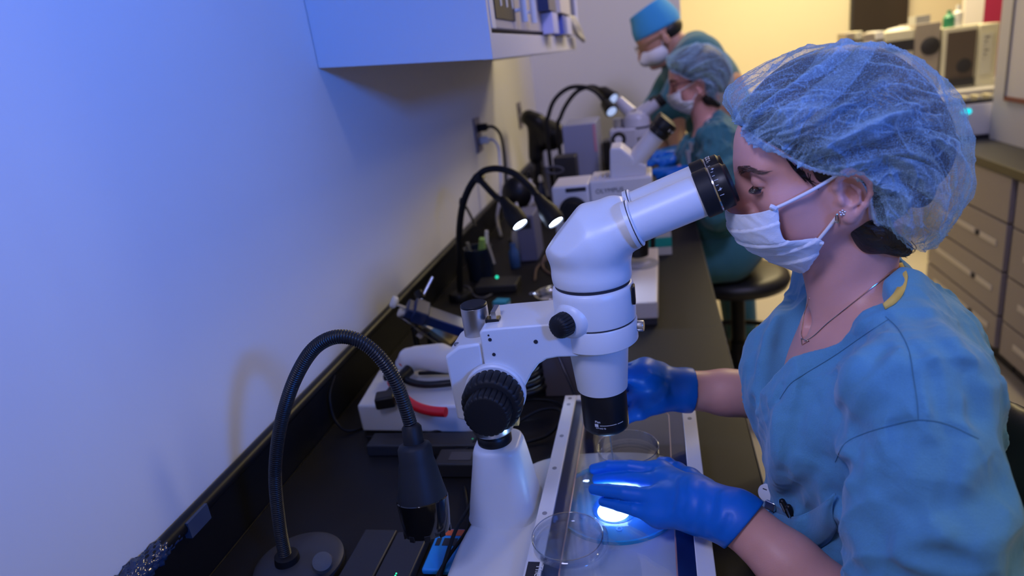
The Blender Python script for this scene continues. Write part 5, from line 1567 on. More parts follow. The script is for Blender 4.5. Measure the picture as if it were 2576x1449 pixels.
# ---------------------------------------------------------------- hair
hh = Field((0.68, 0.60, 1.08), (0.94, 0.86, 1.38), 0.0025)
hh.ell(H(-0.010, 0, 0.0225), (0.0885, 0.0722, 0.0745), HAX, 0.01)
hh.ell(H(0.040, 0, 0.034), (0.0370, 0.0550, 0.0365), HAX, 0.01)
hh.ell(H(-0.078, 0, -0.004), (0.030, 0.050, 0.042), HAX, 0.02)
hh.ell(H(-0.070, 0, -0.030), (0.040, 0.052, 0.045), HAX, 0.02)
for s in (-1, 1):
    hh.ell(H(-0.034, s * 0.040, -0.040), (0.026, 0.026, 0.040), HAX, 0.015)
    hh.ell(H(0.016, s * 0.0580, 0.016), (0.024, 0.0100, 0.022), HAX, 0.012)
    hh.ell(H(0.0125, s * 0.0605, -0.006), (0.010, 0.0060, 0.018), HAX, 0.010)
    ys = (lambda q: q) if s > 0 else (lambda q: np.array([q[0], 2 * YH - q[1], q[2]]))
    hh.cone(ys(at(2142, 548, .680)), ys(at(2195, 592, .690)), .011, .016, .01)
    hh.cone(ys(at(2195, 592, .690)), ys(at(2272, 626, .704)), .016, .009, .01)
hh.cone(H(-0.050, 0, -0.055), H(-0.070, 0, -0.078), 0.030, 0.014, 0.015)
# keep the face, ear and throat free
hh.ell(H(0.100, 0, -0.012), (0.048, 0.100, 0.058), HAX, 0.004, 'cut')
def front_cut(X, Y, Z):
    f_ = (X - HO[0]) * HF[0] + (Z - HO[2]) * HF[2]
    u_ = (X - HO[0]) * HU[0] + (Z - HO[2]) * HU[2]
    return np.maximum((u_ - (.0535 + (f_ - .062) * 1.27)) * .62, .024 - f_) + 0 * Y
hh.put((.665, .62, 1.20), (.775, .84, 1.34), front_cut, 0.003, 'cut')
V, F = hh.skin(2)
hair = mesh_np('hair', V, F, m_hair, woman, 'dark brown hair pinned up under the net')
nt = m_hair.node_tree
wv = nt.nodes.new('ShaderNodeTexNoise')
wv.inputs['Scale'].default_value = 90
mp = nt.nodes.new('ShaderNodeMapping')
mp.inputs['Scale'].default_value = (1, 9, 2)
mp.inputs['Rotation'].default_value = (0, 0.9, 0)
tcn = nt.nodes.new('ShaderNodeTexCoord')
bpn = nt.nodes.new('ShaderNodeBump')
bpn.inputs['Strength'].default_value = 0.6
bpn.inputs['Distance'].default_value = 0.003
nt.links.new(tcn.outputs['Object'], mp.inputs[0])
nt.links.new(mp.outputs[0], wv.inputs['Vector'])
nt.links.new(wv.outputs['Fac'], bpn.inputs['Height'])
nt.links.new(bpn.outputs[0], nt.nodes['Principled BSDF'].inputs['Normal'])
sh_b = MB()
def strand(pts, r=0.00045):
    P = spline([np.asarray(p, float) for p in pts], 6)
    sh_b.tube(P, np.linspace(r, r * .4, len(P)), 4, False)
for k in range(26):   # sideburn and temple hairs
    t = k / 25
    a = at(1978 + 55 * t + rnd.uniform(-6, 6), 398 + 40 * t, 0.664)
    strand([a, at(2000 + 40 * t, 430 + 25 * t, 0.6635), at(2030 + 28 * t + rnd.uniform(-8, 8), 455 + 30 * t * rnd.random(), 0.664)])
for k in range(40):   # nape hairs swept back and down
    t = rnd.random()
    x0, y0_ = 2135 + 60 * t, 560 + 40 * t
    yy = 0.668 + .03 * rnd.random()
    strand([at(x0, y0_ - 20, yy), at(x0 + 40, y0_ + 22 + 10 * rnd.random(), yy + .005), at(x0 + 75 + 20 * rnd.random(), y0_ + 40 + 12 * rnd.random(), yy + .012), at(2250 + 50 * rnd.random(), 618 + 28 * rnd.random(), yy + .02)], 0.00035)
for (a, b_, c) in (((2292, 606), (2305, 625), (2285, 640)), ((2280, 612), (2302, 632), (2262, 645))):
    strand([at(*a, .668), at(*b_, .666), at(*c, .668)], 0.0004)
so = sh_b.build('stray_hair', m_hair, woman, 'loose dark strands')
so['kind'] = 'stuff'

# ---------------------------------------------------------------- bouffant cap
def lerp_pts(tab, s):
    xs = np.array([t[0] for t in tab])
    P = np.array([t[1] for t in tab])
    # smooth monotone-ish interpolation
    Q = spline(list(P), 24)
    u = np.concatenate([np.linspace(xs[i], xs[i + 1], 24, endpoint=False) for i in range(len(xs) - 1)] + [[xs[-1]]])
    return np.stack([np.interp(s, u, Q[:, k]) for k in range(3)], -1)
TT = [(0, at(1870, 314, YH)), (.05, at(1829, 243, YH)), (.10, at(1862, 206, YH)), (.17, at(1925, 164, YH)), (.28, at(2020, 126, YH)), (.40, at(2130, 112, YH)), (.50, at(2230, 118, YH)), (.60, at(2322, 186, YH)), (.70, at(2388, 292, YH)), (.79, at(2403, 400, YH)), (.86, at(2387, 485, YH)), (.93, at(2348, 563, YH)), (1, at(2292, 615, YH))]
NN = [(0, at(1872, 318, .722)), (.06, at(1885, 334, .700)), (.14, at(1915, 356, .684)), (.25, at(1965, 388, .668)), (.38, at(2030, 420, .6605)), (.50, at(2090, 437, .6600)), (.60, at(2138, 446, .6690)), (.70, at(2184, 484, .6690)), (.79, at(2195, 540, .664)), (.87, at(2215, 575, .682)), (.94, at(2245, 598, .705)), (1, at(2290, 615, .727))]
NS, NT = 400, 210
S_ = np.linspace(0, 1, NS)
Nn = lerp_pts(NN, S_)
Tt = lerp_pts(TT, S_)
W_ = 0.034 + 0.062 * np.sin(np.pi * np.clip(S_, 0, 1) ** 0.85) ** 0.7
def vnoise(x, y, seed):
    r = np.random.default_rng(seed)
    G = r.random((64, 64))
    xi, yi = np.floor(x).astype(int), np.floor(y).astype(int)
    fx, fy = x - xi, y - yi
    fx = fx * fx * (3 - 2 * fx)
    fy = fy * fy * (3 - 2 * fy)
    g = lambda a, b: G[a % 64, b % 64]
    return (g(xi, yi) * (1 - fx) + g(xi + 1, yi) * fx) * (1 - fy) + (g(xi, yi + 1) * (1 - fx) + g(xi + 1, yi + 1) * fx) * fy
Pg = np.zeros((NS, 2 * NT - 1, 3))
tt = np.linspace(0, 1, NT)
for side in (0, 1):
    sg = -1.0 if side == 0 else 1.0
    N_ = Nn.copy()
    if side:
        N_[:, 1] = 2 * YH - N_[:, 1]
    lat = np.array([0, sg, 0])
    P0 = N_[:, None]
    P3 = Tt[:, None]
    bul = (0.030 + 0.030 * np.sin(np.pi * S_))[:, None, None]
    P1 = P0 + lat * bul * 1.15 + (P3 - P0) * np.array([.30, 0, .30])
    P2 = P3 + lat * (W_ * 0.98)[:, None, None]
    t = tt[None, :, None]
    B = P0 * (1 - t) ** 3 + 3 * P1 * t * (1 - t) ** 2 + 3 * P2 * t ** 2 * (1 - t) + P3 * t ** 3
    if side == 0:
        Pg[:, :NT] = B
    else:
        Pg[:, NT - 1:] = B[:, ::-1]
J = np.arange(2 * NT - 1)
Tn = np.minimum(J, 2 * NT - 2 - J) / (NT - 1.0)          # 0 rim .. 1 crown
SS, TN = np.meshgrid(S_, Tn, indexing='ij')
JJ = np.broadcast_to((J / (2.0 * NT - 2))[None], SS.shape)
dS = np.gradient(Pg, axis=0)
dT = np.gradient(Pg, axis=1)
Nr = np.cross(dS, dT)
Nr /= np.linalg.norm(Nr, axis=2)[..., None] + 1e-12
cen = np.array([0.81, YH, 1.25])
Nr *= np.sign(((Pg - cen) * Nr).sum(2))[..., None]
env = np.clip(TN / .06, 0, 1) * np.clip(SS / .05, 0, 1) * np.clip((1 - SS) / .04, 0, 1)
gath = 1 - np.abs(2 * vnoise(SS * 62 + 2.0 * TN, TN * 3 + 9 * (JJ > .5), 3) - 1)
gath = gath ** 2.2 * np.exp(-TN / .28)
def ridged(c, s_, fa, fb, sd, ex):
    al = SS * c + TN * s_ * .7
    ac = -SS * s_ + TN * c * .7
    w = .35 * vnoise(SS * 6 + sd, TN * 5 + 11 * JJ, sd + 50)
    return (1 - np.abs(2 * vnoise(al * fa + 37 * (JJ > .5), (ac + w * .25) * fb, sd) - 1)) ** ex
rid = ridged(.75, .66, 4.0, 15.0, 5, 3.0)
rid2 = ridged(.92, -.35, 5.0, 20.0, 8, 4.5)
rid3 = ridged(.35, .93, 7.0, 30.0, 12, 5.0)
soft = vnoise(SS * 6 + 3, TN * 4 + 17 * JJ, 21)
disp = 0.0030 * gath + 0.0046 * rid + 0.0030 * rid2 + 0.0014 * rid3 + 0.009 * (soft - .5)
# long pleats of the photograph: sweeping up and back from the brow
pleat = np.zeros_like(SS)
for (s0, t0, s1, t1, w, a) in ((.06, .25, .42, .93, .016, .007), (.10, .05, .50, .62, .014, .006), (.30, .10, .66, .70, .018, .008), (.42, .12, .80, .50, .016, .007), (.55, .10, .86, .30, .020, .008), (.20, .45, .36, .50, .010, .004), (.60, .60, .82, .52, .010, .004), (.52, .75, .74, .80, .010, .005), (.62, .35, .90, .42, .010, .005)):
    ax, ay = s1 - s0, (t1 - t0)
    L2 = ax * ax + ay * ay
    q = np.clip(((SS - s0) * ax + (TN - t0) * ay) / L2, 0, 1)
    wob = 0.012 * np.sin(q * 9 + s0 * 30)
    dd = np.sqrt((SS - s0 - ax * q - wob) ** 2 + (TN - t0 - ay * q) ** 2 * .6)
    g = np.exp(-(dd / w) ** 2) * np.sin(np.pi * np.clip(q * .96 + .02, 0, 1)) ** .5
    pleat = np.maximum(pleat, g)
    disp = disp + a * g
lines = np.zeros_like(SS)
bands = np.zeros_like(SS)
lr = np.random.default_rng(77)
def segdist(s0, t0, s1, t1, wob, ph):
    ax, ay = s1 - s0, (t1 - t0) * .8
    L2 = ax * ax + ay * ay + 1e-9
    px_, py_ = SS - s0, (TN - t0) * .8
    q = (px_ * ax + py_ * ay) / L2
    L = math.sqrt(L2)
    d = (px_ * ay - py_ * ax) / L + wob * np.sin(np.clip(q, 0, 1) * 5 + ph)
    e = np.clip(np.maximum(-q, q - 1), 0, None) * L
    return d, e, np.clip(q, 0, 1)
near = JJ < .5
for k in range(150):
    s0, t0 = lr.uniform(.04, .96), lr.uniform(.04, .98)
    an = lr.choice([.55, -.5, 1.25, .2]) + lr.normal(0, .3)
    L = lr.uniform(.05, .18)
    d, e, q = segdist(s0, t0, s0 + L * math.cos(an), t0 + L * math.sin(an), .008, lr.uniform(0, 6))
    side_ = near if k % 3 else ~near
    g = np.exp(-(d / .0028) ** 2) * np.exp(-(e / .01) ** 2) * side_
    lines = np.maximum(lines, g * lr.uniform(.45, 1))
for (s0, t0, s1, t1, w, a) in ((.10, .10, .44, .82, .045, .9), (.33, .06, .62, .58, .035, .6), (.42, .05, .80, .42, .050, .8), (.60, .06, .92, .22, .060, .9), (.24, .62, .48, .97, .040, .8), (.60, .45, .88, .66, .026, .55), (.16, .02, .30, .40, .030, .6), (.70, .70, .90, .80, .030, .5)):
    d, e, q = segdist(s0, t0, s1, t1, .016, s0 * 20)
    w_ = w * (.35 + .65 * np.sin(np.pi * np.clip(q, .02, .98)))
    g = np.clip((w_ - np.abs(d)) / .006, 0, 1) * np.exp(-(e / .012) ** 2)
    bands = np.maximum(bands, a * g)
    lines = np.maximum(lines, np.exp(-((np.abs(d) - w_) / .003) ** 2) * np.exp(-(e / .012) ** 2) * .8)
    disp = disp + .0022 * g
disp = disp + .0016 * lines
crown = np.clip((TN - .78) / .2, 0, 1) * np.clip((.75 - SS) / .25, 0, 1)
env = env * (1 - .8 * crown)
Pg = Pg + Nr * (disp * env)[..., None]
idx = np.arange(NS * (2 * NT - 1)).reshape(NS, -1)
Fq = np.stack([idx[:-1, :-1], idx[1:, :-1], idx[1:, 1:], idx[:-1, 1:]], -1).reshape(-1, 4)
m_cap = bpy.data.materials.new('bouffant_nonwoven')
m_cap.use_nodes = True
nt = m_cap.node_tree
nt.nodes.clear()
nd = nt.nodes.new
out = nd('ShaderNodeOutputMaterial')
tcn = nd('ShaderNodeTexCoord')
fib = []
for rot, sc in (((0.3, 0.5, 0.2), (1300, 75, 1300)), ((1.0, -0.6, 0.9), (75, 1300, 1300)), ((-0.7, 1.1, 2.0), (1300, 1300, 75))):
    mp = nd('ShaderNodeMapping')
    mp.inputs['Rotation'].default_value = rot
    mp.inputs['Scale'].default_value = sc
    nz = nd('ShaderNodeTexNoise')
    nz.inputs['Scale'].default_value = 1.0
    nz.inputs['Detail'].default_value = 1
    nz.inputs['Distortion'].default_value = 0.6
    nt.links.new(tcn.outputs['Object'], mp.inputs[0])
    nt.links.new(mp.outputs[0], nz.inputs['Vector'])
    rp = nd('ShaderNodeMapRange')
    rp.inputs[1].default_value = 0.57
    rp.inputs[2].default_value = 0.70
    nt.links.new(nz.outputs['Fac'], rp.inputs[0])
    fib.append(rp)
mxa = nd('ShaderNodeMath')
mxa.operation = 'MAXIMUM'
mxb = nd('ShaderNodeMath')
mxb.operation = 'MAXIMUM'
nt.links.new(fib[0].outputs[0], mxa.inputs[0])
nt.links.new(fib[1].outputs[0], mxa.inputs[1])
nt.links.new(mxa.outputs[0], mxb.inputs[0])
nt.links.new(fib[2].outputs[0], mxb.inputs[1])
at_ = nd('ShaderNodeAttribute')
at_.attribute_name = 'plies'
lw = nd('ShaderNodeLayerWeight')
lw.inputs['Blend'].default_value = 0.35
ma = nd('ShaderNodeMath')
ma.operation = 'MULTIPLY_ADD'
ma.inputs[1].default_value = 0.46
ma.inputs[2].default_value = 0.07
nt.links.new(mxb.outputs[0], ma.inputs[0])
mb_ = nd('ShaderNodeMath')
mb_.operation = 'MULTIPLY_ADD'
mb_.inputs[1].default_value = 0.45
nt.links.new(at_.outputs['Fac'], mb_.inputs[0])
nt.links.new(ma.outputs[0], mb_.inputs[2])
mc = nd('ShaderNodeMath')
mc.operation = 'MULTIPLY_ADD'
mc.inputs[1].default_value = 0.22
mc.use_clamp = True
nt.links.new(lw.outputs['Facing'], mc.inputs[0])
nt.links.new(mb_.outputs[0], mc.inputs[2])
tr = nd('ShaderNodeBsdfTransparent')
df = nd('ShaderNodeBsdfDiffuse')
df.inputs[0].default_value = (0.42, 0.66, 0.90, 1)
tl = nd('ShaderNodeBsdfTranslucent')
tl.inputs[0].default_value = (0.42, 0.66, 0.90, 1)
m1 = nd('ShaderNodeMixShader')
m1.inputs[0].default_value = 0.35
nt.links.new(df.outputs[0], m1.inputs[1])
nt.links.new(tl.outputs[0], m1.inputs[2])
m2 = nd('ShaderNodeMixShader')
nt.links.new(mc.outputs[0], m2.inputs[0])
nt.links.new(tr.outputs[0], m2.inputs[1])
nt.links.new(m1.outputs[0], m2.inputs[2])
nt.links.new(m2.outputs[0], out.inputs[0])
cap_o = mesh_np('bouffant_cap', Pg.reshape(-1, 3), Fq, m_cap, woman, 'sheer blue bouffant hair net')
plies = np.clip(0.35 * pleat + 0.25 * rid ** 2 + 0.2 * rid2 ** 2 + 0.5 * gath ** 1.5 + .85 * lines + .55 * bands + np.exp(-TN / .02) * .7 + .35 * np.exp(-((SS - .07) / .06) ** 2), 0, 1.3)
av = cap_o.data.attributes.new('plies', 'FLOAT', 'POINT')
av.data.foreach_set('value', plies.ravel().astype(np.float32))
# elastic hem along both sides
eb = MB()
rimn = [p + np.array([0, 0.0003, 0]) for p in Nn[::3]]
eb.tube([p + np.array([0, 0, .0006 * math.sin(i * 2.1)]) for i, p in enumerate(rimn)], [0.0013 + 0.0006 * abs(math.sin(i * 1.7)) for i in range(len(rimn))], 7)
rimf = [np.array([p[0], 2 * YH - p[1], p[2]]) for p in rimn]
eb.tube(rimf, 0.0014, 6)
eb.build('elastic_hem', mat('white_elastic', (0.62, 0.72, 0.86), 0.7), cap_o, 'pale gathered elastic edge')

# ---------------------------------------------------------------- face mask
CC = [(0, at(1829, 527, YH)), (.16, at(1829, 545, YH)), (.32, at(1838, 570, YH)), (.46, at(1852, 590, YH)), (.60, at(1880, 612, YH)), (.75, at(1925, 638, YH)), (.9, at(1968, 657, YH)), (1, at(2000, 668, YH))]
EE = [(0, at(1955, 519, .6690)), (.16, at(1958, 545, .6695)), (.30, at(1959, 574, .6705)), (.44, at(1975, 604, .6710)), (.58, at(2015, 603, .6725)), (.72, at(2062, 600, .6745)), (.86, at(2053, 632, .682)), (1, at(2034, 663, .694))]
NV, NU = 90, 60
v_ = np.linspace(0, 1, NV)
Cv = lerp_pts(CC, v_)
Ev = lerp_pts(EE, v_)
Mg = np.zeros((NV, 2 * NU - 1, 3))
uu = np.linspace(0, 1, NU)[None, :, None]
for side in (0, 1):
    sg = -1.0 if side == 0 else 1.0
    E2 = Ev.copy()
    if side:
        E2[:, 1] = 2 * YH - E2[:, 1]
    P0 = E2[:, None]
    P3 = Cv[:, None]
    P1 = P0 + (P3 - P0) * np.array([.45, 0, .45]) + np.array([0, sg * .004, 0])
    P2 = P3 + np.array([0, sg * .034, 0])
    B = P0 * (1 - uu) ** 3 + 3 * P1 * uu * (1 - uu) ** 2 + 3 * P2 * uu ** 2 * (1 - uu) + P3 * uu ** 3
    if side == 0:
        Mg[:, :NU] = B
    else:
        Mg[:, NU - 1:] = B[:, ::-1]
dV = np.gradient(Mg, axis=0)
dU = np.gradient(Mg, axis=1)
Nm = np.cross(dV, dU)
Nm /= np.linalg.norm(Nm, axis=2)[..., None] + 1e-12
Nm *= np.sign(((Mg - np.array([.80, YH, 1.19])) * Nm).sum(2))[..., None]
VV = np.broadcast_to(v_[:, None], Mg.shape[:2])
UU = np.broadcast_to(np.minimum(np.arange(2 * NU - 1), 2 * NU - 2 - np.arange(2 * NU - 1))[None] / (NU - 1.0), Mg.shape[:2])
md = np.zeros_like(VV)
for (v0, sl, a) in ((.26, .10, .0026), (.47, .02, .0030), (.64, -.08, .0030), (.80, -.10, .0022)):
    x = VV - (v0 + sl * (UU - .5))
    md = md + a * np.clip(x / .008, 0, 1) * np.exp(-np.clip(x, 0, 1) / .13)
md = md + .0010 * (vnoise(VV * 9 + UU * 5, UU * 9 + VV * 3, 31) - .5) + .0004 * (1 - np.abs(2 * vnoise(VV * 7 + UU * 9, UU * 5 - VV * 6, 33) - 1)) ** 4
Mg = Mg + Nm * (md + .0008)[..., None]
idx = np.arange(NV * (2 * NU - 1)).reshape(NV, -1)
Fm = np.stack([idx[:-1, :-1], idx[1:, :-1], idx[1:, 1:], idx[:-1, 1:]], -1).reshape(-1, 4)
m_mask = mat('white_mask_fabric', (0.80, 0.81, 0.84), 0.8, spec=0.2, bump=0.25, bscale=900)
mk_o = mesh_np('face_mask', Mg.reshape(-1, 3), Fm, m_mask, woman, 'white pleated surgical mask')
so_ = mk_o.modifiers.new('thickness', 'SOLIDIFY')
so_.thickness = 0.0010
m_loop = mat('white_ear_loop', (0.80, 0.80, 0.84), 0.75)
for s in (-1, 1):
    ya = (lambda y: y) if s < 0 else (lambda y: 2 * YH - y)
    def Q(px, py, y):
        p = at(px, py, y)
        return np.array([p[0], ya(p[1]), p[2]])
    MB().tube(spline([Q(1950, 524, .6675), Q(1985, 508, .6645), Q(2040, 480, .6615), Q(2085, 454, .6605), Q(2104, 444, .6625), Q(2120, 446, .672)], 8), 0.0017, 10).build('ear_loop', m_loop, mk_o, ang=80)
    MB().tube(spline([Q(2060, 602, .6735), Q(2080, 578, .670), Q(2100, 552, .667), Q(2108, 535, .6665), Q(2116, 520, .669)], 8), 0.0017, 10).build('ear_loop', m_loop, mk_o, ang=80)
    MB().tube(spline([Q(1938, 519, .6665), Q(1944, 521, .6655), Q(1951, 525, .6660)], 5), 0.0024, 8).build('loop_weld', m_loop, mk_o)
    MB().tube(spline([Q(2052, 606, .673), Q(2062, 610, .672), Q(2070, 613, .672)], 5), 0.0022, 8).build('loop_weld', m_loop, mk_o)
# pressed stitch dots along the mask edges
stb = MB()
m_dot = mat('mask_emboss', (0.50, 0.50, 0.58), 0.8)
def mpt(v, u):
    i = min(NV - 1, int(round(v * (NV - 1))))
    j = min(NU - 1, int(round(u * (NU - 1))))
    return Mg[i, j] + Nm[i, j] * .0007, Nm[i, j]
for v, u0, u1, n in ((.07, .05, .95, 30), (.11, .05, .95, 30)):
    for k in range(n):
        p, nn = mpt(v, u0 + (u1 - u0) * k / (n - 1))
        b_ = basis(nn)
        stb.obox(p, b_[0], b_[1], nn, (.0005, .0008, .00015))
for u in (.06, .10, .14):
    for k in range(12):
        p, nn = mpt(.10 + .30 * k / 11, u)
        b_ = basis(nn)
        stb.obox(p, b_[0], b_[1], nn, (.0008, .0004, .00015))
        p, nn = mpt(.72 + .26 * k / 11, u)
        b_ = basis(nn)
        stb.obox(p, b_[0], b_[1], nn, (.0008, .0004, .00015))
e_ = stb.build('pressed_dots', m_dot, mk_o, 'rows of pressed dots')
e_['kind'] = 'stuff'

# ---------------------------------------------------------------- earrings and necklace
m_gold = mat('pale_gold', (0.80, 0.62, 0.50), 0.22, metal=1.0)
m_silver = mat('bright_silver', (0.85, 0.85, 0.9), 0.15, metal=1.0)
ep = fhit(hf, 2119, 535, lift=.001)
eb = MB()
for k in range(5):
    a = 2 * math.pi * k / 5 + .3
    eb.ball(ep + np.array([math.cos(a) * .0022, -.0006, math.sin(a) * .0022]), .0013, 10)
eb.ball(ep + np.array([0, -.0012, 0]), .0011, 10)
eb.build('stud_earring', m_silver, woman, 'flower shaped stud')
er = fhit(hf, 2103, 538, lift=.0005)
MB().tube([er + np.array([.0009 * math.sin(t * .5), -.0022 * abs(math.cos(t / 2)) - .0004, 0]) + np.array([-.0012 * math.sin(t), 0, -.0042 + .0045 * math.cos(t)]) for t in np.linspace(0, 6.28, 28)], .0008, 8).build('hoop_earring', m_silver, woman, 'small hoop')
nk = [fhit(hf, px, py, lift=.0010) for px, py in ((2238, 690), (2200, 718), (2160, 750), (2120, 782), (2080, 814), (2050, 842), (2030, 856), (2024, 858))]
nk2 = [fhit(hf, px, py, lift=.0010) for px, py in ((2020, 852), (2016, 840), (2019, 815), (2026, 780), (2036, 750))]
MB().tube(spline(nk, 6), .00045, 6).build('necklace_chain', m_gold, woman)
MB().tube(spline(nk2, 6), .00045, 6).build('necklace_chain', m_gold, woman)
pp = [fhit(hf, px, py, lift=.0016) for px, py in ((2016, 852), (2034, 858), (2018, 867), (2016, 852))]
MB().tube(pp, .0007, 6).build('pendant', m_gold, woman, 'small open triangle pendant')

# ---------------------------------------------------------------- scrub top
sf = Field((0.67, 0.42, 0.68), (1.00, 1.03, 1.19), 0.0020)
sf.ell((0.832, YH, 1.005), (0.098, 0.145, 0.100), None, 0.03)
sf.ell((0.825, YH, 0.945), (0.108, 0.148, 0.105), None, 0.03)
sf.ell((0.850, YH, 0.80), (0.128, 0.155, 0.17), None, 0.04)
sf.ell((0.880, YH, 0.99), (0.070, 0.140, 0.125), None, 0.03)
sf.ell((0.783, YH - .058, 0.985), (0.060, 0.066, 0.070), None, 0.04)
sf.ell((0.772, YH + .060, 0.985), (0.060, 0.066, 0.070), None, 0.04)
for s in (-1, 1):
    sf.cone((0.838, YH - s * 0.040, 1.108), (0.838, YH - s * 0.140, 1.068), 0.024, 0.043, 0.03)
    sf.cone((0.835, YH - s * 0.055, 1.080), (0.838, YH - s * 0.130, 1.055), 0.038, 0.050, 0.03)
    sf.cone((0.858, YH - s * 0.03, 1.085), (0.866, YH - s * 0.12, 1.045), 0.030, 0.040, 0.03)
sf.cone((0.853, YH - .035, 1.122), (0.853, YH + .035, 1.122), 0.018, 0.018, 0.03)
# sleeves
sf.chain([SHN + np.array([-.018, -.004, 0]), (0.832, 0.540, 0.985), (0.836, 0.520, 0.905)], [0.055, 0.060, 0.068], 0.03)
sf.cone((0.836, 0.520, 0.905), (0.828, 0.520, 0.840), 0.068, 0.062, 0.015)
sf.chain([SHF, (0.852, 0.915, 0.97), (0.85, 0.925, 0.90)], [0.060, 0.064, 0.070], 0.03)
def dense(pts, step=14.0):
    P = spline([np.array([x, y, 0.0]) for x, y in pts], 24)[:, :2]
    L = np.r_[0, np.cumsum(np.linalg.norm(np.diff(P, axis=0), axis=1))]
    n = max(3, int(L[-1] / step))
    q = np.linspace(0, L[-1], n)
    return list(zip(np.interp(q, L, P[:, 0]), np.interp(q, L, P[:, 1])))
def Z8(pts, lift=0.0):
    return [fhit(sf, 1850 + x / 1.7066, 600 + y / 1.7066, lift=lift) for x, y in pts]
# cloth wrinkles: warped ridges running with the pull of the cloth, only near the surface
def noise3(x, y, z, seed):
    G = np.random.default_rng(seed).random((32, 32, 32)).astype(np.float32)
    xi, yi, zi = (np.floor(q).astype(np.int32) for q in (x, y, z))
    fx, fy, fz = x - xi, y - yi, z - zi
    fx, fy, fz = (q * q * (3 - 2 * q) for q in (fx, fy, fz))
    o = 0
    for i in (0, 1):
        for j in (0, 1):
            for k in (0, 1):
                o = o + (fx if i else 1 - fx) * (fy if j else 1 - fy) * (fz if k else 1 - fz) * G[(xi + i) & 31, (yi + j) & 31, (zi + k) & 31]
    return o
def rumple(fld, amp, sets, band=0.03):
    I = np.argwhere(np.abs(fld.D) < band)
    P = (fld.lo + I * fld.h).astype(np.float32)
    out = np.zeros(len(P), np.float32)
    for (d, fl, fa, ex, am, seed) in sets:
        u, w, d = basis(d)
        a_, b_, c_ = P @ np.float32(d), P @ np.float32(u), P @ np.float32(w)
        wp = noise3(a_ * 14 + 5, b_ * 14 + 9, c_ * 14 + 3, seed + 9) - .5
        n = noise3(a_ * fl + 3, b_ * fa + wp * 2.2 + 7, c_ * fa + wp * 1.6 + 1, seed)
        out += am * (1 - np.abs(2 * n - 1)) ** ex
    fld.D[tuple(I.T)] -= amp * (out - out.mean())
rumple(sf, 0.75, (((.25, -.35, 1.0), 9, 24, 3.0, .0052, 1), ((.8, -.5, .5), 10, 30, 3.5, .0036, 2), ((-.3, .6, .8), 18, 55, 3.0, .0020, 3), ((.4, .3, .9), 30, 95, 2.5, .0011, 4)))
# neck opening: V in front, round at the back
vz0 = 0.980
def vcut(X, Y, Z):
    w = (Z - vz0) * 0.50 + 0.006
    yc = 0.712 + (Z - vz0) * 0.14
    return np.maximum(np.maximum(np.abs(Y - yc) - w, X - 0.832), vz0 - Z) * 0.85
sf.put((0.66, YH - .09, vz0), (0.835, YH + .09, 1.20), vcut, 0.004, 'cut')
sf.cone((0.815, YH, 1.20), (0.820, YH, 1.085), 0.050, 0.0430, 0.005, 'cut')
CRE = [
    ([(428, 960), (470, 880), (560, 835), (680, 800), (785, 780), (900, 795), (1045, 860)], .0020, .0032),
    ([(645, 335), (700, 390), (745, 480), (765, 600), (780, 700), (785, 780)], .0018, .0030),
    ([(660, 345), (560, 410), (430, 500), (300, 580), (235, 625), (190, 690)], .0016, .0026),
    ([(190, 690), (130, 740), (80, 790)], .0016, .003),
    ([(730, 600), (640, 670), (570, 730), (500, 800)], .0065, .013), ([(690, 560), (600, 640), (520, 720)], -.004, .012),
    ([(880, 600), (890, 680), (905, 770)], .0040, .008), ([(960, 560), (975, 650), (995, 740)], .0035, .008), ([(1042, 580), (1045, 660), (1050, 760)], .0060, .010),
    ([(500, 925), (485, 975), (440, 1005)], .0080, .008), ([(470, 900), (500, 930), (520, 985), (505, 1030)], -.004, .009),
    ([(455, 1010), (440, 1060), (435, 1120)], .008, .010),
    ([(790, 850), (780, 960), (735, 1130), (700, 1230)], .0065, .016), ([(830, 800), (815, 960), (775, 1130), (730, 1320)], -.0060, .012),
    ([(900, 840), (880, 1000), (850, 1160)], .003, .012), ([(1020, 880), (1010, 1020), (965, 1150)], -.0050, .012), ([(1060, 900), (1045, 1040), (1000, 1160)], .006, .013),
    ([(1140, 1105), (1060, 1150), (980, 1175)], .0085, .014), ([(1130, 1180), (1080, 1300), (1060, 1420)], -.004, .016),
    ([(600, 1060), (625, 1110), (645, 1170)], .0030, .008), ([(690, 1150), (740, 1175)], .004, .008), ([(860, 1240), (900, 1265)], -.003, .008),
    ([(430, 1150), (480, 1240), (560, 1340)], -.003, .012), ([(520, 1100), (600, 1250), (680, 1400)], .0030, .014),
    ([(470, 430), (360, 560), (290, 680), (250, 820)], .0035, .014), ([(420, 640), (370, 760), (330, 920)], .0035, .014), ([(520, 560), (450, 680), (420, 800)], -.003, .014),
    ([(120, 770), (105, 900), (100, 1020)], .003, .010), ([(70, 720), (80, 830), (96, 930)], .004, .008), ([(200, 800), (180, 950), (170, 1080)], -.003, .014),
    ([(330, 960), (260, 1040), (220, 1110)], .003, .010), ([(400, 980), (330, 1090), (300, 1180)], .0035, .012),
    ([(150, 250), (100, 420), (70, 560)], .0030, .012), ([(200, 240), (170, 380), (120, 560)], -.003, .010), ([(240, 260), (215, 350), (190, 460)], .0025, .008),
    ([(730, 1350), (800, 1362), (880, 1372), (980, 1395)], .0060, .007), ([(740, 1375), (850, 1392), (975, 1415)], -.004, .010),
    ([(780, 330), (830, 400), (900, 470)], .003, .010), ([(830, 330), (900, 430), (960, 520)], -.0025, .012), ([(560, 470), (470, 560), (400, 620)], -.0025, .012),
]
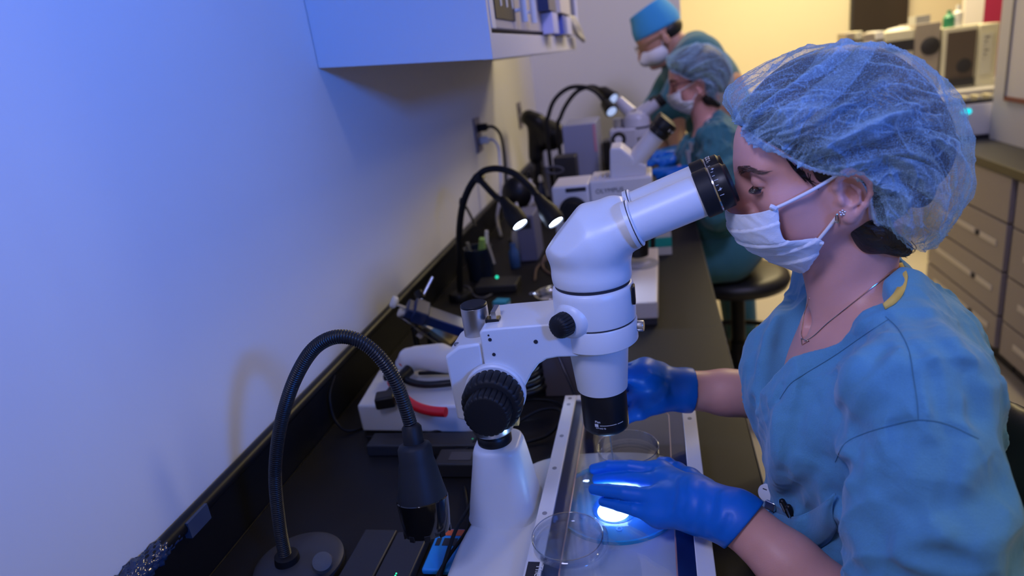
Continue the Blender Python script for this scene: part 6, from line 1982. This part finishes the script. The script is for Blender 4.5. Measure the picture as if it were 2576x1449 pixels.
CRE += [([(196, 632), (190, 665), (181, 690)], .0060, .0032), ([(640, 470), (560, 560), (500, 640), (440, 760)], .0030, .006), ([(540, 430), (440, 560), (350, 700)], .0028, .006),
        ([(430, 520), (340, 640), (280, 760)], .0026, .006), ([(300, 640), (270, 760), (255, 900)], .0028, .006), ([(210, 760), (215, 900), (205, 1010)], .0026, .006),
        ([(860, 560), (868, 650), (872, 750)], .0030, .005), ([(925, 540), (940, 640), (950, 750)], .0030, .005), ([(1000, 560), (1010, 650), (1020, 760)], .0034, .006),
        ([(700, 830), (690, 930), (660, 1040)], .0030, .007), ([(560, 880), (600, 960), (610, 1060)], .0030, .007), ([(840, 900), (815, 1060), (780, 1200)], .0036, .007),
        ([(930, 860), (920, 980), (890, 1130)], .0034, .007), ([(780, 480), (830, 560), (850, 640)], .0026, .006), ([(900, 470), (960, 560), (985, 640)], .0026, .006),
        ([(100, 560), (85, 680), (75, 800)], .0024, .006), ([(140, 420), (110, 560), (100, 700)], -.0024, .007), ([(340, 1010), (270, 1090), (200, 1120)], .0030, .006)]
for seam in ([(660, 352), (712, 400), (757, 490), (778, 600), (795, 700), (800, 770)], [(455, 935), (500, 880), (570, 845), (680, 812), (770, 795)], [(810, 792), (900, 812), (1030, 865)], [(640, 372), (550, 432), (430, 515), (300, 592)]):
    D_ = dense(seam, 15.0)
    for i in range(1, len(D_) - 1):
        (ax_, ay_), (bx_, by_) = D_[i - 1], D_[i + 1]
        nx_, ny_ = -(by_ - ay_), bx_ - ax_
        L_ = math.hypot(nx_, ny_)
        e_ = rnd.uniform(16, 34) / L_
        CRE.append(([(D_[i][0] - nx_ * e_ * .7, D_[i][1] - ny_ * e_ * .7), (D_[i][0] + nx_ * e_ * .6 + rnd.uniform(-5, 5), D_[i][1] + ny_ * e_ * .6)], rnd.uniform(.0008, .0015), .0028))
for pts, a, w in CRE:
    sf.crease(Z8(dense(pts, 30.0)), a * (2.1 if w > .004 else 1.3), w * (1.15 if w > .004 else 1), 2)
V, F = sf.skin(1)
top_o = mesh_np('scrub_top', V, F, m_scrub, woman, 'blue cotton scrub top')
def seam_line(name, pts, r=.0004, m=m_thread, parent=top_o):
    return MB().tube(Z8(dense(pts, 7.0), .0004), r, 5).build(name, m, parent)
seam_line('seam', [(428, 960), (470, 880), (560, 835), (680, 800), (785, 780), (900, 795), (1045, 860)])
seam_line('seam', [(645, 335), (700, 390), (745, 480), (765, 600), (780, 700), (785, 780)])
seam_line('seam', [(660, 345), (560, 410), (430, 500), (300, 580), (235, 625), (190, 690)])
# yellow neck tape: a folded band round the back of the opening
yb_o = [(2270, 660), (2280, 682), (2281, 705), (2274, 735), (2256, 760), (2228, 778)]
yb_i = [(2254, 662), (2262, 684), (2263, 704), (2255, 725), (2243, 743), (2222, 763)]
oq = [fhit(sf, *q, lift=.0016) for q in yb_o]
iq = [at(*q, o_[1] + dy) for q, o_, dy in zip(yb_i, oq, (.004, .006, .007, .007, .006, .003))]
Po, Pi = spline(oq, 6), spline(iq, 6)
yo = MB()
n_ = len(Po)
yo.add(list(Po) + list(Pi), [(i, i + 1, n_ + i + 1, n_ + i) for i in range(n_ - 1)])
y_ = yo.build('neck_tape', mat('yellow_tape', (0.72, 0.50, 0.13), 0.8, spec=.2, bump=.15, bscale=900), top_o, 'yellow neck tape')
y_.modifiers.new('thickness', 'SOLIDIFY').thickness = .0012
# breast pocket: bag hanging in front of the ribs, open at the top
pk_t = [(150, 1170), (215, 1195), (270, 1195), (330, 1170), (390, 1130), (428, 1095)]
pk_b = [(120, 1290), (180, 1330), (250, 1350), (330, 1340), (400, 1300), (440, 1240)]
Pt = spline(Z8(pk_t, .009), 8)
Pb = spline(Z8(pk_b, .002), 8)
pg = MB()
n_ = len(Pt)
rows = [Pt * (1 - t) + Pb * t + np.array([-.004, -.003, 0]) * math.sin(math.pi * t) for t in np.linspace(0, 1, 8)]
pg.add([p for r in rows for p in r], [(a * n_ + i, a * n_ + i + 1, (a + 1) * n_ + i + 1, (a + 1) * n_ + i) for a in range(7) for i in range(n_ - 1)])
pko = pg.build('pocket', m_scrub, top_o, ang=80)
pko.modifiers.new('thickness', 'SOLIDIFY').thickness = .0012
MB().tube(Pt, .0011, 6).build('pocket_hem', m_scrub, top_o)
# trousers and shoes (under the bench)
pf = Field((0.35, 0.50, 0.05), (1.06, 0.96, 0.74), 0.006)
pf.ell((0.885, YH, 0.67), (0.125, 0.175, 0.100), None, 0.03)
for s in (-1, 1):
    y = YH - s * .10
    pf.chain([(0.87, y, 0.645), (0.52, y - s * .03, 0.630)], [0.085, 0.066], 0.03)
    pf.chain([(0.52, y - s * .03, 0.625), (0.56, y - s * .03, 0.33), (0.60, y - s * .03, 0.11)], [0.066, 0.064, 0.060], 0.02)
V, F = pf.skin(2)
mesh_np('scrub_trousers', V, F, m_scrub, woman, 'blue scrub trousers')
for s in (-1, 1):
    y = YH - s * .13
    sf2 = Field((0.42, y - .07, 0.0), (0.70, y + .07, 0.13), 0.004)
    sf2.cone((0.61, y, 0.045), (0.50, y, 0.036), 0.044, 0.036, 0.02)
    sf2.ell((0.62, y, 0.075), (0.04, 0.038, 0.04), None, 0.02)
    halfspace(sf2, (0, 0, 0.004), (0, 0, -1), 0.002)
    V, F = sf2.skin(1)
    mesh_np('shoe', V, F, mat('grey_shoe', (0.12, 0.12, 0.13), 0.6), woman)

# ---------------------------------------------------------------- gloves
gfn = Field((0.47, 0.58, 0.83), (0.75, 0.83, 0.96), 0.0013)
fing = {
    'index': ([(1662, 1188, .880), (1585, 1174, .884), (1532, 1173, .879), (1494, 1180, .873)], [.0122, .0085, .0080, .0070]),
    'middle': ([(1666, 1216, .882), (1582, 1204, .876), (1538, 1203, .868), (1502, 1206, .862)], [.0125, .0084, .0077, .0068]),
    'ring': ([(1660, 1254, .882), (1572, 1240, .882), (1530, 1234, .876), (1494, 1231, .870)], [.0125, .0087, .0081, .0071]),
    'pinky': ([(1656, 1296, .870), (1598, 1282, .870), (1556, 1271, .864), (1518, 1262, .858)], [.0115, .0080, .0073, .0064]),
}
WRP = atz(1838, 1302, 0.893)
for nm, (pts, rs) in fing.items():
    P = [atz(*p) for p in pts]
    gfn.chain(P, rs, 0.0014)
MCP = [atz(*fing[n][0][0]) for n in ('index', 'middle', 'ring', 'pinky')]
for i, p in enumerate(MCP):
    mid = p + (WRP - p) * .5 + np.array([0, 0, .006 if i in (1, 2) else 0])
    gfn.chain([p, mid, WRP + (np.array([0, .010 - .007 * i, -.001 * i]))], [0.0135, 0.0185 - (.002 if i == 3 else 0), 0.0185], 0.012)
th = [atz(1775, 1235, .872), atz(1735, 1205, .866), atz(1705, 1185, .862), atz(1680, 1170, .860), atz(1664, 1163, .858)]
gfn.chain(th, [.016, .0130, .0100, .0088, .0076], 0.008)
dirw = (WR - EL) / np.linalg.norm(WR - EL)
cuff = WR - dirw * 0.002
gfn.cone(WRP + (MCP[1] - WRP) * .30 + np.array([0, -.004, 0]), cuff, 0.0262, 0.0300, 0.014)
gfn.cone(cuff, cuff - dirw * .010, 0.0300, 0.0312, 0.006)
gfn.cone(cuff - dirw * .0075, cuff - dirw * .011, 0.0322, 0.0326, 0.003)
halfspace(gfn, cuff - dirw * 0.011, -dirw, 0.0015)
gfn.cone(cuff - dirw * .030, cuff - dirw * .004, 0.0305, 0.0275, 0.002, 'cut')
for (a, b, am, w) in (((1700, 1200), (1690, 1280), .0010, .004), ((1722, 1205), (1716, 1290), .0009, .004), ((1640, 1180), (1632, 1225), .0008, .003), ((1760, 1215), (1740, 1330), .0012, .005), ((1800, 1235), (1770, 1340), .0014, .005), ((1820, 1240), (1800, 1350), -.0012, .005), ((1580, 1221), (1610, 1224), .0010, .0025), ((1835, 1300), (1815, 1345), .0012, .004)):
    gfn.crease([fhit(gfn, *a), fhit(gfn, (a[0] + b[0]) / 2 + 4, (a[1] + b[1]) / 2), fhit(gfn, *b)], am, w)
V, F = gfn.skin(2)
mesh_np('glove', V, F, m_glove, woman, 'blue nitrile glove on the near hand')

gff = Field((0.50, 0.79, 0.83), (0.70, 0.96, 1.01), 0.0015)
wf = WF + np.array([-.004, 0, 0])
hk = np.array([0.578, 0.870, 0.932])
kn = [hk + np.array([0, .030 - .020 * i, .008 - .012 * i]) for i in range(4)]
for i, k in enumerate(kn):
    gff.chain([wf, (wf + k) / 2 + np.array([0, 0, .004]), k], [0.0225, 0.0195, 0.0130], 0.012)
    c1 = k + np.array([-.022, .004, -.004 - .003 * i])
    c2 = c1 + np.array([-.016, .004, -.010])
    gff.chain([k, c1, c2, c2 + np.array([-.008, .003, -.009])], [.0120, .0094, .0086, .0076], 0.004)
gff.chain([wf + np.array([-.016, -.010, .006]), hk + np.array([.008, -.018, .022]), hk + np.array([-.014, -.020, .024]), hk + np.array([-.030, -.012, .010])], [.016, .0135, .0102, .0084], 0.008)
gff.ell(hk + np.array([.010, 0, .012]), (.024, .026, .026), None, .012)
dwf = (WF - EF) / np.linalg.norm(WF - EF)
gff.cone(wf, wf - dwf * .012, .0265, .0305, .012)
gff.cone(wf - dwf * .012, wf - dwf * .026, .0305, .0318, .006)
halfspace(gff, wf - dwf * .022, -dwf, .0015)
gff.cone(wf - dwf * .045, wf - dwf * .014, .0300, .0280, .002, 'cut')
for (a, b, am, w) in (((1640, 942), (1668, 952), -.0016, .003), ((1668, 950), (1690, 985), .0018, .004), ((1680, 955), (1672, 1000), -.0016, .004), ((1660, 960), (1650, 1000), .0012, .005)):
    gff.crease([fhit(gff, *a), fhit(gff, (a[0] + b[0]) / 2 + 3, (a[1] + b[1]) / 2), fhit(gff, *b)], am, w)
V, F = gff.skin(2)
mesh_np('glove', V, F, m_glove, woman, 'blue nitrile glove on the far hand')

# ---------------------------------------------------------------- things on the front woman
br = thing('badge_reel', 'round white badge reel clipped on the scrub pocket of the front woman', 'badge reel', fhit(sf, 1928, 1240))
c = fhit(sf, 1930, 1240, lift=.012)
bn_ = np.array([-0.55, -0.75, 0.35])
bn_ /= np.linalg.norm(bn_)
MB().lathe(c, bn_, [(0.0100, -.004), (0.0108, -.003), (0.0108, .002), (0.0098, .0034), (0.004, .0036)], 36).build('reel_case', m_whitep, br)
u_, w_, _ = basis(bn_)
MB().obox(c + w_ * .0045 + u_ * -.002 + bn_ * .0036, u_, w_, bn_, (.0026, .0006, .0003)).build('slot', m_ink, br)
c2 = fhit(sf, 1938, 1272, lift=.014)
MB().obox(c2, u_, w_, bn_, (.0062, .0050, .0026)).build('clip', m_chrome, br, 'shiny metal clip', bevel=.001)
MB().tube([c2 + u_ * .003, c2 + np.array([.004, -.002, -.010]), c2 + np.array([.010, 0, -.016])], .0022, 8).build('strap', glassy('clear_vinyl', (.85, .85, .95), .75, .1), br)
for (px, py, qx, qy, lab) in ((1968, 1262, 1990, 1300, 'black clip pen standing in the scrub pocket beside the badge reel'), (1984, 1276, 2000, 1312, 'dark pen in the scrub pocket, right of the black clip pen')):
    a, b = fhit(sf, px, py, lift=.011), fhit(sf, qx, qy, lift=.006)
    t = thing('pen', lab, 'pen', b, 'pens in the scrub pocket')
    MB().cyl(b, a, .0034, n=14).build('barrel', m_blackp, t)
    MB().ball(a, .0036, 12).build('cap', m_blackp, t)
    MB().tube([a + np.array([-.003, -.004, .001]), (a + b) / 2 + np.array([-.003, -.0045, 0])], .0012, 8).build('clip', m_satin, t)

# ---------------------------------------------------------------- front woman's chair
def five_star(t, x, y, zh, R=0.30):
    MB().cyl((x, y, 0.09), (x, y, zh), 0.026, n=24).build('gas_column', m_blackp, t)
    MB().cyl((x, y, 0.07), (x, y, 0.16), 0.042, 0.034, n=24).build('hub', m_blackp, t)
    for k in range(5):
        a = 2 * math.pi * k / 5 + 0.35
        d = np.array([math.cos(a), math.sin(a), 0])
        p0 = np.array([x, y, 0.105])
        leg = MB().tube([p0, p0 + d * R * .5 + np.array([0, 0, -.008]), p0 + d * R + np.array([0, 0, -.03])], [0.024, 0.019, 0.014], 12).build('leg', m_blackp, t)
        e = p0 + d * R
        n = np.array([-d[1], d[0], 0])
        MB().cyl(np.array([e[0], e[1], .027]) - n * .018, np.array([e[0], e[1], .027]) + n * .018, .026, n=20).build('caster', m_rubber, leg)
ch = thing('task_chair', 'black padded task chair with backrest behind the front woman', 'chair', (0.90, YH, 0))
m_vinyl = mat('black_vinyl', (0.011, 0.011, 0.012), 0.42, bump=.06, bscale=300)
five_star(ch, 0.90, YH, 0.49)
MB().lathe((0.89, YH, 0.485), (0, 0, 1), [(0.20, 0), (0.225, .012), (0.23, .04), (0.215, .062), (0.15, .068), (0.02, .066)], 48).build('seat', m_vinyl, ch, ang=60)
bk_ = Field((0.96, 0.40, 0.56), (1.14, 1.06, 1.02), 0.006)
bk_.ell((1.035, YH + .01, 0.76), (0.040, 0.245, 0.165), None, .02)
bk_.cone((1.03, YH - .14, 0.80), (1.03, YH + .14, 0.80), 0.035, 0.035, 0.06)
V, F = bk_.skin(2)
V[:, 0] -= 0.9 * (V[:, 1] - YH) ** 2 * 0.6
mesh_np('backrest', V, F, m_vinyl, ch)
MB().tube(spline([(0.93, YH, 0.475), (1.04, YH, 0.47), (1.095, YH, 0.53), (1.085, YH, 0.78)], 8), 0.016, 12).build('back_bar', m_blackp, ch)

# ---------------------------------------------------------------- second person: same work, farther along the bench
D2 = np.array([-0.020, 1.70, -0.004])
p2 = thing('person', 'seated person in grey blue hair net, glasses and mask at the far microscope', 'person', (0.9 + D2[0], YH + D2[1], 0.0 + D2[2]))
keep = {}
for ch_ in woman.children:
    nm = ch_.name.split('.')[0]
    if nm in ('body', 'glove', 'stray_hair', 'necklace_chain', 'pendant', 'stud_earring', 'hoop_earring', 'eyelash'):
        continue
    d = ch_.copy()
    COL.objects.link(d)
    d.parent = p2
    d.matrix_parent_inverse = ch_.matrix_parent_inverse.copy()
    keep[nm] = d
    for g in ch_.children:
        if g.name.split('.')[0] in ('pressed_dots', 'neck_tape', 'pocket', 'pocket_hem'):
            continue
        e = g.copy()
        COL.objects.link(e)
        e.parent = d
        e.matrix_parent_inverse = g.matrix_parent_inverse.copy()
keep['scrub_top'].data = keep['scrub_top'].data.copy()
keep['scrub_top'].data.materials[0] = m_scrub_d
keep['scrub_top']['label'] = 'teal scrub top'
keep['scrub_trousers'].data = keep['scrub_trousers'].data.copy()
keep['scrub_trousers'].data.materials[0] = m_scrub_d
keep['scrub_trousers']['label'] = 'teal scrub trousers'
keep['bouffant_cap']['label'] = 'sheer grey blue hair net'
a2 = Field((0.56, 0.42, 0.76), (0.98, 1.0, 1.16), 0.004)
W2N, E2N = np.array([0.738, 0.640, 0.955]), np.array([0.852, 0.545, 0.870])
W2F, E2F = np.array([0.735, 0.800, 0.975]), np.array([0.862, 0.915, 0.880])
for sh_, el_, wr_ in ((SHN, E2N, W2N), (SHF, E2F, W2F)):
    a2.chain([sh_ + np.array([-.012, 0, 0]), el_, wr_, wr_ + (wr_ - el_) * .1], [0.044, 0.040, 0.028, 0.024], 0.012)
a2.ell((0.845, YH, 0.92), (0.085, 0.13, 0.20), None, 0.02)
V3, F3 = a2.skin(2)
def rel_mesh(name, V, F, m, root, D, label=None):
    o = mesh_np(name, np.asarray(V) + D, F, m, root, label)
    return o
V0, F0 = hf.skin(2)
rel_mesh('body', np.concatenate([V0, V3]), np.concatenate([F0, F3 + len(V0)]), m_skin, p2, D2)
def simple_glove(root, wr_, tip, up, D, h=.003, lab=None):
    wr_, tip = np.asarray(wr_, float), np.asarray(tip, float)
    d = tip - wr_
    L = np.linalg.norm(d)
    d = d / L
    sd = np.cross(d, up)
    sd /= np.linalg.norm(sd)
    nn = np.cross(sd, d)
    g = Field(np.minimum(wr_, tip) - .07, np.maximum(wr_, tip) + .07, h)
    for i, (o, l) in enumerate(((-.028, .88), (-.010, 1.0), (.010, .95), (.027, .78))):
        k = wr_ + d * L * .52 + sd * o
        g.chain([wr_ + sd * o * .4, k], [.022, .0145], .012)
        m = k + d * (L * l - L * .52) * .5 + nn * .004
        g.chain([k, m, wr_ + d * L * l + sd * o * 1.05 - nn * .008], [.0125, .0098, .0085], .004)
    g.chain([wr_ + d * .015 - sd * .012, wr_ + d * L * .34 - sd * .038, wr_ + d * L * .58 - sd * .036 - nn * .012], [.017, .0125, .0095], .008)
    g.cone(wr_, wr_ - d * .03, .027, .033, .01)
    halfspace(g, wr_ - d * .03, -d, .002)
    V, F = g.skin(1)
    rel_mesh('glove', V, F, m_glove, root, D, lab)
simple_glove(p2, W2N + (W2N - E2N) * .02, W2N + np.array([-.135, .055, .005]), (0, 0, 1), D2, lab='blue nitrile glove')
simple_glove(p2, W2F + (W2F - E2F) * .02, W2F + np.array([-.14, -.02, .005]), (0, 0, 1), D2, lab='blue nitrile glove')
gm = mat('dark_red_frames', (0.10, 0.012, 0.02), 0.3)
gl2 = MB()
for s in (-1, 1):
    cc_ = H(0.083, s * 0.031, 0.000)
    ring = [cc_ + HL_ * s * .022 * math.cos(t) + HU * .016 * math.sin(t) + HF * (-.004 * abs(math.cos(t))) for t in np.linspace(0, 2 * math.pi, 25)]
    gl2.tube(ring, .0016, 6, False)
    gl2.tube([H(0.078, s * .053, .004), H(0.05, s * .068, .002), H(0.0, s * .073, -.010)], .0018, 6)
gl2.tube([H(0.085, -.009, .004), H(0.088, 0, .006), H(0.085, .009, .004)], .0016, 6)
V = np.array(gl2.v) + D2
g_ = MB()
g_.add(V, gl2.f)
g_.build('glasses', gm, p2, 'dark red framed glasses')
ly = MB()
ly.tube(spline([fhit(sf, *q, lift=.003) + D2 for q in ((2215, 790), (2120, 900), (2040, 1000), (2010, 1060))], 6), .003, 6)
ly.build('lanyard', mat('white_lanyard', (.7, .7, .75), .6), p2)
for i, (q, w) in enumerate((((2090, 930), .014), ((2040, 990), .018), ((2015, 1070), .022))):
    c = fhit(sf, *q, lift=.006) + D2
    MB().obox(c, (0.3, -.9, 0), (0, 0, 1), (-.9, -.3, 0), (w * .7, w, .0015)).build('badge', mat('white_badge', (.72, .72, .8), .4), p2, 'white badge')

st2 = thing('stool', 'black round stool with foot ring under the far seated person', 'stool', (0.88, 2.43, 0))
sx, sy = 0.885, YH + D2[1]
MB().lathe((sx, sy, 0.495), (0, 0, 1), [(0.12, 0), (0.175, .012), (0.185, .035), (0.178, .055), (0.14, .066), (0.02, .064)], 48).build('seat', m_vinyl, st2, ang=60)
five_star(st2, sx, sy, 0.50, 0.29)
fr_ = MB().tube([(sx + .225 * math.cos(t), sy + .225 * math.sin(t), 0.26) for t in np.linspace(0, 2 * math.pi, 41)], .011, 10, False).build('foot_ring', m_blackp, st2)
for k in range(4):
    a = math.pi / 2 * k + .4
    MB().tube([(sx + .03 * math.cos(a), sy + .03 * math.sin(a), 0.235), (sx + .225 * math.cos(a), sy + .225 * math.sin(a), 0.26)], .008, 8).build('spoke', m_blackp, fr_)
MB().cyl((sx, sy, .21), (sx, sy, .28), .034, n=20).build('ring_clamp', m_blackp, st2)

# ---------------------------------------------------------------- third person: standing, bent over the bench end
p3 = thing('person', 'person in blue skull cap, glasses and mask leaning over behind the seated person', 'person', (0.95, 2.98, 0))
P3 = math.radians(27)
O3 = np.array([0.660, 2.96, 1.402])
F3_ = np.array([-math.cos(P3), -0.22, -math.sin(P3)])
F3_ /= np.linalg.norm(F3_)
L3 = np.cross(np.array([-math.sin(P3), 0, math.cos(P3)]), F3_)
L3 /= np.linalg.norm(L3)
U3 = np.cross(F3_, L3)
if U3[2] < 0:
    U3 = -U3
L3 = L3 if L3[1] < 0 else -L3
def K(f, l, u):
    return O3 + F3_ * f + L3 * l + U3 * u
AX3 = (F3_, L3, U3)
b3 = Field((0.48, 2.45, 0.80), (1.16, 3.30, 1.56), 0.005)
b3.ell(K(-.008, 0, .025), (.096, .074, .078), AX3, .01)
b3.ell(K(.035, 0, -.025), (.052, .060, .070), AX3, .02)
b3.cone(K(.075, 0, -.088), K(.03, 0, -.09), .018, .03, .02)
b3.cone(K(.085, 0, .0), K(.108, 0, -.035), .008, .011, .01)
for s in (-1, 1):
    b3.ell(K(-.002, s * .076, -.025), (.016, .007, .030), AX3, .006)
b3.cone(K(-.04, 0, -.06), (0.80, 2.98, 1.26), .052, .054, .02)
G3N, G3F = np.array([0.705, 2.60, 0.985]), np.array([0.66, 2.72, 0.96])
b3.ell((0.88, 2.98, 1.12), (.12, .16, .16), None, .03)
S3N, S3F = np.array([.815, 2.82, 1.30]), np.array([.80, 3.14, 1.29])
E3N, E3F = np.array([.70, 2.76, 1.10]), np.array([.63, 3.12, 1.08])
b3.chain([S3N, E3N, G3N], [.045, .042, .029], .012)
b3.chain([S3F, E3F, G3F], [.045, .042, .029], .012)
V, F = b3.skin(2)
mesh_np('body', V, F, m_skin2, p3)
t3 = Field((0.46, 2.60, 0.78), (1.20, 3.36, 1.48), 0.006)
t3.cone((0.95, 2.98, 0.90), (0.84, 2.98, 1.18), .150, .140, .04)
t3.cone((0.95, 2.90, 0.90), (0.95, 3.06, 0.90), .150, .150, .04)
t3.cone((0.82, 2.85, 1.26), (0.82, 3.11, 1.26), .095, .095, .05)
t3.cone((0.76, 2.92, 1.28), (0.74, 3.04, 1.26), .075, .075, .05)
t3.chain([S3N, (S3N + E3N) / 2, E3N + np.array([-.02, 0, .01])], [.072, .074, .074], .04)
t3.chain([S3F, (S3F + E3F) / 2, E3F], [.072, .074, .074], .04)
t3.cone((0.80, 2.84, 1.315), (0.80, 3.12, 1.315), .072, .072, .04)
t3.cone((0.80, 2.93, 1.345), (0.80, 3.03, 1.345), .056, .056, .03)
t3.cone((0.690, 2.975, 1.41), (0.735, 2.975, 1.325), .056, .050, .015, 'cut')
for (a, b, c) in (((.78, 2.80, 1.22), (.74, 2.79, 1.16), (.70, 2.78, 1.12)), ((.9, 2.84, 1.22), (.86, 2.82, 1.1), (.85, 2.82, 1.0)), ((.83, 2.86, 1.2), (.78, 2.85, 1.1), (.80, 2.84, 1.0))):
    t3.crease([a, b, c], .008, .02)
V, F = t3.skin(2)
mesh_np('scrub_top', V, F, m_scrub_d, p3, 'teal scrub top')
q3 = Field((0.74, 2.74, 0.06), (1.16, 3.22, 1.0), 0.008)
q3.cone((0.96, 2.90, 0.90), (0.96, 3.06, 0.90), .148, .148, .04)
for s in (-1, 1):
    q3.chain([(0.96, 2.98 - s * .10, 0.86), (0.92, 2.98 - s * .11, 0.48), (0.95, 2.98 - s * .11, 0.10)], [.105, .080, .065], .03)
V, F = q3.skin(1)
mesh_np('scrub_trousers', V, F, m_scrub_d, p3, 'teal scrub trousers')
for s in (-1, 1):
    y = 2.98 - s * .11
    s3 = Field((0.76, y - .07, 0.0), (1.04, y + .07, 0.14), 0.006)
    s3.cone((0.96, y, 0.045), (0.84, y, 0.036), 0.046, 0.038, 0.02)
    halfspace(s3, (0, 0, 0.004), (0, 0, -1), 0.002)
    V, F = s3.skin(1)
    mesh_np('shoe', V, F, mat('grey_shoe', (0.12, 0.12, 0.13), 0.6), p3)
c3 = Field(O3 - .22, O3 + .22, 0.004)
c3.ell(K(-.012, 0, .038), (.100, .080, .088), AX3, .01)
c3.cone(K(-.010, 0, .030), K(-.014, 0, .075), .084, .081, .02)
c3.cone(K(-.014, 0, .070), K(-.014, 0, .125), .080, .077, .01)
halfspace(c3, K(-.014, 0, .122), U3, .006)
c3.ell(K(-.010, 0, .130), (.062, .060, .022), AX3, .006, 'cut')
halfspace(c3, K(.05, 0, .022), -U3 * 1.0 + F3_ * .12, .004)
V, F = c3.skin(2)
mesh_np('skull_cap', V, F, fabric('bright_blue_cap', (0.05, 0.33, 0.66)), p3, 'bright blue surgical skull cap')
m3 = Field(O3 - .2, O3 + .2, 0.004)
m3.ell(K(.040, 0, -.055), (.060, .066, .046), AX3, .01)
m3.cone(K(.088, 0, -.04), K(.10, 0, -.05), .018, .018, .03)
m3.ell(K(-.04, 0, -.05), (.06, .09, .09), AX3, .006, 'cut')
V, F = m3.skin(2)
mo = mesh_np('face_mask', V, F, m_mask, p3, 'white surgical mask')
for s in (-1, 1):
    MB().tube([K(.02, s * .066, -.035), K(.0, s * .078, -.01)], .002, 8).build('ear_loop', m_loop, mo)
g3 = MB()
for s in (-1, 1):
    g3.tube([K(.094, s * .033, -.002) + L3 * s * .024 * math.cos(t) + U3 * .017 * math.sin(t) for t in np.linspace(0, 2 * math.pi, 21)], .0019, 6, False)
    g3.tube([K(.09, s * .057, .004), K(.0, s * .080, -.005)], .002, 6)
g3.tube([K(.094, -.009, .004), K(.098, 0, .006), K(.094, .009, .004)], .0018, 6)
g3.build('glasses', mat('thin_gold_frames', (0.35, 0.25, 0.12), 0.3, metal=.8), p3, 'thin framed glasses')
h3 = Field(O3 - .2, O3 + .2, 0.005)
h3.ell(K(-.038, 0, .000), (.066, .0735, .050), AX3, .01)
h3.ell(K(.07, 0, 0), (.06, .12, .12), AX3, .006, 'cut')
V, F = h3.skin(1)
mesh_np('hair', V, F, mat('black_hair', (.012, .010, .010), .5), p3, 'short dark hair')
Z0_ = np.zeros(3)
simple_glove(p3, G3N, G3N + np.array([-.10, -.09, .012]), (0, 0, 1), Z0_, lab='blue nitrile glove')
simple_glove(p3, G3F, G3F + np.array([-.07, -.12, .0]), (0, 0, 1), Z0_, lab='blue nitrile glove')
